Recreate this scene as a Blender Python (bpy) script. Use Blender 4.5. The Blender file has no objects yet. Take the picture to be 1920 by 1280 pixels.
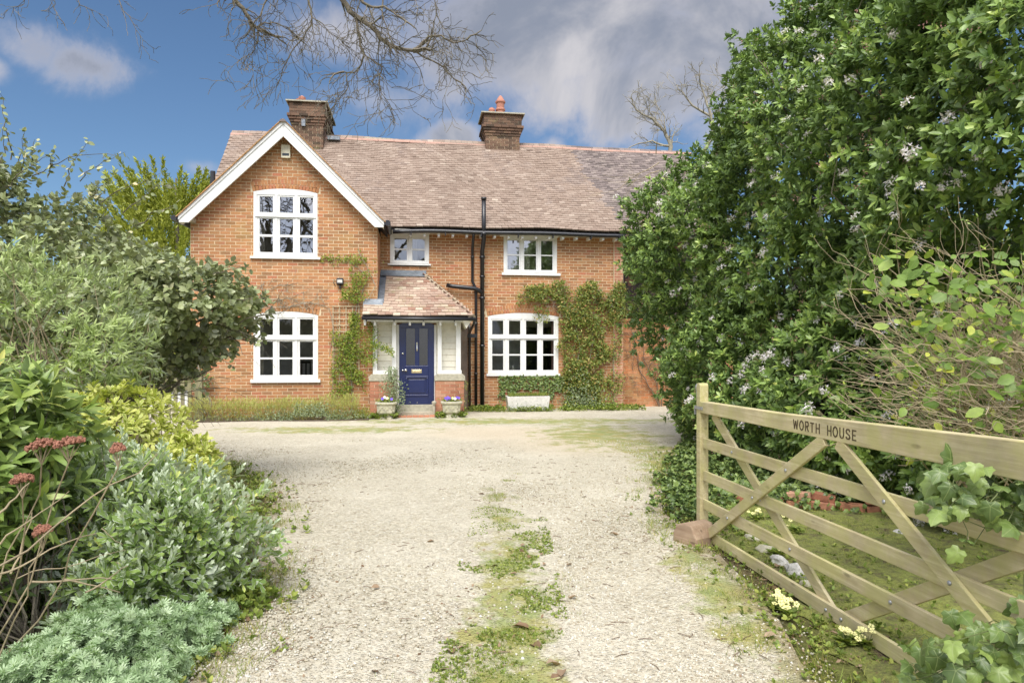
import bpy, math, random
import numpy as np
from mathutils import Vector, Matrix, noise
R = random.Random(11)
rng = np.random.default_rng(11)
SC = bpy.context.scene
COL = SC.collection

# ------------------------------------------------------------------ camera, sky, sun, exposure
cam_d = bpy.data.cameras.new('camera')
cam_d.sensor_width = 36.0
cam_d.lens = 24.0
cam_d.shift_y = 20 / 1920
cam_d.clip_end = 2000
CAM = bpy.data.objects.new('camera', cam_d)
CAM.location = (0, 0, 1.49)
CAM.rotation_euler = (math.radians(90), 0, 0)
COL.objects.link(CAM)
SC.camera = CAM
CAMP = np.array([0, 0, 1.49])

SUN_ELEV, SUN_ROT = math.radians(54), math.radians(184)     # sun behind the camera, a little to the left
sd = bpy.data.lights.new('sun', 'SUN')
sd.energy = 2.0
sd.angle = math.radians(35)
sd.color = (1.0, 0.955, 0.88)
sun = bpy.data.objects.new('sun', sd)
az = math.radians(184)     # compass style: 0 = +Y, clockwise
sdir = Vector((math.sin(az) * math.cos(SUN_ELEV), math.cos(az) * math.cos(SUN_ELEV), math.sin(SUN_ELEV)))
sun.rotation_euler = sdir.to_track_quat('Z', 'Y').to_euler()
sun.location = (0, -5, 30)
COL.objects.link(sun)

W = bpy.data.worlds.new('World')
SC.world = W
W.use_nodes = True
SC.view_settings.view_transform = 'Standard'
SC.view_settings.look = 'None'
SC.view_settings.exposure = 1.05
SC.view_settings.gamma = 1
SC.view_settings.use_curve_mapping = False
SC.render.engine = 'CYCLES'
SC.cycles.max_bounces = 8
SC.cycles.transparent_max_bounces = 12
SC.cycles.diffuse_bounces = 4
SC.cycles.sample_clamp_indirect = 6


class NT:
    """small helper round a node tree"""
    def __init__(s, tree):
        s.t = tree
        tree.nodes.clear()
    def n(s, typ, **kw):
        nd = s.t.nodes.new(typ)
        for k, v in kw.items():
            if k.startswith('i_'):
                nd.inputs[k[2:]].default_value = v
            elif k[0] == 'x' and k[1:].isdigit():
                nd.inputs[int(k[1:])].default_value = v
            else:
                setattr(nd, k, v)
        return nd
    def l(s, a, b):
        s.t.links.new(a, b)
    def math(s, op, a, b=None, c=None, clamp=False):
        nd = s.t.nodes.new('ShaderNodeMath')
        nd.operation = op
        nd.use_clamp = clamp
        for i, v in enumerate((a, b, c)):
            if v is None:
                continue
            if isinstance(v, (int, float)):
                nd.inputs[i].default_value = v
            else:
                s.l(v, nd.inputs[i])
        return nd.outputs[0]
    def ramp(s, fac, stops, interp='LINEAR'):
        nd = s.t.nodes.new('ShaderNodeValToRGB')
        cr = nd.color_ramp
        cr.interpolation = interp
        while len(cr.elements) < len(stops):
            cr.elements.new(0.5)
        for e, (p, c) in zip(cr.elements, stops):
            e.position = p
            e.color = (c[0], c[1], c[2], 1) if not isinstance(c, (int, float)) else (c, c, c, 1)
        s.l(fac, nd.inputs[0])
        return nd.outputs[0]
    def smooth(s, fac, a, b):
        nd = s.t.nodes.new('ShaderNodeMapRange')
        nd.interpolation_type = 'SMOOTHSTEP'
        nd.inputs[1].default_value = a
        nd.inputs[2].default_value = b
        s.l(fac, nd.inputs[0])
        return nd.outputs[0]
    def mix(s, fac, a, b, mode='MIX'):
        nd = s.t.nodes.new('ShaderNodeMix')
        nd.data_type = 'RGBA'
        nd.blend_type = mode
        for sock, v in ((nd.inputs[0], fac), (nd.inputs[6], a), (nd.inputs[7], b)):
            if isinstance(v, (int, float)):
                sock.default_value = v
            elif isinstance(v, tuple):
                sock.default_value = (v[0], v[1], v[2], 1)
            else:
                s.l(v, sock)
        return nd.outputs[2]
    def noise(s, scale, detail=4, rough=0.55, vec=None, dist=0.0):
        nd = s.n('ShaderNodeTexNoise')
        nd.inputs['Scale'].default_value = scale
        nd.inputs['Detail'].default_value = detail
        nd.inputs['Roughness'].default_value = rough
        nd.inputs['Distortion'].default_value = dist
        if vec is not None:
            s.l(vec, nd.inputs['Vector'])
        return nd.outputs['Fac']


def build_world():
    t = NT(W.node_tree)
    out = t.n('ShaderNodeOutputWorld')
    bg = t.n('ShaderNodeBackground')
    t.l(bg.outputs[0], out.inputs[0])
    bg.inputs[1].default_value = 0.085
    sky = t.n('ShaderNodeTexSky', sky_type='NISHITA', sun_disc=False, sun_elevation=SUN_ELEV,
              sun_rotation=SUN_ROT, altitude=100, air_density=1.0, dust_density=0.7, ozone_density=2.5)
    tc = t.n('ShaderNodeTexCoord')
    D = tc.outputs['Generated']
    warp = t.noise(5.0, 7, 0.62, D, 0.3)
    wamp = t.math('MULTIPLY', t.math('SUBTRACT', warp, 0.5), 2.6)
    total = None
    # (direction, half sizes, density)
    for (c, r, amp) in (((-0.612, 1, 0.418), (0.066, .2, 0.042), 1.0), ((-0.79, 1, 0.42), (0.028, .2, 0.018), 0.9),
                        ((0.02, 1, 0.47), (0.34, .5, 0.11), 1.2), ((0.20, 1, 0.37), (0.26, .5, 0.075), 1.2), ((0.34, 1, 0.45), (0.20, .5, 0.10), 1.1),
                        ((-0.22, 1, 0.46), (0.13, .3, 0.07), 0.8), ((-0.20, 1, 0.37), (0.12, .3, 0.06), 0.65), ((0.33, 1, 0.33), (0.13, .3, 0.05), 0.9),
                        ((-0.085, 1, 0.305), (0.07, .2, 0.035), 1.0), ((0.06, 1, 0.30), (0.03, .2, 0.025), 0.8), ((0.25, 1, 0.62), (0.5, .5, 0.12), 1.0),
                        ((-0.46, 1, 0.27), (0.05, .2, 0.02), 0.5), ((-0.28, 1, 0.27), (0.04, .2, 0.012), 0.6)):
        v = Vector(c).normalized()
        sub = t.n('ShaderNodeVectorMath', operation='SUBTRACT')
        t.l(D, sub.inputs[0]); sub.inputs[1].default_value = v
        dv = t.n('ShaderNodeVectorMath', operation='DIVIDE')
        t.l(sub.outputs[0], dv.inputs[0]); dv.inputs[1].default_value = r
        ln = t.n('ShaderNodeVectorMath', operation='LENGTH')
        t.l(dv.outputs[0], ln.inputs[0])
        k = t.math('SUBTRACT', 1.0, ln.outputs['Value'])
        k = t.math('ADD', t.math('MULTIPLY', k, 0.9), wamp)
        k = t.math('MULTIPLY', t.smooth(k, -0.15, 0.95), min(1.0, amp))
        total = k if total is None else t.math('MAXIMUM', total, k)
    # broken cloud over the rest of the sky (behind and beside the camera), cover widened to add fill
    sep = t.n('ShaderNodeSeparateXYZ')
    t.l(D, sep.inputs[0])
    g = t.noise(2.2, 6, 0.58, D, 0.2)
    g = t.smooth(g, 0.30, 0.50)
    away = t.smooth(sep.outputs[1], 0.62, 0.2)
    up = t.smooth(sep.outputs[2], 0.62, 0.8)
    g = t.math('MULTIPLY', g, t.math('MAXIMUM', away, up))
    total = t.math('MAXIMUM', total, g)
    shade = t.noise(4.2, 6, 0.6, D, 0.4)
    lum = t.smooth(shade, 0.40, 0.70)
    thin = t.smooth(total, 0.0, 0.9)
    ccol = t.mix(lum, (1.8, 2.0, 2.5), (4.4, 4.25, 4.35))
    ccol = t.mix(t.smooth(total, .95, .3), ccol, (4.0, 3.85, 4.1))
    # unseen clouds on the sun side are brightened to add soft fill light
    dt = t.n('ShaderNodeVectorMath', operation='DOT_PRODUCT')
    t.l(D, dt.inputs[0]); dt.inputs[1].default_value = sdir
    fill_gain = t.math('ADD', 0.92, t.math('MULTIPLY', t.smooth(dt.outputs['Value'], 0.05, 1.0), 3.4))
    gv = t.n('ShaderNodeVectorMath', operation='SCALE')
    t.l(ccol, gv.inputs[0]); t.l(fill_gain, gv.inputs['Scale'])
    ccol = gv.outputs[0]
    grade = t.mix(1.0, sky.outputs[0], (0.53, 0.62, 0.68), 'MULTIPLY')
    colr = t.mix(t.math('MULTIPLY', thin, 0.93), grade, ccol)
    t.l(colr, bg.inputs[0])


build_world()


# ------------------------------------------------------------------ materials
MATS = {}
def new_mat(name):
    m = bpy.data.materials.new(name)
    m.use_nodes = True
    MATS[name] = m
    t = NT(m.node_tree)
    out = t.n('ShaderNodeOutputMaterial')
    return m, t, out


def simple(name, col, rough=0.6, metal=0.0, var=0.12, nscale=6.0, bump=0.0, bscale=60.0, spec=0.5, dirt=None, dirt_amt=0.0):
    m, t, out = new_mat(name)
    b = t.n('ShaderNodeBsdfPrincipled')
    t.l(b.outputs[0], out.inputs[0])
    tc = t.n('ShaderNodeTexCoord')
    v = tc.outputs['Object']
    nz = t.noise(nscale, 5, 0.6, v)
    lo = tuple(max(0, c * (1 - var)) for c in col)
    hi = tuple(min(1, c * (1 + var)) for c in col)
    c = t.ramp(nz, [(0.3, lo), (0.7, hi)])
    if dirt:
        d = t.noise(nscale * 2.3, 6, 0.7, v)
        c = t.mix(t.math('MULTIPLY', t.smooth(d, 0.5, 0.72), dirt_amt), c, dirt)
    t.l(c, b.inputs['Base Color'])
    b.inputs['Roughness'].default_value = rough
    b.inputs['Metallic'].default_value = metal
    b.inputs['Specular IOR Level'].default_value = spec
    if bump:
        bp = t.n('ShaderNodeBump')
        bp.inputs['Strength'].default_value = bump
        bp.inputs['Distance'].default_value = 0.01
        t.l(t.noise(bscale, 4, 0.6, v), bp.inputs['Height'])
        t.l(bp.outputs[0], b.inputs['Normal'])
    return m


def pieces_mat(name, stops, rough=0.85, bump=0.4, bscale=90, lichen=None, lich_amt=0.0, lscale=3.0, big=0.0):
    """colour picked per piece from the mesh attribute rnd, with grain on top"""
    m, t, out = new_mat(name)
    b = t.n('ShaderNodeBsdfPrincipled')
    t.l(b.outputs[0], out.inputs[0])
    at = t.n('ShaderNodeAttribute', attribute_name='rnd')
    geo = t.n('ShaderNodeNewGeometry')
    v = geo.outputs['Position']
    c = t.ramp(at.outputs['Fac'], stops)
    g = t.noise(38.0, 4, 0.65, v)
    c = t.mix(1.0, c, t.ramp(g, [(0.25, 0.78), (0.75, 1.18)]), 'MULTIPLY')
    if big:
        g2 = t.noise(0.9, 3, 0.6, v)
        c = t.mix(1.0, c, t.ramp(g2, [(0.3, 1 - big), (0.7, 1 + big)]), 'MULTIPLY')
    if lichen:
        d = t.noise(lscale, 7, 0.72, v)
        c = t.mix(t.math('MULTIPLY', t.smooth(d, 0.52, 0.70), lich_amt), c, lichen)
    t.l(c, b.inputs['Base Color'])
    b.inputs['Roughness'].default_value = rough
    b.inputs['Specular IOR Level'].default_value = 0.25
    bp = t.n('ShaderNodeBump')
    bp.inputs['Strength'].default_value = bump
    bp.inputs['Distance'].default_value = 0.006
    t.l(t.noise(bscale, 4, 0.6, v), bp.inputs['Height'])
    t.l(bp.outputs[0], b.inputs['Normal'])
    return m


def leaf_mat(name, stops, rough=0.45, trans=0.25, back=None, edge=None, spec=0.35, rib=0.25, edge_at=(0.70, 0.86)):
    m, t, out = new_mat(name)
    at = t.n('ShaderNodeAttribute', attribute_name='rnd')
    ed = t.n('ShaderNodeAttribute', attribute_name='edge')
    geo = t.n('ShaderNodeNewGeometry')
    c = t.ramp(at.outputs['Fac'], stops)
    if rib:
        c = t.mix(t.math('MULTIPLY', t.smooth(ed.outputs['Fac'], 0.16, 0.02), rib), c, (0.30, 0.36, 0.14))
    if edge:
        c = t.mix(t.smooth(ed.outputs['Fac'], *edge_at), c, edge)
    if back:
        c = t.mix(t.math('MULTIPLY', geo.outputs['Backfacing'], 0.85), c, back)
    g = t.noise(30.0, 3, 0.6, geo.outputs['Position'])
    c = t.mix(1.0, c, t.ramp(g, [(0.3, 0.85), (0.7, 1.15)]), 'MULTIPLY')
    b = t.n('ShaderNodeBsdfPrincipled')
    t.l(c, b.inputs['Base Color'])
    b.inputs['Roughness'].default_value = rough
    b.inputs['Specular IOR Level'].default_value = spec
    tr = t.n('ShaderNodeBsdfTranslucent')
    c2 = t.mix(1.0, c, (1.15, 1.25, 0.55), 'MULTIPLY')
    t.l(c2, tr.inputs['Color'])
    mx = t.n('ShaderNodeMixShader')
    mx.inputs[0].default_value = trans
    t.l(b.outputs[0], mx.inputs[1])
    t.l(tr.outputs[0], mx.inputs[2])
    t.l(mx.outputs[0], out.inputs[0])
    return m


def glass_mat(name, refl, tint=(0.9, 0.92, 0.9), rough=0.0):
    m, t, out = new_mat(name)
    tr = t.n('ShaderNodeBsdfTransparent')
    tr.inputs[0].default_value = (*tint, 1)
    gl = t.n('ShaderNodeBsdfGlossy')
    gl.inputs['Roughness'].default_value = rough
    geo = t.n('ShaderNodeNewGeometry')
    bp = t.n('ShaderNodeBump')
    bp.inputs['Strength'].default_value = 0.05
    bp.inputs['Distance'].default_value = 0.02
    t.l(t.noise(3.0, 2, 0.5, geo.outputs['Position']), bp.inputs['Height'])
    t.l(bp.outputs[0], gl.inputs['Normal'])
    fr = t.n('ShaderNodeFresnel')
    fr.inputs[0].default_value = 1.5
    f = t.math('ADD', fr.outputs[0], refl, clamp=True)
    mx = t.n('ShaderNodeMixShader')
    t.l(f, mx.inputs[0])
    t.l(tr.outputs[0], mx.inputs[1])
    t.l(gl.outputs[0], mx.inputs[2])
    t.l(mx.outputs[0], out.inputs[0])
    return m


def wood_mat(name, lo, hi, moss=None, moss_amt=0.0, axis=0):
    m, t, out = new_mat(name)
    b = t.n('ShaderNodeBsdfPrincipled')
    t.l(b.outputs[0], out.inputs[0])
    tc = t.n('ShaderNodeTexCoord')
    mp = t.n('ShaderNodeMapping')
    sc = [38.0, 38.0, 38.0]
    sc[axis] = 2.0
    mp.inputs['Scale'].default_value = sc
    t.l(tc.outputs['Object'], mp.inputs[0])
    g = t.noise(1.0, 6, 0.65, mp.outputs[0], 0.6)
    c = t.ramp(g, [(0.28, lo), (0.55, tuple((a + b_) / 2 for a, b_ in zip(lo, hi))), (0.75, hi)])
    big = t.noise(2.6, 5, 0.6, tc.outputs['Object'])
    c = t.mix(1.0, c, t.ramp(big, [(0.3, 0.66), (0.7, 1.18)]), 'MULTIPLY')
    kn = t.n('ShaderNodeTexVoronoi')
    kn.inputs['Scale'].default_value = 1.0
    mp2 = t.n('ShaderNodeMapping')
    s2 = [9.0, 9.0, 9.0]; s2[axis] = 3.0
    mp2.inputs['Scale'].default_value = s2
    t.l(tc.outputs['Object'], mp2.inputs[0])
    t.l(mp2.outputs[0], kn.inputs['Vector'])
    c = t.mix(t.math('MULTIPLY', t.smooth(kn.outputs['Distance'], 0.13, 0.05), 0.65), c, tuple(x * 0.38 for x in lo))
    if moss:
        d = t.noise(4.0, 7, 0.7, tc.outputs['Object'])
        c = t.mix(t.math('MULTIPLY', t.smooth(d, 0.40, 0.62), moss_amt), c, moss)
    t.l(c, b.inputs['Base Color'])
    b.inputs['Roughness'].default_value = 0.8
    b.inputs['Specular IOR Level'].default_value = 0.25
    bp = t.n('ShaderNodeBump')
    bp.inputs['Strength'].default_value = 0.5
    bp.inputs['Distance'].default_value = 0.004
    t.l(g, bp.inputs['Height'])
    t.l(bp.outputs[0], b.inputs['Normal'])
    return m


# brickwork and roof
simple('mortar', (0.64, 0.53, 0.35), 0.95, var=0.2, nscale=9, bump=0.5)
BR = [(0.0, (0.29, 0.155, 0.075)), (0.12, (0.36, 0.165, 0.075)), (0.35, (0.45, 0.208, 0.094)), (0.55, (0.49, 0.240, 0.108)),
      (0.75, (0.42, 0.22, 0.10)), (0.88, (0.46, 0.175, 0.094)), (0.96, (0.36, 0.20, 0.10)), (1.0, (0.49, 0.27, 0.135))]
pieces_mat('brick', BR, lichen=(0.30, 0.22, 0.07), lich_amt=0.40, lscale=1.1, big=0.14)
pieces_mat('brick_red', [(0, (0.36, 0.15, 0.09)), (.4, (0.50, 0.22, 0.13)), (.7, (0.45, 0.20, 0.12)), (1, (0.55, 0.33, 0.22))],
           lichen=(0.30, 0.25, 0.12), lich_amt=0.25, lscale=2.0, big=0.15)
pieces_mat('brick_old', [(0, (0.28, 0.13, 0.06)), (.4, (0.47, 0.19, 0.08)), (.7, (0.42, 0.22, 0.10)), (1, (0.55, 0.24, 0.12))],
           lichen=(0.22, 0.20, 0.08), lich_amt=0.55, lscale=2.2, big=0.2)
pieces_mat('brick_sooty', [(0, (0.07, 0.05, 0.035)), (.5, (0.15, 0.09, 0.06)), (1, (0.21, 0.13, 0.085))],
           lichen=(0.25, 0.22, 0.09), lich_amt=0.35, lscale=3.0, big=0.2)
pieces_mat('tile_main', [(0, (0.16, 0.115, 0.09)), (.2, (0.215, 0.155, 0.118)), (.5, (0.275, 0.205, 0.158)), (.8, (0.325, 0.252, 0.198)), (1, (0.43, 0.35, 0.275))],
           lichen=(0.16, 0.13, 0.12), lich_amt=0.6, lscale=0.9, big=0.12, bump=0.3)
pieces_mat('tile_grey', [(0, (0.13, 0.105, 0.095)), (.5, (0.20, 0.16, 0.145)), (1, (0.28, 0.23, 0.20))], lichen=(.2, .17, .13), lich_amt=.4, lscale=1.2, big=.1)
pieces_mat('tile_porch', [(0, (0.30, 0.16, 0.11)), (.3, (0.34, 0.235, 0.175)), (.6, (0.42, 0.31, 0.235)), (.85, (0.49, 0.39, 0.29)), (1, (0.53, 0.46, 0.35))],
           lichen=(0.28, 0.26, 0.10), lich_amt=0.5, lscale=2.0, big=0.1)
pieces_mat('tile_orange', [(0, (0.34, 0.19, 0.08)), (.5, (0.48, 0.26, 0.11)), (1, (0.55, 0.34, 0.18))], lichen=(.28, .24, .1), lich_amt=.5, lscale=4)
pieces_mat('tile_dark', [(0, (0.06, 0.05, 0.05)), (.6, (0.13, 0.095, 0.09)), (.9, (0.2, 0.12, 0.10)), (1, (0.4, 0.2, 0.12))])
simple('ridge_red', (0.42, 0.25, 0.19), 0.8, var=0.15, nscale=2, dirt=(0.42, 0.35, 0.26), dirt_amt=0.6, bump=0.3)
simple('felt', (0.05, 0.045, 0.04), 0.9)
simple('white_paint', (0.76, 0.76, 0.73), 0.38, var=0.05, nscale=4, dirt=(0.58, 0.56, 0.46), dirt_amt=0.4)
simple('cream_boards', (0.78, 0.75, 0.64), 0.6, var=0.05, dirt=(0.5, 0.46, 0.34), dirt_amt=0.35)
simple('black_iron', (0.012, 0.012, 0.014), 0.32, var=0.2, spec=0.6)
simple('lead', (0.20, 0.225, 0.25), 0.55, metal=0.3, var=0.3, nscale=9, dirt=(0.42, 0.43, 0.42), dirt_amt=0.5, bump=0.4, bscale=25)
simple('stone', (0.42, 0.39, 0.30), 0.9, var=0.22, nscale=14, dirt=(0.26, 0.27, 0.12), dirt_amt=0.55, bump=0.6)
simple('stone_white', (0.62, 0.60, 0.55), 0.85, var=0.12, nscale=14, dirt=(0.28, 0.28, 0.24), dirt_amt=0.6, bump=0.6)
simple('stone_mossy', (0.50, 0.47, 0.36), 0.9, var=0.22, nscale=12, dirt=(0.34, 0.36, 0.08), dirt_amt=0.9, bump=0.6)
simple('blue_door', (0.008, 0.017, 0.085), 0.22, var=0.08, nscale=2, spec=0.6)
simple('brass', (0.72, 0.60, 0.36), 0.25, metal=0.9)
simple('chrome', (0.75, 0.74, 0.70), 0.2, metal=1.0)
simple('room_wall', (0.80, 0.79, 0.75), 0.9)
simple('room_dark', (0.025, 0.022, 0.02), 0.8)
simple('room_mid', (0.14, 0.12, 0.10), 0.8)
simple('curtain', (0.6, 0.57, 0.5), 0.9)
simple('curtain_pink', (0.50, 0.33, 0.30), 0.9)
simple('plastic_cream', (0.72, 0.67, 0.50), 0.5)
simple('dark_plastic', (0.03, 0.04, 0.05), 0.4)
simple('terracotta', (0.42, 0.18, 0.12), 0.8, var=0.15, dirt=(.3, .25, .2), dirt_amt=.4)
simple('mortar_flaunch', (0.40, 0.34, 0.24), 0.95, var=0.2, bump=0.7)
simple('render_grey', (0.33, 0.26, 0.21), 0.95, var=0.25, nscale=4, dirt=(0.30, 0.15, 0.08), dirt_amt=0.6, bump=0.5)
glass_mat('glass_low', 0.03)
glass_mat('glass_high', 0.36)
glass_mat('glass_mid', 0.24)
glass_mat('glass_frosted', 0.10, tint=(0.30, 0.31, 0.30), rough=0.25)
simple('metal_galv', (0.42, 0.43, 0.44), 0.45, metal=0.7)
wood_mat('gate_wood', (0.42, 0.345, 0.185), (0.68, 0.60, 0.38), moss=(0.46, 0.45, 0.15), moss_amt=0.5)
wood_mat('fence_wood', (0.19, 0.165, 0.10), (0.32, 0.29, 0.18), moss=(0.22, 0.24, 0.09), moss_amt=0.5, axis=2)
wood_mat('trellis_wood', (0.42, 0.33, 0.20), (0.56, 0.46, 0.31), axis=2)
wood_mat('log_wood', (0.30, 0.20, 0.13), (0.48, 0.36, 0.25), axis=0)
simple('carved', (0.09, 0.065, 0.03), 0.95)
simple('bark', (0.16, 0.135, 0.10), 0.95, var=0.3, nscale=12, dirt=(0.20, 0.22, 0.08), dirt_amt=0.6, bump=0.8)
simple('bark_grey', (0.30, 0.27, 0.21), 0.9, var=0.25, nscale=12, dirt=(0.32, 0.34, 0.12), dirt_amt=0.6, bump=0.6)
simple('twig_brown', (0.17, 0.115, 0.075), 0.9, var=0.3, nscale=5)
simple('twig_tan', (0.36, 0.29, 0.18), 0.9, var=0.35, nscale=4)
simple('stem_green', (0.14, 0.17, 0.06), 0.8, var=0.2)
simple('soil', (0.10, 0.075, 0.05), 1.0, var=0.4, nscale=9, bump=1.0)
simple('seed_head', (0.30, 0.135, 0.085), 0.95, var=0.35, nscale=60)
simple('petal_white', (0.82, 0.78, 0.78), 0.6, var=0.06)
simple('petal_yellow', (0.80, 0.76, 0.33), 0.6, var=0.06)
simple('petal_violet', (0.14, 0.07, 0.50), 0.6, var=0.3, nscale=30)
leaf_mat('dead_leaf', [(0, (0.14, 0.085, 0.05)), (.5, (0.24, 0.155, 0.09)), (1, (0.40, 0.30, 0.20))], trans=0.1, rib=0, spec=.2, rough=.7)
M = MATS


# ------------------------------------------------------------------ mesh helpers
def tag(o, label=None, cat=None, group=None, kind=None):
    if label: o['label'] = label
    if cat: o['category'] = cat
    if group: o['group'] = group
    if kind: o['kind'] = kind
    return o


def empty(name, loc=(0, 0, 0), rz=0.0, parent=None):
    o = bpy.data.objects.new(name, None)
    o.location = loc
    o.rotation_euler = (0, 0, rz)
    o.empty_display_size = 0.1
    COL.objects.link(o)
    if parent: o.parent = parent
    return o


def link(name, me, mat, parent=None, mtx=None, label=None, kind=None):
    o = bpy.data.objects.new(name, me)
    if mat is not None and not me.materials:
        me.materials.append(mat)
    COL.objects.link(o)
    if parent: o.parent = parent
    if mtx is not None: o.matrix_basis = mtx
    if label: o['label'] = label
    if kind: o['kind'] = kind
    return o


class MB:
    def __init__(s):
        s.v, s.f, s.r = [], [], []
    def add(s, vs, fs, rnd=0.5):
        b = len(s.v)
        s.v.extend(vs)
        for f in fs:
            s.f.append([b + i for i in f])
            s.r.append(rnd)
        return s
    def box(s, x0, x1, y0, y1, z0, z1, rnd=0.5):
        x0, x1 = min(x0, x1), max(x0, x1); y0, y1 = min(y0, y1), max(y0, y1); z0, z1 = min(z0, z1), max(z0, z1)
        vs = [(x0, y0, z0), (x1, y0, z0), (x1, y1, z0), (x0, y1, z0), (x0, y0, z1), (x1, y0, z1), (x1, y1, z1), (x0, y1, z1)]
        return s.add(vs, [(0, 3, 2, 1), (4, 5, 6, 7), (0, 1, 5, 4), (1, 2, 6, 5), (2, 3, 7, 6), (3, 0, 4, 7)], rnd)
    def mbox(s, m, hx, hy, hz, rnd=0.5):
        vs = [tuple(m @ Vector((a * hx, b * hy, c * hz))) for c in (-1, 1) for (a, b) in ((-1, -1), (1, -1), (1, 1), (-1, 1))]
        return s.add(vs, [(0, 3, 2, 1), (4, 5, 6, 7), (0, 1, 5, 4), (1, 2, 6, 5), (2, 3, 7, 6), (3, 0, 4, 7)], rnd)
    def prism(s, pts, a0, a1, axis='y', rnd=0.5):
        """extrude polygon pts (2D) along an axis"""
        n = len(pts)
        def mk(p, a):
            return {'y': (p[0], a, p[1]), 'x': (a, p[0], p[1]), 'z': (p[0], p[1], a)}[axis]
        vs = [mk(p, a0) for p in pts] + [mk(p, a1) for p in pts]
        fs = [tuple(range(n))[::-1], tuple(range(n, 2 * n))] + [(i, (i + 1) % n, n + (i + 1) % n, n + i) for i in range(n)]
        return s.add(vs, fs, rnd)
    def tube(s, pts, rads, n=8, cap=True, rnd=0.5):
        pts = [Vector(p) for p in pts]
        if isinstance(rads, (int, float)): rads = [rads] * len(pts)
        base = len(s.v)
        up = Vector((0, 0, 1))
        prev = None
        for i, p in enumerate(pts):
            d = (pts[min(i + 1, len(pts) - 1)] - pts[max(i - 1, 0)])
            if d.length < 1e-9: d = Vector((0, 0, 1))
            d.normalize()
            if prev is None:
                a = d.cross(up)
                if a.length < 0.1: a = d.cross(Vector((1, 0, 0)))
            else:
                a = prev - d * prev.dot(d)
                if a.length < 1e-4: a = d.cross(up)
            a.normalize()
            prev = a
            b = d.cross(a)
            for k in range(n):
                th = 2 * math.pi * k / n
                s.v.append(tuple(p + (a * math.cos(th) + b * math.sin(th)) * rads[i]))
        for i in range(len(pts) - 1):
            for k in range(n):
                k2 = (k + 1) % n
                s.f.append([base + i * n + k, base + i * n + k2, base + (i + 1) * n + k2, base + (i + 1) * n + k]); s.r.append(rnd)
        if cap:
            s.f.append([base + k for k in range(n)][::-1]); s.r.append(rnd)
            s.f.append([base + (len(pts) - 1) * n + k for k in range(n)]); s.r.append(rnd)
        return s
    def lathe(s, prof, c=(0, 0, 0), n=16, square=False, rnd=0.5):
        base = len(s.v)
        for (r, z) in prof:
            for k in range(n):
                th = 2 * math.pi * (k + .5) / n
                rr = r / max(abs(math.cos(th)), abs(math.sin(th))) if square else r
                s.v.append((c[0] + rr * math.cos(th), c[1] + rr * math.sin(th), c[2] + z))
        for i in range(len(prof) - 1):
            for k in range(n):
                k2 = (k + 1) % n
                s.f.append([base + i * n + k, base + i * n + k2, base + (i + 1) * n + k2, base + (i + 1) * n + k]); s.r.append(rnd)
        s.f.append([base + k for k in range(n)][::-1]); s.r.append(rnd)
        s.f.append([base + (len(prof) - 1) * n + k for k in range(n)]); s.r.append(rnd)
        return s
    def mesh(s, name, smooth=False):
        me = bpy.data.meshes.new(name)
        me.from_pydata(s.v, [], s.f)
        a = me.attributes.new('rnd', 'FLOAT', 'FACE')
        a.data.foreach_set('value', s.r)
        if smooth:
            me.polygons.foreach_set('use_smooth', [True] * len(me.polygons))
        return me
    def build(s, name, mat, parent=None, label=None, kind=None, smooth=False, bevel=0.0, mtx=None):
        me = s.mesh(name, smooth)
        o = link(name, me, mat, parent, mtx, label, kind)
        if bevel:
            b = o.modifiers.new('bevel', 'BEVEL')
            b.width = bevel
            b.segments = 2
            b.limit_method = 'ANGLE'
        return o


def np_mesh(name, V, F, rnd, edge=None, smooth=False):
    """V (N,nv,3) vertices of N copies, F (nf,3) triangles of one copy, rnd (N,), edge (nv,)"""
    N, nv, _ = V.shape
    nf = len(F)
    me = bpy.data.meshes.new(name)
    me.vertices.add(N * nv)
    me.vertices.foreach_set('co', V.reshape(-1).astype(np.float32))
    idx = (F[None, :, :] + (np.arange(N) * nv)[:, None, None]).reshape(-1).astype(np.int32)
    me.loops.add(len(idx))
    me.loops.foreach_set('vertex_index', idx)
    me.polygons.add(N * nf)
    me.polygons.foreach_set('loop_start', (np.arange(N * nf) * 3).astype(np.int32))
    if smooth:
        me.polygons.foreach_set('use_smooth', np.ones(N * nf, dtype=bool))
    me.update(calc_edges=True)
    a = me.attributes.new('rnd', 'FLOAT', 'POINT')
    a.data.foreach_set('value', np.repeat(rnd, nv).astype(np.float32))
    if edge is not None:
        a = me.attributes.new('edge', 'FLOAT', 'POINT')
        a.data.foreach_set('value', np.tile(edge, N).astype(np.float32))
    return me


# leaf shapes: unit length along x, width along y, z = upper face
def leaf_t(w=0.4, fold=0.10, curl=0.12, prof=((0.0, 0.0), (0.3, 1.0), (0.68, 0.82), (1.0, 0.0))):
    V, E = [], []
    rows = []
    for (x, k) in prof:
        z = -curl * x * x
        if k == 0:
            rows.append([len(V)]); V.append((x, 0, z)); E.append(0.5)
        else:
            y = k * w / 2
            rows.append([len(V), len(V) + 1, len(V) + 2])
            V += [(x, y, z + fold * k * w), (x, 0, z), (x, -y, z + fold * k * w)]
            E += [1.0, 0.0, 1.0]
    F = []
    for a, b in zip(rows, rows[1:]):
        if len(a) == 1 and len(b) == 3:
            F += [(a[0], b[1], b[0]), (a[0], b[2], b[1])]
        elif len(a) == 3 and len(b) == 3:
            F += [(a[0], a[1], b[1]), (a[0], b[1], b[0]), (a[1], a[2], b[2]), (a[1], b[2], b[1])]
        elif len(a) == 3 and len(b) == 1:
            F += [(a[0], a[1], b[0]), (a[1], a[2], b[0])]
    return np.array(V, float), np.array(F, int), np.array(E, float)


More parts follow.
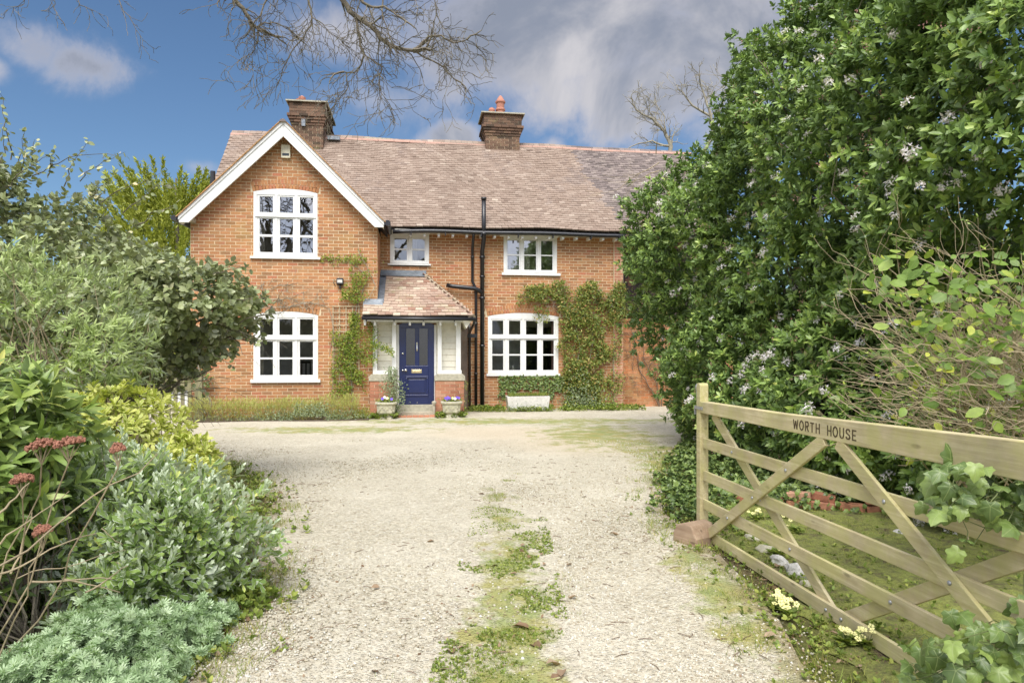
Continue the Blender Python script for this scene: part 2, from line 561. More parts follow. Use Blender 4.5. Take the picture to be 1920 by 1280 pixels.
LEAF = leaf_t()
LEAF_NARROW = leaf_t(0.2, 0.1, 0.2)
LEAF_LANCE = leaf_t(0.27, 0.14, 0.22, ((0, 0), (0.2, 0.6), (0.5, 1.0), (0.8, 0.6), (1, 0)))
LEAF_ROUND = leaf_t(0.62, 0.06, 0.12, ((0, 0), (0.25, 0.9), (0.6, 1.0), (0.85, 0.55), (1, 0)))
LEAF_SMALL = leaf_t(0.5, 0.05, 0.05, ((0, 0), (0.5, 1.0), (1, 0)))
LEAF_OBOV = leaf_t(0.40, 0.08, 0.1, ((0, 0), (0.4, 0.7), (0.72, 1.0), (1, 0)))
BLADE = leaf_t(0.05, 0.0, 0.45, ((0, 1.0), (0.5, 0.8), (1, 0)))
def ivy_t():
    # five lobed leaf, stalk end at the origin
    out = [(0.0, 0.0), (-0.10, 0.20), (0.02, 0.40), (0.20, 0.36), (0.40, 0.48), (0.52, 0.46), (0.62, 0.26), (0.82, 0.17), (1.0, 0.0)]
    ring = [(x, y) for x, y in out] + [(x, -y) for x, y in out[-2:0:-1]]
    tips = {1, 4, 8, 12, 15}
    V = [(0.18, 0, 0.05)] + [(x, y, -0.16 * (x * x + y * y) + (0.05 if i not in tips else -.03)) for i, (x, y) in enumerate(ring)]
    mid = [((0.18 + x) / 2, y / 2, 0.055 + (0.03 if i not in tips else -.01)) for i, (x, y) in enumerate(ring)]
    n = len(ring)
    V += mid
    F = []
    for i in range(n):
        j = (i + 1) % n
        F += [(0, 1 + n + j, 1 + n + i), (1 + n + i, 1 + n + j, 1 + j), (1 + n + i, 1 + j, 1 + i)]
    E = [0.0] + [0.0 if i in tips else 1.0 for i in range(n)] + [0.0 if i in tips else .6 for i in range(n)]
    return np.array(V, float), np.array(F, int), np.array(E, float)
IVY = ivy_t()
def lacy_t():
    V, F, E = [], [], []
    for a in (-1.1, -0.55, 0.0, 0.55, 1.1):
        L = 1.0 - 0.25 * abs(a)
        c, s_ = math.cos(a), math.sin(a)
        b = len(V)
        for (x, y) in ((0, 0.03), (0, -0.03), (L * .7, -0.1), (L, 0), (L * .7, 0.1)):
            V.append((x * c - y * s_, x * s_ + y * c, 0.05 * abs(a) - 0.15 * x * x)); E.append(0.5)
        F += [(b, b + 1, b + 2), (b, b + 2, b + 4), (b + 2, b + 3, b + 4)]
    return np.array(V, float), np.array(F, int), np.array(E, float)
LACY = lacy_t()
PEB_V = np.array([(1, 0, 0), (0.2, 1, 0), (-1, 0.2, 0), (0, -1, 0.1), (0, 0, .75), (0.1, 0, -.75)], float)
PEB_F = np.array([(0, 1, 4), (1, 2, 4), (2, 3, 4), (3, 0, 4), (1, 0, 5), (2, 1, 5), (3, 2, 5), (0, 3, 5)])


def unit(a):
    return a / np.maximum(np.linalg.norm(a, axis=-1, keepdims=True), 1e-9)


def frames(dirs, nrm):
    x = unit(dirs)
    z = nrm - (nrm * x).sum(1, keepdims=True) * x
    bad = np.linalg.norm(z, axis=1) < 1e-3
    z[bad] = np.cross(x[bad], np.array([0.3, 0.9, 0.1]))
    z = unit(z)
    y = np.cross(z, x)
    return np.stack([x, y, z], axis=2)     # columns


def project(P):
    d = np.maximum(P[:, 1], 0.05)
    px = 512 + P[:, 0] / d * 682.7
    py = 352 - (P[:, 2] - 1.49) / d * 682.7
    return px, py, P[:, 1]


def scatter(name, parent, mat, pos, dirs, nrm, L, tmpl, rnd=None, nparts=0, part='leaf', wscale=None, minpx=0):
    V0, F0, E0 = tmpl
    N = len(pos)
    if rnd is None: rnd = rng.random(N)
    root = np.array(parent.matrix_basis.translation) if parent is not None else np.zeros(3)
    Fm = frames(dirs, nrm)
    S = np.ones((N, 3)) * L[:, None]
    if wscale is not None: S[:, 1] *= wscale
    sel = np.zeros(N, bool)
    if nparts:
        c = pos + unit(dirs) * L[:, None] * 0.5
        px, py, dep = project(c)
        vis = (px > 2) & (px < 1022) & (py > 2) & (py < 680) & (dep > 0.5)
        size = L / np.maximum(dep, .3) * 682.7
        cell = 5.0
        best = {}
        for i in np.nonzero(vis)[0]:
            k = (int(px[i] // cell), int(py[i] // cell))
            j = best.get(k)
            if j is None or dep[i] < dep[j]: best[k] = i
        # drop those hidden behind a clearly nearer neighbour cell
        cand = []
        for k, i in best.items():
            ok = True
            for dx in (-1, 0, 1):
                for dy in (-1, 0, 1):
                    j = best.get((k[0] + dx, k[1] + dy))
                    if j is not None and dep[j] < dep[i] - 0.35: ok = False
            if ok and size[i] > minpx: cand.append(i)
        cand.sort(key=lambda i: -size[i])
        sel[cand[:nparts]] = True
    keep = ~sel
    if keep.any():
        Vw = np.einsum('nij,nkj->nki', Fm[keep], V0[None] * S[keep][:, None, :]) + (pos[keep] - root)[:, None, :]
        me = np_mesh(name, Vw, F0, rnd[keep], E0)
        link(name, me, mat, parent, kind='stuff')
    if sel.any():
        var = []
        for k in range(8):
            V1 = V0.copy()
            V1[:, 2] += rng.normal(0, 0.02, len(V1))
            me = np_mesh(part, V1[None], F0, np.array([(k + .5) / 8]), E0)
            me.materials.append(mat)
            var.append(me)
        for i in np.nonzero(sel)[0]:
            me = var[min(7, int(rnd[i] * 8))]
            o = bpy.data.objects.new(part, me)
            COL.objects.link(o)
            o.parent = parent
            m3 = Fm[i] * S[i][None, :]
            mm = Matrix(((m3[0, 0], m3[0, 1], m3[0, 2], pos[i, 0] - root[0]), (m3[1, 0], m3[1, 1], m3[1, 2], pos[i, 1] - root[1]),
                         (m3[2, 0], m3[2, 1], m3[2, 2], pos[i, 2] - root[2]), (0, 0, 0, 1)))
            o.matrix_basis = mm
    return int(sel.sum())


def whorls(P, A, n, tilt=(35, 80), L=(0.05, 0.09), back=0.05, droop=0.15, jit=0.25):
    """n leaves round every tip P with axis A"""
    N = len(P)
    A = unit(A)
    rf = np.tile(np.array([0.13, 0.37, 0.92]), (N, 1)) + rng.normal(0, 0.4, (N, 3))
    u = unit(np.cross(A, rf)); v = np.cross(A, u)
    pos, dr, nm, ll = [], [], [], []
    ph0 = rng.random(N) * 6.28
    for k in range(n):
        ph = ph0 + k * 2.4 + rng.normal(0, 0.3, N)
        th = np.radians(rng.uniform(tilt[0], tilt[1], N)) * (0.6 + 0.5 * k / max(1, n - 1))
        rad = u * np.cos(ph)[:, None] + v * np.sin(ph)[:, None]
        d = A * np.cos(th)[:, None] + rad * np.sin(th)[:, None] + rng.normal(0, jit * .4, (N, 3))
        d[:, 2] -= droop * rng.random(N)
        pos.append(P - A * (back * k / max(1, n - 1) * rng.uniform(.5, 1.5, N))[:, None])
        dr.append(unit(d))
        nm.append(unit(A * np.sin(th)[:, None] - rad * np.cos(th)[:, None] * .8 + rng.normal(0, jit, (N, 3)) + np.array([0, 0, .45])))
        ll.append(rng.uniform(L[0], L[1], N))
    return np.concatenate(pos), np.concatenate(dr), np.concatenate(nm), np.concatenate(ll)


def tips_on(ells, n, amp=0.16, nscale=0.9, zmin=0.03, inner=0.0, facing=0.35, hole=None, fine=0.05):
    """n points spread over a union of lumpy ellipsoids, with outward directions"""
    E = [(np.array(e[:3]), np.array(e[3:6])) for e in ells]
    w = np.array([(r[0] * r[1] + r[0] * r[2] + r[1] * r[2]) for c, r in E]); w = np.cumsum(w / w.sum())
    P, A = [], []
    tries = 0
    while len(P) < n and tries < n * 14:
        tries += 1
        j = int(np.searchsorted(w, R.random()))
        c, r = E[min(j, len(E) - 1)]
        dv = Vector((R.gauss(0, 1), R.gauss(0, 1), R.gauss(0, 1))).normalized()
        d = np.array(dv)
        q = c + r * d
        nn = d / r
        nn = nn / np.linalg.norm(nn)
        tc = CAMP - q
        if q[2] < zmin - .3: continue
        if nn @ tc / np.linalg.norm(tc) < -0.25 and R.random() > facing: continue
        nz_ = noise.fractal(Vector(q) * nscale, 0.8, 2.0, 4)
        if hole is not None and nz_ < hole and R.random() < 0.7: continue
        f = 1 + amp * nz_ * 1.6 + R.gauss(0, fine) - inner * R.random()
        p = c + r * d * f
        if p[2] < zmin: continue
        ins = False
        for k, (c2, r2) in enumerate(E):
            if k == j: continue
            ww = (p - c2) / r2
            if ww @ ww < 0.72: ins = True; break
        if ins: continue
        P.append(p); A.append(nn)
    return np.array(P), np.array(A)


def wiggle(p0, p1, n=6, amp=0.05, sag=0.0):
    p0, p1 = Vector(p0), Vector(p1)
    L = (p1 - p0).length
    pts = []
    off = Vector((0, 0, 0))
    for i in range(n + 1):
        t = i / n
        if 0 < i < n:
            off = off * 0.6 + Vector((R.gauss(0, 1), R.gauss(0, 1), R.gauss(0, 1))) * amp * L
        else:
            off = Vector((0, 0, 0))
        q = p0.lerp(p1, t) + off
        q.z += sag * L * 4 * t * (1 - t)
        pts.append(q)
    return pts


def stems(mb, base, tips, k, r0=0.02, r1=0.004, jit=0.15, n=5, amp=0.05):
    ids = list(range(len(tips)))
    R.shuffle(ids)
    for i in ids[:k]:
        b = Vector(base) + Vector((R.gauss(0, jit), R.gauss(0, jit), 0))
        pts = wiggle(b, tips[i], n, amp, 0.05)
        mb.tube(pts, [r0 + (r1 - r0) * j / n for j in range(n + 1)], 5, cap=False)


def grow(mb, p, d, length, r, depth, spread=0.6, droop=0.0, nseg=4, sides=4, kids=(2, 4), tips=None, shrink=0.62, rmin=0.0018, zig=0.22):
    p = Vector(p); d = Vector(d).normalized()
    pts, rads = [p.copy()], [r]
    seg = length / nseg
    nodes = []
    for i in range(nseg):
        d = (d + Vector((R.gauss(0, zig), R.gauss(0, zig), R.gauss(0, zig) - droop))).normalized()
        p = p + d * seg
        pts.append(p.copy())
        rads.append(max(rmin, r * (1 - 0.55 * (i + 1) / nseg)))
        nodes.append((p.copy(), d.copy(), rads[-1]))
    mb.tube(pts, rads, sides if r > 0.006 else 3, cap=False)
    if depth <= 0:
        if tips is not None: tips.append((p.copy(), d.copy()))
        return
    k = R.randint(*kids)
    for j in range(k):
        q, dd, rr = nodes[min(nseg - 1, int(R.random() * nseg))] if j else nodes[-1]
        ax = Vector((R.gauss(0, 1), R.gauss(0, 1), R.gauss(0, 1))).normalized()
        nd = (dd + ax * spread * (0.5 + R.random())).normalized()
        grow(mb, q, nd, length * shrink * R.uniform(0.75, 1.2), max(rmin, rr * 0.72), depth - 1, spread, droop, nseg, sides, kids, tips, shrink, rmin, zig)


def pix(px, py, dep):
    """point at depth dep metres seen in direction px, py (survey of the photo)"""
    return Vector(((px - 960) / 1280 * dep, dep, 1.49 + (660 - py) / 1280 * dep))


def gnd(px, py, z=0.0):
    t = (1.49 - z) * 1280 / (py - 660)
    return Vector(((px - 960) / 1280 * t, t, z))

# ------------------------------------------------------------------ ground
TH = math.atan(0.1423)
HO = Matrix.Translation((0, 17.8, 0)) @ Matrix.Rotation(TH, 4, 'Z')      # house frame: x along the front, y into the house
def hw(u, v, z):
    return HO @ Vector((u, v, z))


def build_ground():
    m, t, out = new_mat('ground')
    b = t.n('ShaderNodeBsdfPrincipled'); t.l(b.outputs[0], out.inputs[0])
    geo = t.n('ShaderNodeNewGeometry')
    v = geo.outputs['Position']
    a = t.noise(0.35, 6, 0.6, v)
    f = t.noise(22, 5, 0.7, v)
    c = t.mix(t.smooth(a, 0.42, 0.6), (0.11, 0.085, 0.05), (0.13, 0.14, 0.04))
    c = t.mix(1.0, c, t.ramp(f, [(0.25, 0.55), (0.75, 1.5)]), 'MULTIPLY')
    t.l(c, b.inputs['Base Color']); b.inputs['Roughness'].default_value = 1.0
    b.inputs['Specular IOR Level'].default_value = 0.1
    bp = t.n('ShaderNodeBump'); bp.inputs['Distance'].default_value = 0.03; bp.inputs['Strength'].default_value = 0.8
    t.l(f, bp.inputs['Height']); t.l(bp.outputs[0], b.inputs['Normal'])
    mb = MB()
    S = 900
    mb.add([(-S, -S, 0), (S, -S, 0), (S, S, 0), (-S, S, 0)], [(0, 1, 2, 3)])
    mb.build('ground', m, kind='structure')


# outline of the gravel, from the camera towards the house (x, y)
EDGE_L = [(-1.15, 1.0), (-1.25, 2.4), (-1.38, 3.2), (-1.38, 3.9), (-1.75, 4.9), (-2.15, 6.4), (-2.9, 8.0), (-3.9, 9.4), (-5.4, 11.5), (-7.2, 13.2), (-9.4, 14.4)]
EDGE_R = [(1.15, 1.0), (1.2, 2.4), (1.32, 3.4), (1.42, 4.4), (1.36, 5.4), (1.30, 6.4), (1.55, 7.6), (2.0, 9.0), (2.6, 10.8), (3.3, 12.8), (4.3, 15.2), (5.0, 17.9)]
def edge_x(E, y):
    if y <= E[0][1]: return E[0][0]
    for (x0, y0), (x1, y1) in zip(E, E[1:]):
        if y0 <= y <= y1:
            return x0 + (x1 - x0) * (y - y0) / (y1 - y0)
    return E[-1][0]


def build_drive():
    m, t, out = new_mat('gravel')
    b = t.n('ShaderNodeBsdfPrincipled'); t.l(b.outputs[0], out.inputs[0])
    geo = t.n('ShaderNodeNewGeometry')
    v = geo.outputs['Position']
    sep = t.n('ShaderNodeSeparateXYZ'); t.l(v, sep.inputs[0])
    X, Y = sep.outputs[0], sep.outputs[1]
    def spot(cx, cy, rx, ry):
        a = t.math('DIVIDE', t.math('SUBTRACT', X, cx), rx)
        c = t.math('DIVIDE', t.math('SUBTRACT', Y, cy), ry)
        return t.math('SUBTRACT', 1.0, t.math('ADD', t.math('MULTIPLY', a, a), t.math('MULTIPLY', c, c)))
    vo = t.n('ShaderNodeTexVoronoi'); vo.inputs['Scale'].default_value = 62
    t.l(v, vo.inputs['Vector'])
    vo2 = t.n('ShaderNodeTexVoronoi'); vo2.inputs['Scale'].default_value = 24
    t.l(v, vo2.inputs['Vector'])
    sepc = t.n('ShaderNodeSeparateColor'); t.l(vo.outputs['Color'], sepc.inputs[0])
    sepd = t.n('ShaderNodeSeparateColor'); t.l(vo2.outputs['Color'], sepd.inputs[0])
    st = t.ramp(sepc.outputs[0], [(0, (0.38, 0.325, 0.235)), (0.3, (0.49, 0.44, 0.325)), (0.8, (0.55, 0.505, 0.385)), (1, (0.62, 0.58, 0.475))])
    st2 = t.ramp(sepd.outputs[0], [(0, 0.90), (1, 1.08)])
    c = t.mix(1.0, st, st2, 'MULTIPLY')
    fine = t.noise(14, 6, 0.7, v)
    c = t.mix(t.math('MULTIPLY', t.smooth(fine, 0.56, 0.70), 0.45), c, (0.24, 0.18, 0.115))       # grit and debris
    big = t.noise(1.1, 5, 0.65, v)
    # worn wheel tracks: compacted, sandy, fewer stones
    sand = t.noise(0.8, 4, 0.6, v)
    c = t.mix(t.math('MULTIPLY', t.smooth(sand, 0.40, 0.7), 0.6), c, (0.62, 0.57, 0.45))
    sp = t.math('MAXIMUM', spot(1.0, 11.5, 1.6, 2.2), spot(-0.3, 12.5, 1.8, 1.5))
    c = t.mix(t.math('MULTIPLY', t.smooth(sp, 0.0, 1.0), 0.5), c, (0.60, 0.49, 0.34))
    # moss and thin grass
    g1 = t.math('MAXIMUM', spot(1.5, 12.2, 1.5, 2.6), spot(2.1, 9.6, 0.7, 3.2))
    g1 = t.math('MAXIMUM', g1, spot(-3.5, 13.0, 2.6, 0.8))
    g1 = t.math('MAXIMUM', g1, spot(1.3, 4.0, 0.35, 1.6))
    g1 = t.math('MAXIMUM', g1, spot(0.25, 14.6, 5.5, 0.9))
    g1 = t.math('MAXIMUM', g1, t.math('MULTIPLY', spot(-0.03, 3.2, 0.34, 3.7), 1.1))
    moss = t.noise(2.6, 8, 0.75, v)
    gm = t.smooth(t.math('ADD', t.math('MULTIPLY', g1, 0.22), moss), 0.56, 0.74)
    gr = t.smooth(t.noise(3.3, 4, 0.6, v), 0.4, 0.6)
    c = t.mix(t.math('MULTIPLY', gm, 0.8), c, t.mix(gr, (0.30, 0.28, 0.06), (0.22, 0.27, 0.06)))
    # damp soil and litter towards the beds: distance from the middle of the drive
    att = t.n('ShaderNodeAttribute', attribute_name='edge')
    so = t.smooth(t.math('ADD', att.outputs['Fac'], t.math('MULTIPLY', t.math('SUBTRACT', moss, 0.5), 0.9)), 0.62, 1.05)
    c = t.mix(t.math('MULTIPLY', so, 0.75), c, t.mix(fine, (0.17, 0.11, 0.07), (0.33, 0.28, 0.16)))
    t.l(c, b.inputs['Base Color'])
    b.inputs['Roughness'].default_value = 0.95
    b.inputs['Specular IOR Level'].default_value = 0.2
    hgt = t.math('ADD', t.math('MULTIPLY', t.smooth(vo.outputs['Distance'], 0.55, 0.1), 0.6), t.math('MULTIPLY', fine, 1.2))
    bp = t.n('ShaderNodeBump'); bp.inputs['Distance'].default_value = 0.014; bp.inputs['Strength'].default_value = 0.9
    t.l(hgt, bp.inputs['Height']); t.l(bp.outputs[0], b.inputs['Normal'])
    ys = list(np.arange(-6, 9, 0.25)) + list(np.arange(9, 18.6, 0.4))
    V, F, E = [], [], []
    K = 24
    for i, y in enumerate(ys):
        yy = max(y, 1.0)
        xl = edge_x(EDGE_L, min(yy, 14.4)) - 0.10 + 0.12 * noise.noise(Vector((3, y * 1.7, 0)))
        xr = edge_x(EDGE_R, min(yy, 17.9)) + 0.10 + 0.12 * noise.noise(Vector((9, y * 1.7, 0)))
        for k in range(K + 1):
            f = k / K
            x = xl + (xr - xl) * f
            wid = xr - xl
            e = min(f, 1 - f) * wid
            V.append((x, y, 0.004 + 0.02 * noise.noise(Vector((x * .6, y * .6, 2))) * (1 if 0 < k < K else 0) + 0.012))
            E.append(max(0, 1 - e / 0.55))
    for i in range(len(ys) - 1):
        for k in range(K):
            a = i * (K + 1) + k
            F.append((a, a + 1, a + K + 2, a + K + 1))
    me = bpy.data.meshes.new('driveway')
    me.from_pydata(V, [], F)
    me.polygons.foreach_set('use_smooth', [True] * len(F))
    at = me.attributes.new('edge', 'FLOAT', 'POINT'); at.data.foreach_set('value', E)
    link('driveway', me, m, kind='structure')


build_ground()
build_drive()

# ------------------------------------------------------------------ the house
WV = -1.55          # front plane of the gabled wing
WU0, WU1, WC = -7.46, -3.37, -5.41
RISE = 1.0
EAVE_V, EAVE_Z, PITCH = -0.35, 4.62, 1.035
RIDGE_V = 2.50
RIDGE_Z = EAVE_Z + PITCH * (RIDGE_V - EAVE_V)

house = empty('brick_house', (0, 17.8, 0), TH)
tag(house, 'two storey red brick house with white gabled wing and tiled roof', 'house')

WIN = {
 'wu': dict(u=(-6.11, -4.71), ztop=5.19, zs=5.11, zb=3.66, cols=[(-5.98, -5.69), (-5.54, -5.25), (-5.10, -4.81)], rows=[(4.65, 5.01), (4.15, 4.51), (3.75, 4.10)], sill=(-6.18, -4.64, 3.60, 3.66), v=WV),
 'wl': dict(u=(-6.11, -4.70), ztop=2.41, zs=2.33, zb=0.88, cols=[(-5.97, -5.69), (-5.55, -5.26), (-5.10, -4.81)], rows=[(1.88, 2.24), (1.37, 1.73), (0.97, 1.33)], sill=(-6.17, -4.64, 0.80, 0.88), v=WV),
 'rl': dict(u=(-0.63, 1.23), ztop=2.51, zs=2.42, zb=0.94, cols=[(-0.52, -0.23), (-0.08, 0.22), (0.37, 0.67), (0.82, 1.11)], rows=[(1.95, 2.31), (1.44, 1.80), (1.02, 1.40)], sill=(-0.67, 1.27, 0.87, 0.94), v=0.0),
 'ru': dict(u=(-0.22, 1.19), ztop=4.49, zs=4.49, zb=3.57, cols=[(-0.12, 0.19), (0.32, 0.64), (0.77, 1.08)], rows=[(4.04, 4.41), (3.64, 4.01)], sill=(-0.27, 1.28, 3.49, 3.57), v=0.0),
 'su': dict(u=(-3.13, -2.15), ztop=4.51, zs=4.51, zb=3.75, cols=[(-3.02, -2.71), (-2.57, -2.26)], rows=[(4.13, 4.38), (3.83, 4.09)], sill=(-3.19, -2.10, 3.70, 3.75), v=0.0),
}


def sub_iv(iv, a, b):
    out = []
    for (x0, x1) in iv:
        if b <= x0 or a >= x1: out.append((x0, x1)); continue
        if a > x0: out.append((x0, a))
        if b < x1: out.append((b, x1))
    return out


def arc_z(u, w, zs, rise):
    r = (w * w / 4 + rise * rise) / (2 * rise)
    return zs + rise - r + math.sqrt(max(0, r * r - u * u))


BRICKS = []      # (distance, matrix, scale, rnd, parent key)
COURSE = 0.075
brick_variants = []
for k in range(10):
    mb = MB()
    mb.box(-.5, .5, -.5, .5, -.5, .5, rnd=(k + .5) / 10)
    brick_variants.append(mb.mesh('brick'))


def add_brick(store, u, v, z, du, dv, dz, rot=None, rnd=None):
    """centre and full sizes in house frame"""
    m = Matrix.Translation((u, v, z))
    if rot is not None: m = m @ rot
    m = m @ Matrix.Diagonal((du, dv, dz, 1))
    store.append((m, R.random() if rnd is None else rnd))


def wall_bricks(store, z0, z1, span, openings, v, skip=None, bond=0.0, J=0.0125, proud=0.003):
    """stretcher bond; span(z)->(u0,u1); openings [(u0,u1,z0,z1,fn)]"""
    n = int(round((z1 - z0) / COURSE))
    for i in range(n):
        za = z0 + i * COURSE
        zc = za + COURSE / 2
        s = span(za + COURSE)
        if s is None: continue
        s0, s1 = s
        if s1 - s0 < 0.06: continue
        iv = [(s0, s1)]
        for op in openings:
            r = op(za, za + COURSE)
            if r: iv = sub_iv(iv, r[0], r[1])
        off = bond + (0.1125 if i % 2 else 0)
        k0 = math.floor((s0 - off) / 0.225) - 1
        k1 = math.ceil((s1 - off) / 0.225) + 1
        for k in range(k0, k1):
            a, b = off + k * 0.225, off + (k + 1) * 0.225
            for (x0, x1) in iv:
                aa, bb = max(a, x0), min(b, x1)
                if bb - aa < 0.035: continue
                if skip and skip((aa + bb) / 2, zc): continue
                ln = bb - aa - J
                pr = proud + R.uniform(-0.0015, 0.002)
                add_brick(store, (aa + bb) / 2 + R.uniform(-.001, .001), v - pr + 0.045, zc + R.uniform(-.001, .001), ln, 0.09, COURSE - J)


def win_opening(w, margin=0.0, ring=0.0):
    def f(za, zb):
        zc = (za + zb) / 2
        u0, u1 = w['u']
        top = w['zs'] + ring
        if zb <= w['zb'] - 0.04: return None
        if zc < w['zs']: return (u0, u1)
        if ring and w['ztop'] > w['zs']:
            um = (u0 + u1) / 2; wid = u1 - u0 + 0.12; rise = w['ztop'] - w['zs']
            hw_ = None
            for q in range(60, 0, -1):
                uu = wid / 2 * q / 60
                if arc_z(uu, wid, w['zs'] + ring, rise) >= zb - 0.02: hw_ = uu; break
            if hw_: return (um - hw_, um + hw_)
            return None
        if za < w['ztop']: return (u0, u1)
        return None
    return f


def arch_bricks(store, w, rings=2):
    u0, u1 = w['u']; um = (u0 + u1) / 2; wid = u1 - u0 + 0.04; rise = w['ztop'] - w['zs']
    r = (wid * wid / 4 + rise * rise) / (2 * rise)
    cz = w['zs'] + rise - r
    amax = math.asin(wid / 2 / r)
    for k in range(rings):
        rr = r + 0.056 + k * 0.108
        n = int(round(2 * amax * rr / 0.073))
        for i in range(n):
            a = -amax + (i + .5) * 2 * amax / n
            add_brick(store, um + rr * math.sin(a), w['v'] - 0.007 + 0.045, cz + rr * math.cos(a), 2 * amax * rr / n - 0.009, 0.09, 0.099,
                      Matrix.Rotation(a, 4, 'Y'), R.choice([.2, .3, .4, .5, .6, .9]))


def gable_span(z):
    if z <= 4.46: return (WU0, WU1)
    h = (6.50 - z)
    if h <= 0: return None
    return (max(WU0, WC - h), min(WU1, WC + h))


def backing(mb, z0, z1, span, openings, v, thick=0.25):
    n = int(round((z1 - z0) / COURSE))
    for i in range(n):
        za = z0 + i * COURSE
        s = span(za + COURSE)
        if s is None: continue
        iv = [s]
        for op in openings:
            r = op(za, za + COURSE)
            if r: iv = sub_iv(iv, r[0], r[1])
        for (a, b) in iv:
            if b - a > 0.01: mb.box(a, b, v, v + thick, za, za + COURSE + (0.0 if i < n - 1 else 0))


# --- wing front
wing_wall = None
mb = MB()
ops = [win_opening(WIN['wu']), win_opening(WIN['wl'])]
backing(mb, 0, 6.525, gable_span, ops, WV)
mb.box(WU1 - 0.25, WU1, WV + 0.25, 0.25, 0, 4.4)           # right return wall
mb.box(WU0, WU0 + 0.25, WV + 0.25, 5.0, 0, 4.4)            # left side wall
wing_wall = mb.build('wing_wall', M['mortar'], house)
wing_store = []
wall_bricks(wing_store, 0, 6.525, gable_span, [win_opening(WIN['wu'], ring=0.22), win_opening(WIN['wl'], ring=0.22)], WV, bond=0.03)
arch_bricks(wing_store, WIN['wu']); arch_bricks(wing_store, WIN['wl'])
# return wall bricks (face towards +u)
side_store = []
for i in range(int(4.4 / COURSE)):
    z = i * COURSE
    off = 0.1125 if i % 2 else 0.0
    for k in range(-1, 8):
        a, b = max(WV, WV + off + (k - 1) * 0.225), min(0, WV + off + k * 0.225)
        if b - a > 0.04:
            add_brick(side_store, WU1 + 0.006 - 0.045, (a + b) / 2, z + COURSE / 2, 0.09, b - a - 0.01, COURSE - 0.01)
# --- main front
mb = MB()
mspan = lambda z: (WU1 + 0.001, 2.73) if z < 4.58 else None
mops = [win_opening(WIN['rl']), win_opening(WIN['ru']), win_opening(WIN['su']), lambda a, b: (-2.95, -1.98) if b < 2.3 and False else None]
backing(mb, 0, 4.575, mspan, mops, 0.0)
mb.box(2.731, 2.98, -0.05, 0.25, 0, 4.56)
mb.box(2.73, 2.98, 0.25, 5.0, 0, 4.5)
main_wall = mb.build('main_wall', M['mortar'], house)
main_store, red_store = [], []
rlw = WIN['rl']
wall_bricks(main_store, 0, 4.575, mspan, [win_opening(rlw, ring=0.22), win_opening(WIN['ru']), win_opening(WIN['su'])], 0.0, bond=0.07)
arch_bricks(main_store, rlw)
# redder brick pier at the right-hand corner
wall_bricks(red_store, 0, 4.5, lambda z: (2.735, 2.98), [], -0.05, bond=0.0)


def emit_bricks(store, parent, mat, nparts, score, name='brick'):
    sc = [(score(m.translation), i) for i, (m, r) in enumerate(store)]
    sc.sort()
    chosen = set(i for s, i in sc[:nparts] if s < 1e8)
    mb = MB()
    for i, (m, r) in enumerate(store):
        if i in chosen:
            me = brick_variants[min(9, int(r * 10))] if mat is M['brick'] else None
            if me is None:
                key = mat.name
                if key not in VARS:
                    VARS[key] = []
                    for k in range(6):
                        q = MB(); q.box(-.5, .5, -.5, .5, -.5, .5, rnd=(k + .5) / 6)
                        mm = q.mesh(name); mm.materials.append(mat); VARS[key].append(mm)
                me = VARS[key][min(5, int(r * 6))]
            link(name, me, mat, parent, m)
        else:
            mb.mbox(m, .5, .5, .5, rnd=r)
    if mb.v:
        mb.build(name + 'work' if name == 'brick' else name, mat, parent, kind='stuff')
    return len(chosen)
VARS = {}
CAM_H = HO.inverted() @ Vector((0, 0, 1.49))
def sc_wing(p):
    if p.x < -6.35 and p.z < 3.3: return 1e9           # behind the arching shrub
    if p.z < 0.5 or (p.x > -4.5 and p.z < 2.6): return 1e9
    return (p - CAM_H).length
emit_bricks(wing_store, wing_wall, M['brick'], 230, sc_wing)
emit_bricks(side_store, wing_wall, M['brick'], 0, lambda p: 0)
emit_bricks(main_store, main_wall, M['brick'], 30, lambda p: abs(p.x + .3) + abs(p.z - 2.9) if p.z > 2.7 else 1e9)
emit_bricks(red_store, main_wall, M['brick_red'], 0, lambda p: 0)

# --- rear and ends so that the house is closed
mb = MB()
mb.box(WU0 + 0.25, 2.73, 4.75, 5.0, 0, 4.5)
mb.add([(WU0 + .01, -0.0, 4.4), (WU0 + .01, 5.0, 4.4), (WU0 + .01, RIDGE_V, RIDGE_Z - .1)], [(0, 1, 2)])
mb.build('rear_wall', M['brick'], house)


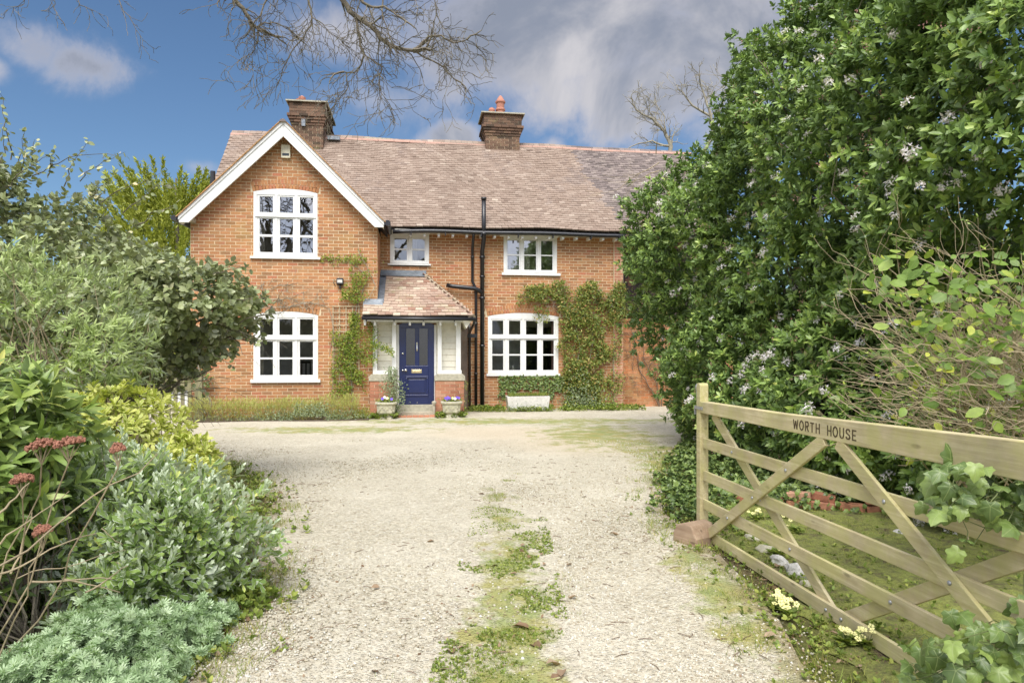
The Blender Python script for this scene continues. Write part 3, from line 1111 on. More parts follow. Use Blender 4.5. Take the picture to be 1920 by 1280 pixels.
# --- windows
def window(key, glass, curtain=None):
    w = WIN[key]
    v = w['v']
    u0, u1 = w['u']
    c, rws = w['cols'], w['rows']
    F = v - 0.018       # face of the frame
    mb = MB()
    # jambs
    j = 0.075
    mb.box(u0, u0 + j, F, v + 0.10, w['zb'], w['zs'])
    mb.box(u1 - j, u1, F, v + 0.10, w['zb'], w['zs'])
    # head: segmental or straight
    ztop_pane = rws[0][1] + 0.035
    if w['ztop'] > w['zs']:
        um = (u0 + u1) / 2; wid = u1 - u0; rise = w['ztop'] - w['zs']
        pts = [(u0, w['zs'])]
        pts = [(u1 - j, ztop_pane), (u0 + j, ztop_pane), (u0 + j, w['zs']), (u0, w['zs'])]
        for i in range(1, 16):
            uu = -wid / 2 + wid * i / 16
            pts.append((um + uu, arc_z(uu, wid, w['zs'], rise)))
        pts += [(u1, w['zs']), (u1 - j, w['zs'])]
        mb.prism(pts[::-1], F, v + 0.10)
    else:
        mb.box(u0 + j, u1 - j, F, v + 0.10, ztop_pane, w['zs'])
        mb.box(u0 - 0.1, u1 + .03, F - 0.01, v + 0.1, w['zs'], w['zs'] + 0.05)
    mb.box(u0 + j, u1 - j, F, v + 0.10, w['zb'], w['zb'] + 0.035)
    # mullions and transom
    mul = []
    for (a, b) in zip(c, c[1:]):
        mc = (a[1] + b[0]) / 2
        mb.box(mc - 0.028, mc + 0.028, F + 0.002, v + 0.10, w['zb'] + 0.035, ztop_pane)
        mul.append(mc)
    three = len(rws) == 3
    if three:
        tz = (rws[0][0] + rws[1][1]) / 2
        e = [u0 + j] + [x for mcx in mul for x in (mcx - 0.028, mcx + 0.028)] + [u1 - j]
        for k in range(0, len(e), 2):
            mb.box(e[k], e[k + 1], F + 0.001, v + 0.10, tz - 0.026, tz + 0.026)
        # small drip mould on the transom
        mb.box(u0 + .03, u1 - .03, F - 0.022, F - 0.0005, tz - 0.036, tz - 0.018)
    fr = mb.build('window', M['white_paint'], house, bevel=0.003)
    # sashes
    edges = [u0 + j] + [x for mcx in mul for x in (mcx - 0.028, mcx + 0.028)] + [u1 - j]
    groups = [(rws[0],), (rws[1], rws[2])] if three else [tuple(rws)]
    zlim = [(tz + 0.026, ztop_pane), (w['zb'] + 0.035, tz - 0.026)] if three else [(w['zb'] + 0.035, ztop_pane)]
    S = F + 0.013
    for ci, (a, b) in enumerate(c):
        ea, eb = edges[2 * ci] + 0.0015, edges[2 * ci + 1] - 0.0015
        for g, (zl, zh) in zip(groups, zlim):
            q = MB()
            za, zb_ = g[-1][0], g[0][1]
            q.box(ea, a, S, S + .05, zl + .0015, zh - .0015); q.box(b, eb, S, S + .05, zl + .0015, zh - .0015)
            q.box(a, b, S, S + .05, zl + .0015, za); q.box(a, b, S, S + .05, zb_, zh - .0015)
            sash = q.build('sash', M['white_paint'], fr, bevel=0.002)
            if len(g) == 2:
                q = MB(); q.box(a, b, S + .004, S + .04, g[1][1], g[0][0]); q.build('glazing_bar', M['white_paint'], fr)
            for (p0, p1) in g:
                q = MB(); q.add([(a, S + .03, p0), (b, S + .03, p0), (b, S + .03, p1), (a, S + .03, p1)], [(0, 1, 2, 3)])
                q.build('pane', glass, fr)
    q = MB()
    s = w['sill']
    q.prism([(v + 0.05, s[2]), (v - 0.065, s[2]), (v - 0.065, s[3] - 0.012), (v + 0.05, s[3] - 0.0005)], s[0], s[1], axis='x')
    q.build('sill', M['white_paint'], fr, bevel=0.003)
    # the room behind
    q = MB()
    D = 1.9
    ra, rb, r0, r1 = u0 - 0.5, u1 + 0.5, w['zb'] - 0.75, w['ztop'] + 0.25
    ra = max(ra, WU0 + .27 if v < -1 else WU1 + .02)
    rb = min(rb, WU1 - .27 if v < -1 else 2.7)
    y0 = v + 0.26
    q.add([(ra, y0, r0), (rb, y0, r0), (rb, y0 + D, r0), (ra, y0 + D, r0), (ra, y0, r1), (rb, y0, r1), (rb, y0 + D, r1), (ra, y0 + D, r1)],
          [(0, 1, 2, 3), (4, 7, 6, 5), (3, 2, 6, 7), (0, 3, 7, 4), (1, 5, 6, 2)])
    q.build('room_interior', M['room_wall'], house)
    return fr


def curtain(fr, u0, u1, v, z0, z1, mat):
    q = MB()
    n = 14
    for i in range(n):
        a = u0 + (u1 - u0) * i / n; b = u0 + (u1 - u0) * (i + 1) / n
        ya = v + 0.02 * math.sin(i * 1.6); yb = v + 0.02 * math.sin((i + 1) * 1.6)
        q.add([(a, ya, z0), (b, yb, z0), (b, yb, z1), (a, ya, z1)], [(0, 1, 2, 3)])
    q.build('curtain', mat, fr)


fw = window('wu', M['glass_high'])
curtain(fw, -6.06, -5.90, WV + 0.16, 3.68, 5.05, M['curtain'])
fw = window('wl', M['glass_low'])
curtain(fw, -6.05, -5.93, WV + 0.16, 0.9, 2.3, M['curtain'])
fr_rl = window('rl', M['glass_low'])
curtain(fr_rl, 1.08, 1.2, 0.16, 0.96, 2.35, M['curtain_pink'])
fr_ru = window('ru', M['glass_high'])
curtain(fr_ru, -0.14, 0.5, 0.2, 3.6, 4.45, M['curtain'])
fr_su = window('su', M['glass_mid'])
curtain(fr_su, -2.58, -2.45, 0.2, 3.8, 4.42, M['curtain'])
# furniture glimpsed through the lower windows
def inside(name, boxes, mat, label, cat):
    q = MB()
    for b in boxes: q.box(*b)
    o = q.build(name, mat)
    o.matrix_world = HO
    tag(o, label, cat)
inside('picture_frame', [(-5.42, -5.17, WV + 2.80, WV + 2.84, 1.55, 1.95), (-5.39, -5.20, WV + 2.79, WV + 2.80, 1.58, 1.92)], M['room_dark'], 'dark framed picture on the grey wall seen through the lower left window', 'picture')
inside('dining_chair', [(-5.32, -5.29, WV + .9, WV + .93, .5, 1.28), (-5.02, -4.99, WV + .9, WV + .93, .5, 1.28), (-5.29, -5.02, WV + .9, WV + .93, 1.22, 1.28), (-5.22, -5.19, WV + .9, WV + .93, .9, 1.22), (-5.12, -5.09, WV + .9, WV + .93, .9, 1.22), (-5.32, -4.99, WV + .93, WV + 1.3, .85, .9)], M['room_dark'], 'dark slat back chair seen through the middle of the lower left window', 'chair')
inside('sideboard', [(-4.98, -4.4, WV + 1.8, WV + 2.2, .15, 1.05), (-4.95, -4.93, WV + 1.9, WV + 1.94, 1.05, 1.30), (-4.7, -4.68, WV + 1.9, WV + 1.94, 1.05, 1.30), (-4.95, -4.68, WV + 1.9, WV + 1.94, 1.30, 1.32)], M['room_mid'], 'low dark sideboard seen through the right of the lower left window', 'cabinet')
inside('fireplace', [(-0.5, -0.28, 2.70, 2.84, .2, 1.35), (.35, .52, 2.70, 2.84, .2, 1.35), (-0.5, .52, 2.66, 2.84, 1.35, 1.47)], M['room_wall'], 'pale mantelpiece seen through the wide kitchen window', 'fireplace')
inside('dresser', [(.62, .70, 1.6, 2.0, .3, 2.2), (1.3, 1.38, 1.6, 2.0, .3, 2.2), (.70, 1.3, 1.95, 2.0, .3, 2.2), (.7, 1.3, 1.6, 1.95, 1.2, 1.24), (.7, 1.3, 1.6, 1.95, 1.6, 1.64)], M['room_dark'], 'tall dark dresser seen through the right of the wide window', 'cabinet')
inside('ornament', [(.05, .10, .2, .24, .95, 1.02), (.06, .09, .205, .235, 1.02, 1.12), (.04, .07, .205, .235, 1.08, 1.14)], M['white_paint'], 'small white ornament on the sill inside the wide lower window', 'ornament')


# --- roofs
tile_meshes = {}
def tile_at(surface, du, n):
    pass


def tile_matrix(u, s, plane, w=0.158, ln=0.20, th=0.013, tilt=0.055):
    """plane: (origin, along, upslope, normal) in the house frame; s = distance up the slope of the tile's lower edge"""
    o, a, up, nn = plane
    c = o + a * u + up * (s + ln / 2 * math.cos(tilt)) + nn * (th / 2 + 0.004 + ln / 2 * math.sin(-tilt) + ln * math.sin(tilt))
    up2 = (up * math.cos(tilt) - nn * math.sin(tilt)).normalized()
    n2 = a.cross(up2).normalized()
    m = Matrix(((a.x * w, up2.x * ln, n2.x * th, c.x), (a.y * w, up2.y * ln, n2.y * th, c.y), (a.z * w, up2.z * ln, n2.z * th, c.z), (0, 0, 0, 1)))
    return m


main_roof_mb = MB()
pt = Vector((0, 1, PITCH)).normalized()
nt = Vector((0, -PITCH, 1)).normalized()
mplane = (Vector((0, EAVE_V - 0.03, EAVE_Z - 0.01)), Vector((1, 0, 0)), pt, nt)
slope_len = (RIDGE_V - EAVE_V + 0.03) / pt.y
roof = MB()
# roof decks (underside and body)
UL, UR = -7.62, 5.6
roof.prism([(EAVE_V, EAVE_Z - 0.05), (RIDGE_V, RIDGE_Z - 0.05), (5.4, RIDGE_Z - 0.05 - PITCH * (5.4 - RIDGE_V)), (5.4, RIDGE_Z - .16 - PITCH * (5.4 - RIDGE_V)), (RIDGE_V, RIDGE_Z - .16), (EAVE_V, EAVE_Z - .09)], UL + .02, UR, axis='x')
roof_o = roof.build('roof', M['felt'], house)
GAUGE, TW = 0.098, 0.166
tiles_main, tiles_grey = MB(), MB()
near_tiles = []
nrows = int(slope_len / GAUGE) + 1
for i in range(nrows):
    s = i * GAUGE
    vv = mplane[0].y + s * pt.y
    zz = mplane[0].z + s * pt.z
    off = (TW / 2 if i % 2 else 0)
    k = 0
    u = UL + off
    while u < UR:
        # inside the wing roof?
        zw = 6.70 - RISE * abs(u - WC)
        if zz < zw - 0.12 and WU0 - .2 < u < WU1 + .25:
            u += TW; continue
        sag = 0.018 * math.sin(u * 0.9 + 1) + 0.012 * math.sin(u * 2.3 + i * .12) + 0.01 * noise.noise(Vector((u * .8, i * .15, 0)))
        m = tile_matrix(u + TW / 2 + R.uniform(-.003, .003), s, mplane, w=TW - 0.006, tilt=0.10 + R.uniform(-.012, .02), th=.034)
        m = Matrix.Translation((0, 0, sag + R.uniform(-.002, .003))) @ m
        fold = 2.05 + (4.7 - 2.05) * 0 + (2.9 - 2.05) * (1 - i / nrows) ** 1.4
        if u > fold + R.uniform(-.08, .08):
            tiles_grey.mbox(m, .5, .5, .5, rnd=R.random())
        else:
            r_ = min(1, max(0, R.gauss(0.52, 0.16)))
            if i < 3 and -3.0 < u < 2.6 and len(near_tiles) < 90: near_tiles.append((m, r_))
            else: tiles_main.mbox(m, .5, .5, .5, rnd=r_)
        u += TW
tiles_main.build('roof_tiling', M['tile_main'], roof_o, kind='stuff')
tiles_grey.build('dark_roof_tiling', M['tile_grey'], roof_o, kind='stuff', label='greyer weathered roof tiles towards the right end')
def box_vars(name, mat, n=8):
    out = []
    for k in range(n):
        q = MB(); q.box(-.5, .5, -.5, .5, -.5, .5, rnd=(k + .5) / n)
        mm = q.mesh(name); mm.materials.append(mat); out.append(mm)
    return out
tv = box_vars('roof_tile', M['tile_main'])
for m, r_ in near_tiles:
    link('roof_tile', tv[min(7, int(r_ * 8))], None, roof_o, m)
# ridge tiles, half round
u = UL
rid = MB()
def ridge_tile(mb, a, b, y, z, r=0.105, axis='x', tilt=0.0):
    n = 7
    vs = []
    for x in (a, b):
        for k in range(n):
            t_ = math.pi * k / (n - 1)
            p = (r * math.cos(t_), r * math.sin(t_) * 0.85)
            vs.append((x, y + p[0], z + p[1]) if axis == 'x' else (y + p[0], x, z + p[1]))
    mb.add(vs, [(k, k + 1, n + k + 1, n + k) for k in range(n - 1)] + [tuple(range(n)), tuple(range(n, 2 * n))])
ru = UL
while ru < UR:
    ridge_tile(rid, ru, ru + 0.44, RIDGE_V, RIDGE_Z - 0.015 + 0.012 * math.sin(ru * 1.3))
    ru += 0.452
rid.build('ridge_tiles', M['ridge_red'], roof_o)

# wing roof: two slopes with the verge at the front
wr = MB()
half = 2.23
for sgn in (-1, 1):
    N = 10
    a = Vector((0, 1, 0)); up = Vector((-sgn, 0, RISE)).normalized(); nn = Vector((sgn * RISE, 0, 1)).normalized()
    # deck strips
    for k in range(N):
        d0, d1 = half * k / N, half * (k + 1) / N
        vend = (2.12 - d0) / PITCH - 0.30
        p = [(WC + sgn * d0, 6.64 - d0), (WC + sgn * d1, 6.64 - d1), (WC + sgn * d1, 6.58 - d1), (WC + sgn * d0, 6.58 - d0)]
        if sgn < 0: p = p[::-1]
        wr.prism(p, WV - 0.28, max(vend, -0.3), axis='y')
wr.build('wing_roof_deck', M['felt'], roof_o)
verge_t, wing_t = [], MB()
for sgn in (-1, 1):
    up = Vector((-sgn, 0, RISE)).normalized(); nn = Vector((sgn * RISE, 0, 1)).normalized()
    a = Vector((0, sgn * -1.0 * -1, 0)) if sgn > 0 else Vector((0, -1, 0))
    o = Vector((WC + sgn * half, WV - 0.36, 6.65 - half))
    a = up.cross(nn) * -1
    a = Vector((0, 1, 0)) if True else a
    rows = int(half * math.sqrt(2) / GAUGE) + 1
    for i in range(rows):
        s = i * GAUGE
        d = half - s / math.sqrt(2)
        vend = (2.12 - d) / PITCH - 0.15
        k = 0
        v_ = 0.0 if i % 2 == 0 else -TW / 2
        while WV - 0.36 + v_ < vend:
            a0 = max(v_, 0.0)
            wd = v_ + TW - a0
            ax = Vector((0, 1, 0)) * (1 if sgn > 0 else 1)
            upv, nv = up, nn
            tilt = 0.06
            ln, th = min(0.20, half * math.sqrt(2) - s + .01), 0.014
            if ln < .03: break
            c = o + ax * (a0 + wd / 2) + upv * (s + ln / 2) + nv * (th / 2 + 0.004 + ln / 2 * math.sin(tilt))
            up2 = (upv * math.cos(tilt) - nv * math.sin(tilt)).normalized()
            n2 = (nv * math.cos(tilt) + upv * math.sin(tilt)).normalized()
            wdd = wd - 0.005
            m = Matrix(((ax.x * wdd, up2.x * ln, n2.x * th, c.x), (ax.y * wdd, up2.y * ln, n2.y * th, c.y), (ax.z * wdd, up2.z * ln, n2.z * th, c.z), (0, 0, 0, 1)))
            if v_ <= 0.0: verge_t.append((m, R.random()))
            else: wing_t.mbox(m, .5, .5, .5, rnd=min(1, max(0, R.gauss(.5, .2))))
            v_ += TW
wing_t.build('wing_roof_tiling', M['tile_main'], roof_o, kind='stuff')
tv = box_vars('verge_tile', M['tile_orange'], 5)
for m, r_ in verge_t:
    link('verge_tile', tv[min(4, int(r_ * 5))], None, roof_o, m)
wrid = MB()
ry = WV - 0.37
while ry < 1.6:
    ridge_tile(wrid, ry, ry + 0.40, WC, 6.60, r=0.075, axis='y'); ry += 0.41
wrid.build('wing_ridge_tiles', M['tile_grey'], roof_o)
# bargeboards
bb = MB()
bv0, bv1 = WV - 0.30, WV - 0.255
top, th_ = 6.655, 0.36
L = 2.20
bb.prism([(WC, top), (WC - L, top - L), (WC - L, top - L - 0.13), (WC - L + 0.2, top - L - .13), (WC, top - th_)], bv0, bv1)
bb.build('bargeboard', M['white_paint'], roof_o, bevel=0.003)
bb = MB()
bb.prism([(WC + .001, top - th_), (WC + L - 0.2, top - L - .13), (WC + L, top - L - 0.13), (WC + L, top - L), (WC + .001, top)], bv0, bv1)
bb.build('bargeboard', M['white_paint'], roof_o, bevel=0.003)
for sgn in (-1, 1):       # raised outer fillet on the boards
    q = MB()
    pts = [(WC + sgn * .002, top + 0.012), (WC + sgn * (L + .01), top - L + .002), (WC + sgn * (L + .01), top - L - .085), (WC + sgn * .002, top - .088)]
    if sgn > 0: pts = pts[::-1]
    q.prism(pts, bv0 - 0.022, bv0 - 0.0005)
    q.build('verge_fillet', M['white_paint'], roof_o, bevel=0.002)
    q = MB()    # soffit
    pts = [(WC + sgn * .002, top - .12), (WC + sgn * L, top - L - .12), (WC + sgn * L, top - L - .14), (WC + sgn * .002, top - .14)]
    if sgn > 0: pts = pts[::-1]
    q.prism(pts, bv1 + .001, WV - .02)
    q.build('soffit', M['white_paint'], roof_o)
q = MB(); q.box(WC - 2.02, WC - 1.93, WV - 0.25, WV, 4.36, 4.46); q.build('corbel', M['stone'], roof_o)

# gutters and rafter feet
def half_pipe(mb, p0, p1, r=0.055):
    mb.tube([p0, p1], r, 10)
g = MB()
pts = []
for i in range(25):
    uu = -3.05 + (2.95 + 3.05) * i / 24
    dz = 0.045 * math.sin(min(1, (uu + 3.05) / 1.6) * math.pi / 2) - 0.0 + 0.01 * math.sin(uu * 2)
    pts.append((uu, EAVE_V - 0.07, EAVE_Z - 0.10 + dz - 0.045))
g.tube(pts, 0.052, 10)
g.build('gutter', M['black_iron'], house, smooth=True)
g = MB()
g.tube([(WC + 2.29, WV - 0.34, 4.42), (WC + 2.285, -0.43, 4.45)], 0.062, 12)
g.tube([(WC + 2.29, WV - 0.345, 4.42), (WC + 2.29, WV - 0.32, 4.42)], 0.068, 12)
g.build('gutter', M['black_iron'], house)
g = MB()
g.tube([(WC - 2.29, WV - 0.34, 4.41), (WC - 2.285, -0.2, 4.43)], 0.062, 12)
g.build('gutter', M['black_iron'], house)
q = MB()
q.box(-3.0, 2.95, EAVE_V - 0.015, EAVE_V + 0.01, EAVE_Z - 0.155, EAVE_Z - 0.055)
q.build('fascia', M['cream_boards'], house)
q = MB(); q.box(-3.1, 2.95, EAVE_V + .012, 0.0, EAVE_Z - 0.06, EAVE_Z - 0.045); q.build('soffit', M['white_paint'], house)
rf = None
u_ = -2.62
while u_ < 2.9:
    q = MB(); q.box(-.028, .028, 0, .28, 0, .085)
    if rf is None: rf = q.mesh('rafter_foot'); rf.materials.append(M['white_paint'])
    link('rafter_foot', rf, None, house, Matrix.Translation((u_, EAVE_V + .02 - .03, EAVE_Z - 0.215)))
    u_ += 0.355
u_ = -2.9
for x in (-2.6, -1.75, -0.85, 0.1, 1.0, 2.0, 2.75):
    q = MB(); q.box(x - .012, x + .012, EAVE_V - .14, EAVE_V - .012, EAVE_Z - .215, EAVE_Z - .14); q.build('gutter_bracket', M['black_iron'], house)

# chimneys
def chimney(c0, c1, v0, v1, z0, z1, label):
    st = MB()
    st.box(c0 + .008, c1 - .008, v0 + .008, v1 - .008, z0, z1 - .3)
    ch = st.build('chimney', M['mortar'], house, label=label)
    store = []
    def ring(z, grow_, h=COURSE):
        a0, a1, b0, b1 = c0 - grow_, c1 + grow_, v0 - grow_, v1 + grow_
        off = 0.11 if int(round(z / COURSE)) % 2 else 0.0
        x = a0 - off
        while x < a1 - .02:
            xa, xb = max(x, a0), min(x + .225, a1)
            if xb - xa > .03:
                for vv in (b0 + .05, b1 - .05):
                    add_brick(store, (xa + xb) / 2, vv, z + h / 2, xb - xa - .009, .1, h - .009)
            x += .225
        y = b0 + .1 - off
        while y < b1 - .1:
            ya, yb = max(y, b0 + .1), min(y + .225, b1 - .1)
            if yb - ya > .03:
                for xx in (a0 + .05, a1 - .05):
                    add_brick(store, xx, (ya + yb) / 2, z + h / 2, .1, yb - ya - .009, h - .009)
            y += .225
    z = z0
    H = z1 - z0
    while z < z1 - .02:
        d = z1 - z
        grow_ = 0.0
        if d < 0.08: grow_ = .10
        elif d < 0.36: grow_ = .055
        elif d < 0.44: grow_ = .11
        elif d < 0.52: grow_ = .075
        elif d < 0.60: grow_ = .045
        elif d < 0.68: grow_ = .02
        ring(z, grow_)
        z += COURSE
    cap = MB()
    cap.box(c0 - .04, c1 + .04, v0 - .04, v1 + .04, z1 - .36, z1 - .002)
    cap.box(c0 - .135, c1 + .135, v0 - .135, v1 + .135, z1, z1 + .035)
    cap.build('chimney_cap', M['stone'], ch)
    mbb = MB()
    for m, r_ in store: mbb.mbox(m, .5, .5, .5, rnd=r_)
    mbb.build('brickwork', M['brick_sooty'], ch, kind='stuff')
    return ch


ch1 = chimney(-5.90, -5.04, 2.0, 3.75, 6.6, 8.42, 'broad sooty chimney stack behind the gable')
q = MB(); q.box(-5.62, -5.52, 1.93, 1.995, 7.76, 8.0); q.build('flue_plate', M['lead'], ch1)
q = MB(); q.lathe([(.12, 0), (.13, .06), (.1, .1), (.11, .16)], (-5.72, 2.3, 8.45), 14); q.lathe([(.09, .0), (.10, .07), (.02, .12)], (-5.66, 2.3, 8.60), 12)
q.build('chimney_pot', M['terracotta'], ch1, smooth=False)
ch2 = chimney(-0.46, 0.55, 2.25, 3.1, 7.0, 8.45, 'narrower stack with a tall pot on the ridge')
q = MB(); q.lathe([(.15, 0), (.17, .04), (.12, .09), (.115, .2), (.145, .22), (.145, .26), (.115, .29), (.12, .42), (.15, .45), (.15, .49), (.12, .52), (.10, .56), (.06, .62), (.03, .66)], (0.02, 2.6, 8.47), 18)
q.build('chimney_pot', M['terracotta'], ch2)
q = MB(); q.lathe([(.15, 0), (.16, .04), (.11, .12), (.12, .16)], (-0.24, 2.6, 8.47), 16); q.lathe([(.08, 0), (.1, .06), (.08, .12), (.02, .15)], (-0.24, 2.6, 8.62), 12)
q.build('chimney_pot', M['terracotta'], ch2)
q = MB(); q.box(-4.95, -4.62, 2.2, 2.62, 7.50, 7.60); q.build('lead_flashing', M['lead'], roof_o)
q = MB(); q.box(-3.95, -3.2, 2.45, 2.7, 7.58, 7.68); q.build('ridge_vent', M['stone'], roof_o)
q = MB(); q.tube([(-7.50, .3, 5.0), (-7.50, .3, 6.0)], .06, 10); q.build('vent_pipe', M['black_iron'], house)

# drainpipes
def pipe(pts, r, name='drainpipe', collars=()):
    q = MB(); q.tube(pts, r, 12)
    for c in collars:
        q.tube([(pts[0][0] if len(c) < 3 else c[2], c[1], c[0]), (pts[0][0] if len(c) < 3 else c[2], c[1], c[0] + .06)], r * 1.28, 12)
    return q.build(name, M['black_iron'], house, smooth=True)
pipe([(-1.04, -.40, 4.5), (-1.04, -.40, 4.42), (-1.04, -.09, 4.15), (-1.04, -.09, 3.30), (-0.95, -.09, 3.12), (-0.95, -.09, 0.02)], .036, collars=[(2.2, -.09, -.95), (.9, -.09, -.95), (3.0, -.09, -.95), (3.9, -.09)])
pipe([(-0.78, -.41, 5.40), (-0.78, -.41, 4.35), (-0.79, -.12, 4.08), (-0.79, -.12, 0.02)], .056, 'soil_pipe', collars=[(5.34, -.41, -.78), (4.45, -.41, -.78), (3.9, -.12, -.79), (3.4, -.12, -.79), (2.85, -.12, -.79), (1.62, -.12, -.79)])
pipe([(-1.70, -.12, 3.20), (-1.55, -.16, 3.17), (-0.98, -.16, 3.12), (-0.79, -.16, 3.02)], .056, 'waste_pipe')
pipe([(-1.13, -.14, 2.22), (-1.12, -.14, 2.05), (-1.12, -.14, 0.02)], .034)
q = MB(); q.box(-1.17, -.92, -.17, -.1, 1.86, 1.96); q.build('pipe_bracket', M['black_iron'], house)

# --- porch
porch = empty('porch', (0, 0, 0), 0, house)
PV = -1.75
def pl_bricks(u0, u1, v0, v1, z1):
    st = []
    n = int(z1 / COURSE)
    for i in range(n):
        off = .1125 if i % 2 else 0
        x = u0 - off
        while x < u1 - .02:
            xa, xb = max(x, u0), min(x + .225, u1)
            if xb - xa > .03: add_brick(st, (xa + xb) / 2, v0 + .045, i * COURSE + COURSE / 2, xb - xa - .01, .09, COURSE - .01)
            x += .225
        y = v0 + .09 - off
        while y < v1:
            ya, yb = max(y, v0 + .09), min(y + .225, v1)
            if yb - ya > .03:
                for xx in (u0 + .045, u1 - .045): add_brick(st, xx, (ya + yb) / 2, i * COURSE + COURSE / 2, .09, yb - ya - .01, COURSE - .01)
            y += .225
    return st
for (a, b, v1) in ((-3.53, -2.98, -1.0), (-2.04, -1.37, -0.02)):
    q = MB(); q.box(a + .008, b - .008, PV + .008, v1, 0, 0.83)
    pw = q.build('plinth', M['mortar'], house)
    st = pl_bricks(a, b, PV, v1, .83)
    emit_bricks(st, pw, M['brick_red'], 40, lambda p: p.y + abs(p.z - .4) * .1)
    q = MB()
    q.prism([(a - .02, .83), (b + .02, .83), (b + .02, .93), (b - .04, .985), (a + .04, .985), (a - .02, .93)][::-1], PV - .02, v1 + .0)
    q.build('coping_stone', M['stone'], pw, bevel=.006)
# timber: sill beams, posts, head beam
def timber(name, *b, bev=.004):
    q = MB(); q.box(*b); return q.build(name, M['white_paint'], porch, bevel=bev)
timber('sill_beam', -3.46, -3.0, PV + .03, PV + .13, .985, 1.07)
timber('sill_beam', -1.99, -1.43, PV + .03, PV + .13, .985, 1.07)
timber('post', -3.46, -3.36, PV + .035, PV + .125, 1.07, 2.17)
timber('post', -3.025, -2.93, PV + .035, PV + .125, 1.07 - .0, 2.17)
timber('post', -1.985, -1.89, PV + .035, PV + .125, 1.07 - .0, 2.17)
timber('post', -1.56, -1.45, PV + .035, PV + .125, 1.07, 2.17)
timber('head_beam', -3.5, -1.42, PV + .03, PV + .13, 2.17, 2.25)
timber('fascia', -3.64, -1.24, PV - .24, PV - .22, 2.185, 2.255, bev=.002)
for x in (-3.62, -3.40, -2.96, -2.62, -2.31, -1.93, -1.58, -1.33):
    q = MB(); q.box(x - .025, x + .025, PV - .215, PV + .03, 2.10, 2.185); q.build('rafter_foot', M['white_paint'], porch)
# boarded back and side walls of the porch with the door opening
DV = -1.50
DU0, DU1 = -2.87, -2.06
q = MB()
bz = 0.0
def boards(u0, u1, z0, z1, v, h=.14):
    q = MB(); z = z0
    while z < z1 - .001:
        zz = min(z + h, z1)
        q.prism([(v + .02, z), (v - .004, z), (v - .010, z + .01), (v - .004, zz - .004), (v + .02, zz - .004)], u0, u1, axis='x')
        z = zz
    return q.build('boarding', M['cream_boards'], porch)
boards(-3.36, DU0 - .05, 0.3, 2.6, DV)
boards(DU1 + .05, -1.44, 0.3, 2.6, DV)
boards(DU0 - .05, DU1 + .05, 2.24, 2.6, DV)
q = MB(); q.box(-1.53, -1.44, PV + .13, DV - .012, .985, 2.2); q.build('side_panel', M['cream_boards'], porch)
q = MB(); q.box(-3.45, -3.37, PV + .13, DV - .012, .985, 2.2); q.build('side_panel', M['cream_boards'], porch)
q = MB(); q.box(-3.36, -1.44, PV + .13, 0, 2.255, 2.27); q.build('ceiling', M['cream_boards'], porch)
# door case
q = MB()
q.box(DU0 - .05, DU0, DV - .03, DV + .06, .27, 2.13); q.box(DU1, DU1 + .05, DV - .03, DV + .06, .27, 2.13)
q.build('door_case', M['white_paint'], porch, bevel=.003)
# door
dm = (DU0 + DU1) / 2
dw = DU1 - DU0
def dtop(u): return arc_z(u - dm, dw, 2.135, .085)
q = MB()
DF = DV + .0
pts = [(DU0, 2.135)] + [(DU0 + dw * i / 12, dtop(DU0 + dw * i / 12)) for i in range(1, 12)] + [(DU1, 2.135)]
q.prism([(DU0, 2.055), (DU1, 2.055)] + pts[::-1], DF - .045, DF)                                   # arched top rail / head
q.box(DU0 + .001, DU0 + .145, DF - .04, DF, .27, 2.055)
q.box(DU1 - .135, DU1 - .001, DF - .04, DF, .27, 2.055)
q.box(-2.49, -2.42, DF - .04, DF, 1.17, 2.055)
q.box(DU0 + .145, DU1 - .135, DF - .04, DF, .93, 1.17)
q.box(DU0 + .145, DU1 - .135, DF - .04, DF, .27, .46)
door = q.build('door', M['blue_door'], house, bevel=.004, label='glossy dark blue front door with brass fittings')
q = MB()
for (a, b, z0, z1) in ((DU0 + .145, -2.49, 1.17, 2.055), (-2.42, DU1 - .135, 1.17, 2.055)):
    e = .016
    q.box(a, b, DF - .034, DF - .015, z0, z0 + e); q.box(a, b, DF - .034, DF - .015, z1 - e, z1)
    q.box(a, a + e, DF - .034, DF - .015, z0 + e, z1 - e); q.box(b - e, b, DF - .034, DF - .015, z0 + e, z1 - e)
q.build('glazing_bead', M['blue_door'], door)
for (a, b, z0, z1) in ((DU0 + .145, -2.49, 1.17, 2.055), (-2.42, DU1 - .135, 1.17, 2.055)):
    q = MB(); q.add([(a, DF - .02, z0), (b, DF - .02, z0), (b, DF - .02, z1), (a, DF - .02, z1)], [(0, 1, 2, 3)])
    q.build('glass_panel', M['glass_frosted'], door)
q = MB()
a, b, z0, z1 = DU0 + .145, DU1 - .135, .46, .93
for (k, d) in ((.0, .05), (.022, .038)):
    pass
q.box(a, b, DF - .02, DF, z0, z1)
q.prism([(z0, DF - .02), (z0, DF - .052), (z0 + .03, DF - .052), (z0 + .05, DF - .02)], a, b, axis='x') if False else None
for (x0, x1, y0, y1) in ((a, b, z0, z0 + .04), (a, b, z1 - .04, z1), (a, a + .04, z0 + .04, z1 - .04), (b - .04, b, z0 + .04, z1 - .04)):
    q.box(x0, x1, DF - .056, DF - .02, y0, y1)
q.box(a + .075, b - .075, DF - .034, DF - .02, z0 + .075, z1 - .075)
q.build('lower_panel', M['blue_door'], door, bevel=.007)
q = MB(); q.box(-2.585, -2.35, DF - .05, DF - .041, 1.005, 1.085); q.box(-2.56, -2.375, DF - .056, DF - .05, 1.025, 1.065); q.build('letterbox', M['brass'], door, bevel=.003)
q = MB(); q.lathe([(.0, 0), (.034, .0)], (0, 0, 0), 12)
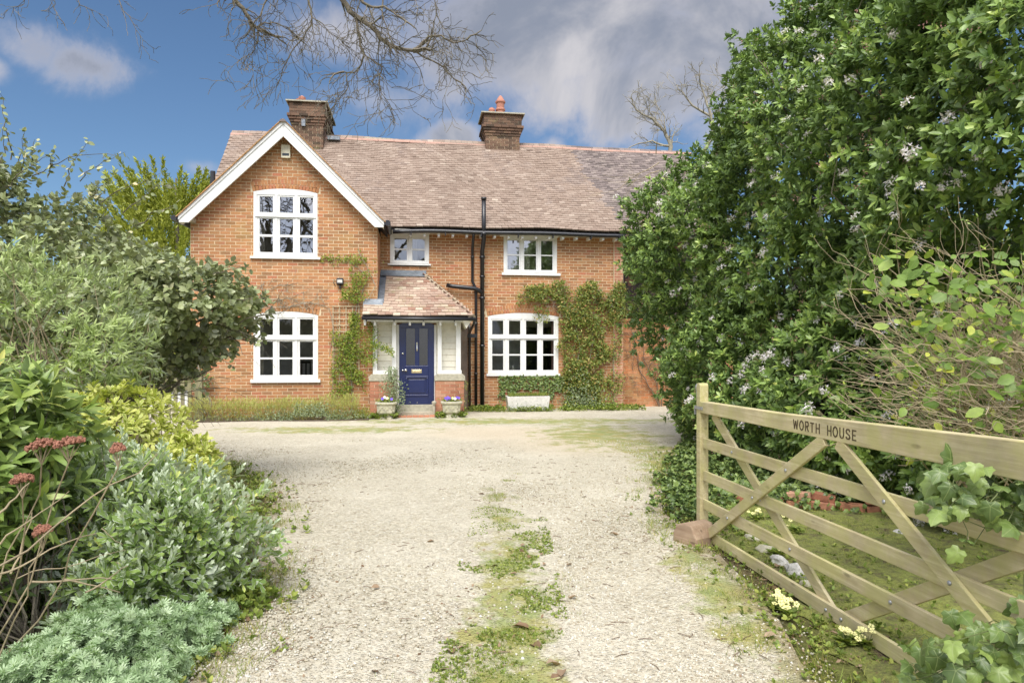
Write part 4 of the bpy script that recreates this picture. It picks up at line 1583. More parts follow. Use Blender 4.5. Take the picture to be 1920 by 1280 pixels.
def knob(u, z, r, name='door_knob', mat='chrome'):
    q = MB(); q.tube([(u, DF - .04, z), (u, DF - .075, z), (u, DF - .08, z), (u, DF - .10, z), (u, DF - .112, z)], [r * .9, r * .45, r * .9, r, r * .55], 14)
    q.build(name, M[mat], door, smooth=True)
knob(-2.715, 1.07, .034)
knob(-2.785, 1.07, .022, 'keyhole_plate')
knob(-2.785, 1.46, .024, 'door_lock')
q = MB(); q.box(-2.475, -2.44, DF - .055, DF - .041, 1.55, 1.66); q.tube([(-2.4575, DF - .06, 1.68), (-2.4575, DF - .08, 1.66), (-2.4575, DF - .085, 1.57), (-2.4575, DF - .06, 1.52)], [.012, .018, .02, .014], 10)
q.tube([(-2.4575, DF - .05, 1.66), (-2.4575, DF - .06, 1.72)], [.028, .02], 10)
q.build('door_knocker', M['chrome'], door)
q = MB(); q.box(-2.46, -2.45, DF - .045, DF - .04, .30, .33); q.build('door_stop', M['chrome'], door)
# dark hall behind the door glass
q = MB(); q.box(DU0 + .02, DU1 - .02, DF + .3, DF + .32, .2, 2.1); q.build('room_interior', M['room_mid'], house)
# steps
q = MB(); q.box(-2.97, -2.05, -1.62, DV + .05, 0.0, .268)
q.build('door_step', M['stone'], porch, bevel=.012)
q = MB(); q.box(-2.965, -2.055, -1.84, -1.621, 0.0, .125); q.build('door_step', M['stone'], porch, bevel=.012)
for i in range(7):
    q = MB(); q.box(-2.95 + i * .13, -2.83 + i * .13, -2.05, -1.85, 0, .055 + R.uniform(-.004, .004)); q.build('brick', M['brick_red'], porch, bevel=.006)
q = MB(); q.lathe([(.05, 0), (.06, .05), (.03, .07)], (-2.07, -1.86, .30), 10); q.tube([(-2.07, -1.86, 0), (-2.07, -1.86, .32)], .03, 8); q.build('boot_post', M['stone'], porch)

# porch roof: front slope with an upper part between the wing and a hip on the right
ez, ev = 2.29, -2.06          # eave
tz_, tv_ = 3.44, -0.03        # top at the wall
pp = (tz_ - ez) / (tv_ - ev)
pup = Vector((0, 1, pp)).normalized(); pn = Vector((0, -pp, 1)).normalized()
plen = (tv_ - ev) / pup.y
pe0, pe1 = -3.67, -1.19        # eave ends
pt1 = -2.27                    # hip top
pr = MB()
pr.add([(pe0, ev, ez), (pe1, ev, ez), (pt1, tv_, tz_), (-3.36, tv_, tz_), (-3.36, WV - .0, ez + pp * (WV - ev)), (pe0, WV - .0, ez + pp * (WV - ev))], [(0, 1, 2, 3, 4, 5)])
pr.add([(pe1, ev, ez), (pe1, 0.0, ez), (pt1, tv_, tz_)], [(0, 1, 2)])
pr.add([(pe0, ev, ez - .03), (pe1, ev, ez - .03), (pe1, 0, ez - .03), (-3.36, 0, ez - .03), (-3.36, WV, ez - .03), (pe0, WV, ez - .03)], [(5, 4, 3, 2, 1, 0)])
pr.add([(pe0, ev, ez), (pe0, ev, ez - .03), (pe1, ev, ez - .03), (pe1, ev, ez)], [(0, 1, 2, 3)])
proof = pr.build('porch_roof', M['felt'], house)
pplane = (Vector((0, ev - .02, ez + .0)), Vector((1, 0, 0)), pup, pn)
tv = box_vars('porch_tile', M['tile_porch'])
PG = .142
ptw = .168
rows = int(plen / PG) + 1
for i in range(rows):
    s = i * PG
    vv = ev + s * pup.y; zz = ez + s * pup.z
    f = (vv - ev) / (tv_ - ev)
    u0 = pe0 if vv < WV - .12 else -3.22
    u1 = pe1 + (pt1 - pe1) * min(1, f) - .03
    x = u0 - (ptw / 2 if i % 2 else 0)
    while x < u1:
        xa, xb = max(x, u0), min(x + ptw, u1 + .02)
        if xb - xa > .04:
            w = xb - xa - .006
            m = tile_matrix((xa + xb) / 2, s + R.uniform(-.008, .008), pplane, w=w, ln=.23, th=.022, tilt=.09 + R.uniform(-.01, .03))
            m = Matrix.Translation((0, 0, .012 * math.sin(x * 3) + R.uniform(-.003, .006))) @ m @ Matrix.Rotation(R.gauss(0, .012), 4, 'Z')
            rr = min(.999, max(0, R.gauss(.6 - .25 * (x - pe0) / 2.5, .22)))
            link('porch_tile', tv[int(rr * 8)], None, proof, m)
        x += ptw
# right hip slope tiles
hl = MB()
hn = Vector((1.15 / 1.55, 0, 1)).normalized()
a_ = Vector((0, 1, 0)); up_ = Vector((-(pe1 - pt1), 0, tz_ - ez)).normalized(); nn_ = Vector((tz_ - ez, 0, pe1 - pt1)).normalized()
hlen = math.hypot(pe1 - pt1, tz_ - ez)
for i in range(int(hlen / PG)):
    f = i * PG / hlen
    y = ev + (tv_ - ev) * f + .03
    while y < -.02:
        yb = min(y + ptw, 0)
        c = Vector((pe1, 0, ez)) + up_ * (i * PG + .11) + a_ * ((y + yb) / 2) + nn_ * .02
        w = yb - y - .005
        up2 = (up_ - nn_ * .07).normalized(); n2 = (nn_ + up_ * .07).normalized()
        m = Matrix(((0, up2.x * .23, n2.x * .015, c.x), (w, 0, 0, c.y), (0, up2.z * .23, n2.z * .015, c.z), (0, 0, 0, 1)))
        hl.mbox(m, .5, .5, .5, rnd=R.random() * .6)
        y += ptw
hl.build('hip_tiling', M['tile_porch'], proof, kind='stuff')
# hip covering of bonnet tiles bedded in mortar
p0 = Vector((pe1 - .02, ev + .02, ez + .03)); p1 = Vector((pt1, tv_ - .02, tz_ + .03))
fl = MB()
n = 15
for i in range(n):
    a = p0.lerp(p1, i / n); b = p0.lerp(p1, (i + 1.15) / n)
    fl.tube([a + Vector((0, 0, -.05)), b + Vector((0, 0, -.055))], [.10 + R.uniform(-.01, .012), .075], 8)
fl.build('bonnet_tiles', M['mortar_flaunch'], proof)
# lead flashings
q = MB()
q.box(-3.37, -2.22, -.06, -.004, tz_ + .02, tz_ + .13)
q.add([(-3.36, -.05, tz_ + .06), (-2.24, -.05, tz_ + .06), (-2.24, -.25, tz_ + .06 - .2 * pp + .015), (-3.36, -.25, tz_ + .06 - .2 * pp + .015)], [(0, 1, 2, 3)])
q.build('lead_flashing', M['lead'], proof)
q = MB()
y0, y1 = WV - .02, -.05
z0, z1 = ez + pp * (y0 - ev), ez + pp * (y1 - ev)
q.add([(-3.36, y0, z0 + .04), (-3.20, y0, z0 + .05), (-3.20, y1, z1 + .05), (-3.36, y1, z1 + .04)], [(0, 1, 2, 3)])
q.add([(-3.362, y0, z0), (-3.362, y1, z1), (-3.362, y1, z1 + .16), (-3.362, y0, z0 + .16)], [(3, 2, 1, 0)])
q.build('lead_flashing', M['lead'], proof)
q = MB()
za = ez + pp * (WV - ev)
q.prism([(WV - .005, za + .14), (WV - .012, za + .14), (WV - .16, za - .04), (WV - .16, za - .06), (WV - .005, za + .03)], pe0 - .01, -3.24, axis='x')
q.build('lead_flashing', M['lead'], proof)
g = MB(); g.tube([(pe0 - .01, ev - .05, ez - .045), (pe1 + .05, ev - .05, ez - .05)], .038, 10); g.build('gutter', M['black_iron'], proof, smooth=True)
for x in (-3.58, -2.97, -2.32, -1.62):
    q = MB(); q.box(x - .012, x + .012, ev - .06, ev + .02, ez - .11, ez - .05); q.build('gutter_bracket', M['black_iron'], proof)
g = MB(); g.tube([(pe1 + .03, ev - .05, ez - .06), (pe1 + .03, ev + .1, ez - .14), (-1.14, -.3, ez - .3), (-1.13, -.14, 2.08)], .034, 10); g.build('gutter_outlet', M['black_iron'], proof, smooth=True)
q = MB(); q.prism([(pe1 - .25, ez - .05), (pe1 - .01, ez - .05), (pe1 - .15, ez - .26)], ev + .04, 0.0); q.build('hip_soffit', M['cream_boards'], proof)
# rendered strip of wall right of the porch
q = MB(); q.box(-1.44, -1.16, -.022, -.001, 0.0, 2.3); q.build('rendered_strip', M['render_grey'], house)

# --- annex at the right: tile-hung wall, set back
q = MB(); q.box(2.985, 6.5, 1.2, 1.4, 0, 4.9)
annex = q.build('annex_wall', M['mortar'], house, label='tile hung wall set back beside the garden wall')
q = MB()
for i in range(26):
    z = 2.2 + i * .1
    x = 3.0 - (.085 if i % 2 else 0)
    while x < 6.4:
        m = Matrix.Translation((x + .083, 1.17, z)) @ Matrix.Rotation(.07, 4, 'X') @ Matrix.Diagonal((.158, .014, .15, 1))
        dmd = abs(((x * 1.3 + 20) % 1.0) - .5) + abs((z * 1.0 % 1.0) - .5)
        q.mbox(m, .5, .5, .5, rnd=.95 if dmd < .22 else R.random() * .8)
        x += .166
q.build('hanging_tiles', M['tile_dark'], annex, kind='stuff')

# --- things fixed to the house
def thing_h(name, q, mat, label, cat, **k):
    o = q.build(name, mat, **k)
    o.matrix_basis = HO
    tag(o, label, cat)
    return o
al = empty('alarm_box', hw(-5.40, WV - .02, 5.88), TH)
tag(al, 'cream burglar alarm box high under the gable point', 'alarm box')
q = MB(); q.prism([(-.10, 0), (.10, 0), (.10, .27), (.09, .295), (-.09, .295), (-.10, .27)][::-1], -.055, .012); q.build('cover', M['plastic_cream'], al, bevel=.006)
q = MB(); q.box(-.075, .075, -.06, -.0555, .045, .10); q.build('label_panel', M['dark_plastic'], al)
fl_ = empty('floodlight', hw(-4.20, WV, 3.02), TH)
tag(fl_, 'small black security floodlight on the wing wall above the trellis', 'floodlight')
q = MB(); q.prism([(-.13, .02), (-.02, .0), (-.02, .14), (-.12, .16)], -.075, .075, axis='x'); q.build('housing', M['black_iron'], fl_, bevel=.005)
q = MB(); q.box(-.055, .055, -.137, -.131, .05, .12); q.build('lamp_glass', M['stone_white'], fl_)
q = MB(); q.box(-.02, .02, -.08, .0, -.07, -.01); q.tube([(-.08, -.04, .08), (-.14, -.03, .13), (-.15, -.02, .06), (-.11, -.01, -.02)], .006, 6); q.build('bracket', M['black_iron'], fl_)

# ------------------------------------------------------------------ garden wall, fence, distance
def simple_wall(name, p, rz, length, height, label, matname, nparts, coping=True):
    root = empty(name, p, rz)
    tag(root, label, 'wall')
    q = MB(); q.box(0, length, .012, .22, 0, height)
    core = q.build('wall_core', M['mortar'], root)
    st = []
    wall_bricks(st, 0, height, lambda z: (0, length), [], 0.012, J=.009, proud=.007)
    emit_bricks(st, core, M[matname], nparts, lambda p_: abs(p_.x - .4) + abs(p_.z - 1.2) * .6)
    if coping:
        q = MB(); x = 0
        while x < length:
            q.box(x, min(x + .11, length) - .008, -.02, .25, height, height + .065, rnd=R.random()); x += .11
        q.build('coping', M[matname], root)
    return root


gw = simple_wall('garden_wall', hw(2.99, .18, 0), TH, 3.2, 2.325, 'orange brick garden wall with bare climber, right of the house', 'brick_old', 150)
# picket fence at the left of the house
pf = empty('picket_fence', (-8.6, 14.75, 0), 0.08)
tag(pf, 'weathered grey green picket fence between the shrubs and the house', 'fence')
for i in range(12):
    q = MB()
    q.prism([(-.04, .04), (.04, .04), (.04, .88), (0, .93), (-.04, .88)][::-1], -.011, .011)
    q.build('picket', M['fence_wood'], pf, mtx=Matrix.Translation((.1 + i * .148, 0, -.0)))
for z in (.2, .66):
    q = MB(); q.box(0, 1.8, .012, .05, z, z + .08); q.build('rail', M['fence_wood'], pf)
q = MB(); q.prism([(1.35, .2), (1.45, .2), (.95, .66), (.85, .66)][::-1], .013, .04); q.build('brace', M['fence_wood'], pf)
for x in (0.03, 1.80):
    q = MB(); q.box(x - .05, x + .05, -.03, .07, 0, .95); q.build('post', M['fence_wood'], pf)
# pale lane seen between the pickets
mb = MB(); mb.add([(-26, 19.2, .004), (-7.9, 18.6, .004), (-7.9, 26, .004), (-26, 27, .004)], [(0, 1, 2, 3)])
mb.build('path', simple('pale_path', (.62, .60, .55), .95, nscale=8), kind='structure')


# ------------------------------------------------------------------ leaf materials
leaf_mat('leaf_viburnum', [(0, (0.085, 0.149, 0.045)), (.35, (0.179, 0.279, 0.068)), (.7, (0.294, 0.427, 0.098)), (.92, (0.471, 0.588, 0.136)), (1, (0.750, 0.698, 0.212))], rough=.36, trans=.22, back=(0.13, 0.19, 0.08), spec=.5)
leaf_mat('leaf_elaeagnus', [(0, (0.130, 0.161, 0.062)), (.4, (0.249, 0.293, 0.124)), (.8, (0.378, 0.418, 0.202)), (.95, (0.567, 0.551, 0.334)), (1, (0.750, 0.569, 0.299))], rough=.34, trans=.18, back=(0.30, 0.31, 0.21), spec=.55)
leaf_mat('leaf_buddleja', [(0, (0.229, 0.297, 0.101)), (.5, (0.379, 0.473, 0.179)), (1, (0.608, 0.684, 0.311))], rough=.6, trans=.25, back=(0.36, 0.40, 0.28), rib=.1)
leaf_mat('leaf_rhodo', [(0, (0.123, 0.195, 0.042)), (.5, (0.243, 0.345, 0.080)), (.85, (0.435, 0.518, 0.127)), (.97, (0.694, 0.666, 0.186)), (1, (0.750, 0.750, 0.232))], rough=.33, trans=.22, spec=.55, rib=.5, back=(.16, .22, .10))
leaf_mat('leaf_yellow', [(0, (0.26, 0.34, 0.06)), (.4, (0.46, 0.52, 0.11)), (.8, (0.62, 0.63, 0.19)), (1, (0.70, 0.70, 0.32))], rough=.4, trans=.3, edge=(0.68, 0.66, 0.24), rib=0, edge_at=(.45, .8))
leaf_mat('leaf_silver', [(0, (0.150, 0.248, 0.058)), (.5, (0.251, 0.359, 0.090)), (.8, (0.342, 0.462, 0.123)), (.9, (0.683, 0.720, 0.180)), (1, (0.750, 0.750, 0.231))], rough=.55, trans=.15, edge=(0.56, 0.60, 0.50), back=(0.56, 0.60, 0.50), rib=.5, edge_at=(.80, .90))
leaf_mat('leaf_silver_tip', [(0, (0.44, 0.52, 0.35)), (1, (0.66, 0.72, 0.54))], rough=.8, trans=.15, rib=0)
leaf_mat('leaf_artemisia', [(0, (0.227, 0.327, 0.155)), (.5, (0.383, 0.513, 0.279)), (1, (0.626, 0.729, 0.497))], rough=.75, trans=.2, rib=0)
leaf_mat('leaf_weed', [(0, (0.117, 0.156, 0.034)), (.5, (0.217, 0.299, 0.057)), (1, (0.401, 0.429, 0.103))], rough=.5, trans=.3, rib=.1)
leaf_mat('leaf_grass', [(0, (0.155, 0.207, 0.037)), (.5, (0.258, 0.322, 0.060)), (.85, (0.412, 0.402, 0.101)), (1, (0.580, 0.460, 0.184))], rough=.6, trans=.3, rib=0)
leaf_mat('leaf_ivy', [(0, (0.068, 0.110, 0.029)), (.5, (0.139, 0.209, 0.053)), (.93, (0.244, 0.326, 0.078)), (1, (0.20, 0.28, 0.09))], rough=.38, trans=.15, spec=.45, rib=.6, back=(.12, .18, .08))
leaf_mat('leaf_climber', [(0, (0.085, 0.124, 0.024)), (.4, (0.170, 0.228, 0.044)), (.8, (0.293, 0.324, 0.067)), (.93, (0.463, 0.345, 0.110)), (1, (0.463, 0.235, 0.099))], rough=.5, trans=.28, rib=0)
leaf_mat('leaf_trellis', [(0, (0.090, 0.149, 0.018)), (.4, (0.180, 0.265, 0.032)), (.8, (0.309, 0.380, 0.051)), (1, (0.464, 0.414, 0.092))], rough=.5, trans=.32, rib=0)
leaf_mat('leaf_hedge', [(0, (0.245, 0.211, 0.077)), (.35, (0.386, 0.363, 0.107)), (.7, (0.526, 0.517, 0.137)), (.9, (0.351, 0.478, 0.123)), (1, (0.737, 0.651, 0.306))], rough=.8, trans=.15, rib=0)
leaf_mat('leaf_conifer', [(0, (0.18, 0.22, 0.03)), (.5, (0.33, 0.37, 0.05)), (1, (0.50, 0.52, 0.10))], rough=.6, trans=.2, rib=0)
leaf_mat('leaf_variegated', [(0, (0.073, 0.117, 0.042)), (.5, (0.116, 0.182, 0.062)), (1, (0.204, 0.260, 0.094))], rough=.45, trans=.15, edge=(0.50, 0.53, 0.36), rib=0, edge_at=(.5, .75))
leaf_mat('leaf_bramble', [(0, (0.123, 0.209, 0.035)), (.5, (0.209, 0.319, 0.053)), (.85, (0.320, 0.418, 0.088)), (1, (0.567, 0.572, 0.088))], rough=.42, trans=.35, spec=.45, back=(.22, .30, .16))
leaf_mat('flower_white', [(0, (0.70, 0.62, 0.64)), (1, (0.85, 0.82, 0.82))], rough=.6, trans=.2, rib=0)
leaf_mat('flower_bud', [(0, (0.32, 0.14, 0.13)), (1, (0.48, 0.30, 0.24))], rough=.7, trans=.1, rib=0)


def shrub(name, loc, label, cat, mat, ells, ntips, nleaf, L, tmpl, nparts=300, amp=.16, nscale=.9, tilt=(35, 80), hole=None, inner=0.1,
          stem=None, stemmat='bark', nstem=40, droop=.15, back=.06, core=True, fill=0.0, rbias=None, group=None, fine=.05, minpx=5, zmin=.03, facing=.35, sr=.012):
    root = empty(name, loc)
    tag(root, label, cat, group)
    P, A = tips_on(ells, ntips, amp, nscale, zmin=zmin, inner=inner, hole=hole, fine=fine, facing=facing)
    A = unit(A + rng.normal(0, .35, A.shape) + np.array([0, 0, .25]))
    pos, d, nm, ll = whorls(P, A, nleaf, tilt, L, back, droop)
    rnd = np.clip(np.repeat(rng.random(len(P))[None], nleaf, 0).reshape(-1) * .55 + rng.random(len(pos)) * .45, 0, 1)
    if rbias is not None: rnd = np.clip(rbias(pos, rnd), 0, 1)
    got = scatter('foliage', root, mat, pos, d, nm, ll, tmpl, rnd, nparts=nparts, minpx=minpx)
    if fill:
        P2, A2 = tips_on([(e[0], e[1], e[2], e[3] * .8, e[4] * .8, e[5] * .8) for e in ells], int(ntips * fill), amp, nscale, zmin=zmin)
        if len(P2):
            pos, d, nm, ll = whorls(P2, unit(A2 + rng.normal(0, .5, A2.shape)), max(4, nleaf // 2), (30, 100), L, back * 2, droop)
            scatter('inner_foliage', root, mat, pos, d, nm, ll * 1.15, tmpl, rng.random(len(pos)) * .5)
    mb = MB()
    b = stem if stem else (loc[0], loc[1], 0)
    r0 = root.location
    tp = [Vector(p) for p in P[rng.permutation(len(P))[:nstem]]] if nstem else []
    stems(mb, b, tp, nstem, sr, .0015, sr * 8, 6, .04)
    mb.v = [(x - r0.x, y - r0.y, z - r0.z) for (x, y, z) in mb.v]
    mb.build('branches', M[stemmat], root, kind='stuff')
    return root, P, A


# ---- the great viburnum on the right
VE = [(4.80, 11.5, 3.12, 2.72, 2.5, 2.5), (5.10, 9.2, 3.6, 2.28, 2.3, 3.2), (5.35, 6.9, 3.3, 2.2, 2.1, 3.3), (5.3, 5.3, 3.3, 2.1, 1.9, 2.6),
      (4.2, 10.2, 1.1, 1.7, 2.6, 1.5), (4.0, 7.6, .9, 1.25, 1.6, 1.3), (4.6, 6.0, 1.0, 1.4, 1.4, 1.3)]
vb, VP_, VA_ = shrub('viburnum_bush', (4.8, 8.8, 0), 'huge dense evergreen shrub with small white flower clusters filling the right side', 'shrub', M['leaf_viburnum'], VE, 21000, 10,
                     (.06, .108), LEAF, nparts=300, amp=.15, nscale=.9, hole=-.38, inner=.10, nstem=90, fill=.7, fine=.035, facing=.12, sr=.035)
# flower clusters
fm_var = []
for k in range(4):
    n = 42
    dd = unit(rng.normal(0, 1, (n, 3)) + np.array([0.2, 0, .0])); dd[:, 0] = np.abs(dd[:, 0])
    pos = dd * rng.uniform(.35, .5, (n, 1)) * np.array([.6, 1, 1])
    me_pos = pos
    Fm = frames(unit(rng.normal(0, 1, (n, 3))), dd)
    V0, F0, E0 = LEAF_SMALL
    Vw = np.einsum('nij,kj->nki', Fm, V0 * .30) + me_pos[:, None, :]
    me = np_mesh('flower_cluster', Vw, F0, rng.random(n), E0)
    me.materials.append(M['flower_white'])
    fm_var.append(me)
px_, py_, dp_ = project(VP_)
vis = [i for i in range(len(VP_)) if -5 < px_[i] < 1030 and -5 < py_[i] < 690 and VA_[i] @ (CAMP - VP_[i]) > .35 * np.linalg.norm(CAMP - VP_[i])]
R.shuffle(vis)
bud_mb_pos, bud_d = [], []
for c, i in enumerate(vis[:1100]):
    n_ = noise.noise(Vector(VP_[i]) * .9 + Vector((5, 5, 5)))
    p = VP_[i] + VA_[i] * .10
    if c < 300 and n_ > -.6:
        s = R.uniform(.07, .125)
        a = Vector(VA_[i]) + Vector((0, 0, .5))
        m = Matrix.Translation(Vector(p) - vb.location) @ a.to_track_quat('X', 'Z').to_matrix().to_4x4() @ Matrix.Diagonal((s, s, s, 1))
        link('flower_cluster', fm_var[c % 4], None, vb, m)
    elif n_ < .3 and c < 1050:
        for _ in range(9):
            bud_mb_pos.append(p + rng.normal(0, .018, 3)); bud_d.append(rng.normal(0, 1, 3))
bp_ = np.array(bud_mb_pos); bd_ = unit(np.array(bud_d))
scatter('flower_buds', vb, M['flower_bud'], bp_, bd_, unit(rng.normal(0, 1, bp_.shape)), np.full(len(bp_), .02), LEAF_SMALL)
# a few lax outer shoots against the sky and roof
tips = []
mb = MB()
for (a, b) in (((1236, 305), (1165, 350)), ((1236, 320), (1170, 330)), ((1230, 290), (1222, 262)), ((1250, 250), (1232, 215)), ((1370, 150), (1352, 118))):
    p0, p1 = pix(*a, 10.2), pix(*b, 10.0)
    d_ = p1 - p0
    grow(mb, p0, d_, d_.length * 1.0, .007, 2, .5, 0, 4, 4, (2, 3), tips)
mb.v = [tuple(Vector(v) - vb.location) for v in mb.v]
mb.build('shoots', M['twig_tan'], vb, kind='stuff')

# ---- shrub with twiggy stems, at the right beyond the gate
es = empty('twiggy_shrub', (3.4, 4.4, 0))
tag(es, 'twiggy half bare shrub with fresh pale green leaves behind the top rail of the gate', 'shrub')
mb = MB()
tw_tips = []
for i in range(80):
    b = Vector((R.uniform(2.7, 4.3), R.uniform(3.9, 4.9), R.uniform(.3, 1.15)))
    e = pix(R.uniform(1630, 2000), R.uniform(500, 820), R.uniform(3.6, 4.7))
    if b.x < e.x - .2: b.x = e.x + .3
    pts = wiggle(b, e, 6, .03, .03)
    r = R.choice([.012, .007, .005, .004])
    mb.tube(pts, [r * (1 - .7 * j / 6) for j in range(7)], 5, cap=False)
    for _ in range(6):
        q = pts[R.randint(2, 6)]
        grow(mb, q, (pts[-1] - pts[0]) + Vector((R.gauss(0, .6), R.gauss(0, .4), R.gauss(0, .6))), R.uniform(.15, .4), .0032, 1, .5, 0, 3, 3, (1, 3), tw_tips, rmin=.0014)
for i in range(260):
    e = pix(R.uniform(1660, 2000), R.uniform(640, 850), R.uniform(3.5, 4.3))
    dd = Vector((R.gauss(-.6, .4), R.gauss(0, .3), R.gauss(.25, .25)))
    mb.tube(wiggle(e, e + dd * R.uniform(.2, .5), 4, .05), [.003, .0025, .002, .0018, .0014], 3, cap=False)
mb.v = [tuple(Vector(v) - es.location) for v in mb.v]
mb.build('branches', M['twig_tan'], es, kind='stuff')
pts, dd, nn, ll = [], [], [], []
for i in range(720):
    x = R.uniform(1630, 1980); y = R.uniform(475, 860)
    lim = 540 + (1900 - x) * .12
    if y > lim + 200 and R.random() < .6: continue
    if x < 1700 and y > 620 and R.random() < .5: continue
    pts.append(pix(x, y, R.uniform(3.5, 4.3))); dd.append((R.gauss(0, .8), R.gauss(-.4, .5), R.gauss(-.2, .5))); nn.append((R.gauss(-.1, .5), R.gauss(-.9, .4), R.gauss(.8, .4))); ll.append(R.uniform(.035, .10))
scatter('young_leaves', es, M['leaf_bramble'], np.array(pts), unit(np.array(dd)), unit(np.array(nn)), np.array(ll), LEAF_ROUND, nparts=200)
# tiny opening buds along twigs
tp = np.array([tuple(p) for p, d_ in tw_tips]); td = np.array([tuple(d_) for p, d_ in tw_tips])
sel_ = rng.permutation(len(tp))[:700]
pos, d, nm, ll = whorls(tp[sel_], td[sel_], 4, (20, 60), (.012, .03), .01, 0)
scatter('opening_buds', es, M['leaf_bramble'], pos, d, nm, ll, LEAF_SMALL, rng.random(len(pos)) * .5 + .5)

# ------------------------------------------------------------------ left side shrubs
EE = [(-6.3, 8.0, 2.25, 1.5, 1.7, 1.6), (-5.1, 7.7, 1.95, 1.35, 1.4, 1.0), (-3.95, 7.4, 2.0, 1.25, 1.1, .55), (-4.2, 7.5, 1.55, .95, 1.0, .38), (-6.0, 7.8, .9, 1.4, 1.3, 1.0)]
el, EP, EA = shrub('arching_shrub', (-5.4, 8.0, 0), 'large grey green shrub with silvery leaves arching over towards the gabled wing', 'shrub', M['leaf_elaeagnus'], EE, 4200, 8, (.055, .095),
                   LEAF_ROUND, nparts=300, amp=.24, nscale=1.0, hole=-.35, inner=.22, nstem=70, fill=.3, droop=.25, fine=.07, facing=.15, sr=.02)
mb = MB()
wp, wd = [], []
for (a, b, dp) in (((60, 330), (235, 285), 7.4), ((120, 350), (165, 262), 7.4), ((150, 340), (215, 295), 7.3), ((0, 330), (10, 235), 7.5), ((20, 300), (-5, 170), 7.5), ((40, 320), (50, 275), 7.4),
                   ((190, 380), (300, 325), 7.2), ((230, 400), (320, 345), 7.2), ((90, 330), (100, 280), 7.4), ((170, 370), (215, 330), 7.2), ((10, 350), (90, 290), 7.4), ((420, 560), (510, 565), 7.1),
                   ((390, 520), (470, 500), 7.2), ((380, 650), (440, 690), 7.1), ((330, 690), (385, 740), 7.2), ((60, 300), (65, 262), 7.4), ((260, 420), (330, 385), 7.2), ((400, 600), (480, 645), 7.1), ((30, 330), (45, 245), 7.5)):
    p0, p1 = pix(*a, dp), pix(*b, dp - .1)
    pts = wiggle(p0, p1, 9, .025, .04)
    mb.tube(pts, [.007 - .0006 * j for j in range(10)], 4, cap=False)
    for j in range(1, 10):
        for _ in range(2):
            wp.append(tuple(pts[j] + Vector((R.gauss(0, .015), R.gauss(0, .02), R.gauss(0, .015)))))
            dr = (pts[j] - pts[j - 1]).normalized()
            wd.append((dr.x * .4 + R.gauss(0, .6), R.gauss(0, .6), R.gauss(-.15, .5)))
# long bare under-branches
for (a, b, r) in (((-5.4, 8.0, .5), pix(470, 640, 7.1), .035), ((-5.6, 7.9, .4), pix(430, 575, 7.2), .045), ((-5.2, 7.8, .4), pix(400, 690, 7.2), .03), ((-5.0, 7.6, .5), pix(370, 745, 7.2), .022),
                  ((-5.5, 7.8, .5), pix(500, 590, 7.0), .02), ((-5.1, 7.7, .3), pix(330, 720, 7.0), .02)):
    pts = wiggle(a, b, 10, .02, .06)
    mb.tube(pts, [r * (1 - .8 * j / 10) for j in range(11)], 6, cap=False)
    for j in range(4, 10):
        grow(mb, pts[j], (pts[j + 1] - pts[j]) * 3 + Vector((R.gauss(0, .2), R.gauss(0, .2), R.gauss(0.0, .2))), .5, .006, 1, .5, 0, 3, 3, (2, 3), None)
mb.v = [tuple(Vector(v) - el.location) for v in mb.v]
mb.build('arching_branches', M['bark'], el, kind='stuff')
wp = np.array(wp); wd = unit(np.array(wd))
scatter('outer_leaves', el, M['leaf_elaeagnus'], wp, wd, unit(rng.normal(0, .5, wp.shape) + np.array([0, -.6, .7])), rng.uniform(.045, .075, len(wp)), LEAF_ROUND)
# dry brown canes in the hollow below the arch
cn = empty('dead_canes', (-4.7, 8.9, 0))
tag(cn, 'mass of dry tan canes in the hollow under the arching shrub', 'canes', kind='stuff')
mb = MB()
for i in range(420):
    b = Vector((R.uniform(-6.8, -4.9), R.uniform(8.3, 9.6), 0)); e = b + Vector((R.gauss(-.15, .35), R.gauss(0, .3), R.uniform(.8, 2.1)))
    r = R.uniform(.003, .008)
    mb.tube(wiggle(b, e, 4, .03), [r, r * .8, r * .7, r * .5, r * .3], 3, cap=False)
mb.v = [tuple(Vector(v) - cn.location) for v in mb.v]
mb.build('canes', M['twig_tan'], cn, kind='stuff')

BE = [(-3.85, 5.3, 1.82, .80, .7, .50), (-3.25, 5.2, 1.58, .42, .5, .34), (-3.6, 5.2, 1.45, .6, .6, .35), (-4.5, 5.6, 1.6, .8, .7, .7)]
bu, BP, BA = shrub('buddleja_shrub', (-3.6, 5.5, 0), 'airy pale green shrub with narrow willowy leaves in front of the arching shrub', 'shrub', M['leaf_buddleja'], BE, 1700, 9, (.045, .085), LEAF_NARROW,
                   nparts=300, amp=.3, nscale=1.5, hole=-.2, inner=.3, nstem=130, stemmat='twig_tan', tilt=(20, 65), droop=.05, back=.05, fine=.12, minpx=5)
RE = [(-2.78, 3.55, 1.10, .50, .42, .36), (-2.75, 3.45, .78, .45, .4, .36), (-3.3, 3.7, .95, .7, .6, .6), (-2.9, 3.2, .40, .5, .4, .35)]
rh, RP, RA = shrub('rhododendron_bush', (-2.4, 3.4, 0), 'glossy long leaved rhododendron bush at the left edge above the dry seed heads', 'shrub', M['leaf_rhodo'], RE, 520, 10, (.10, .155), LEAF_LANCE,
                   nparts=300, amp=.2, nscale=2, inner=.15, nstem=60, tilt=(35, 75), droop=.05, back=.06, fine=.1, fill=.6, minpx=10, sr=.006)
YE = [(-2.85, 4.95, .86, .44, .4, .34), (-2.48, 4.85, .68, .36, .35, .22), (-3.1, 4.9, .75, .4, .4, .40), (-2.22, 4.8, .62, .20, .25, .12)]
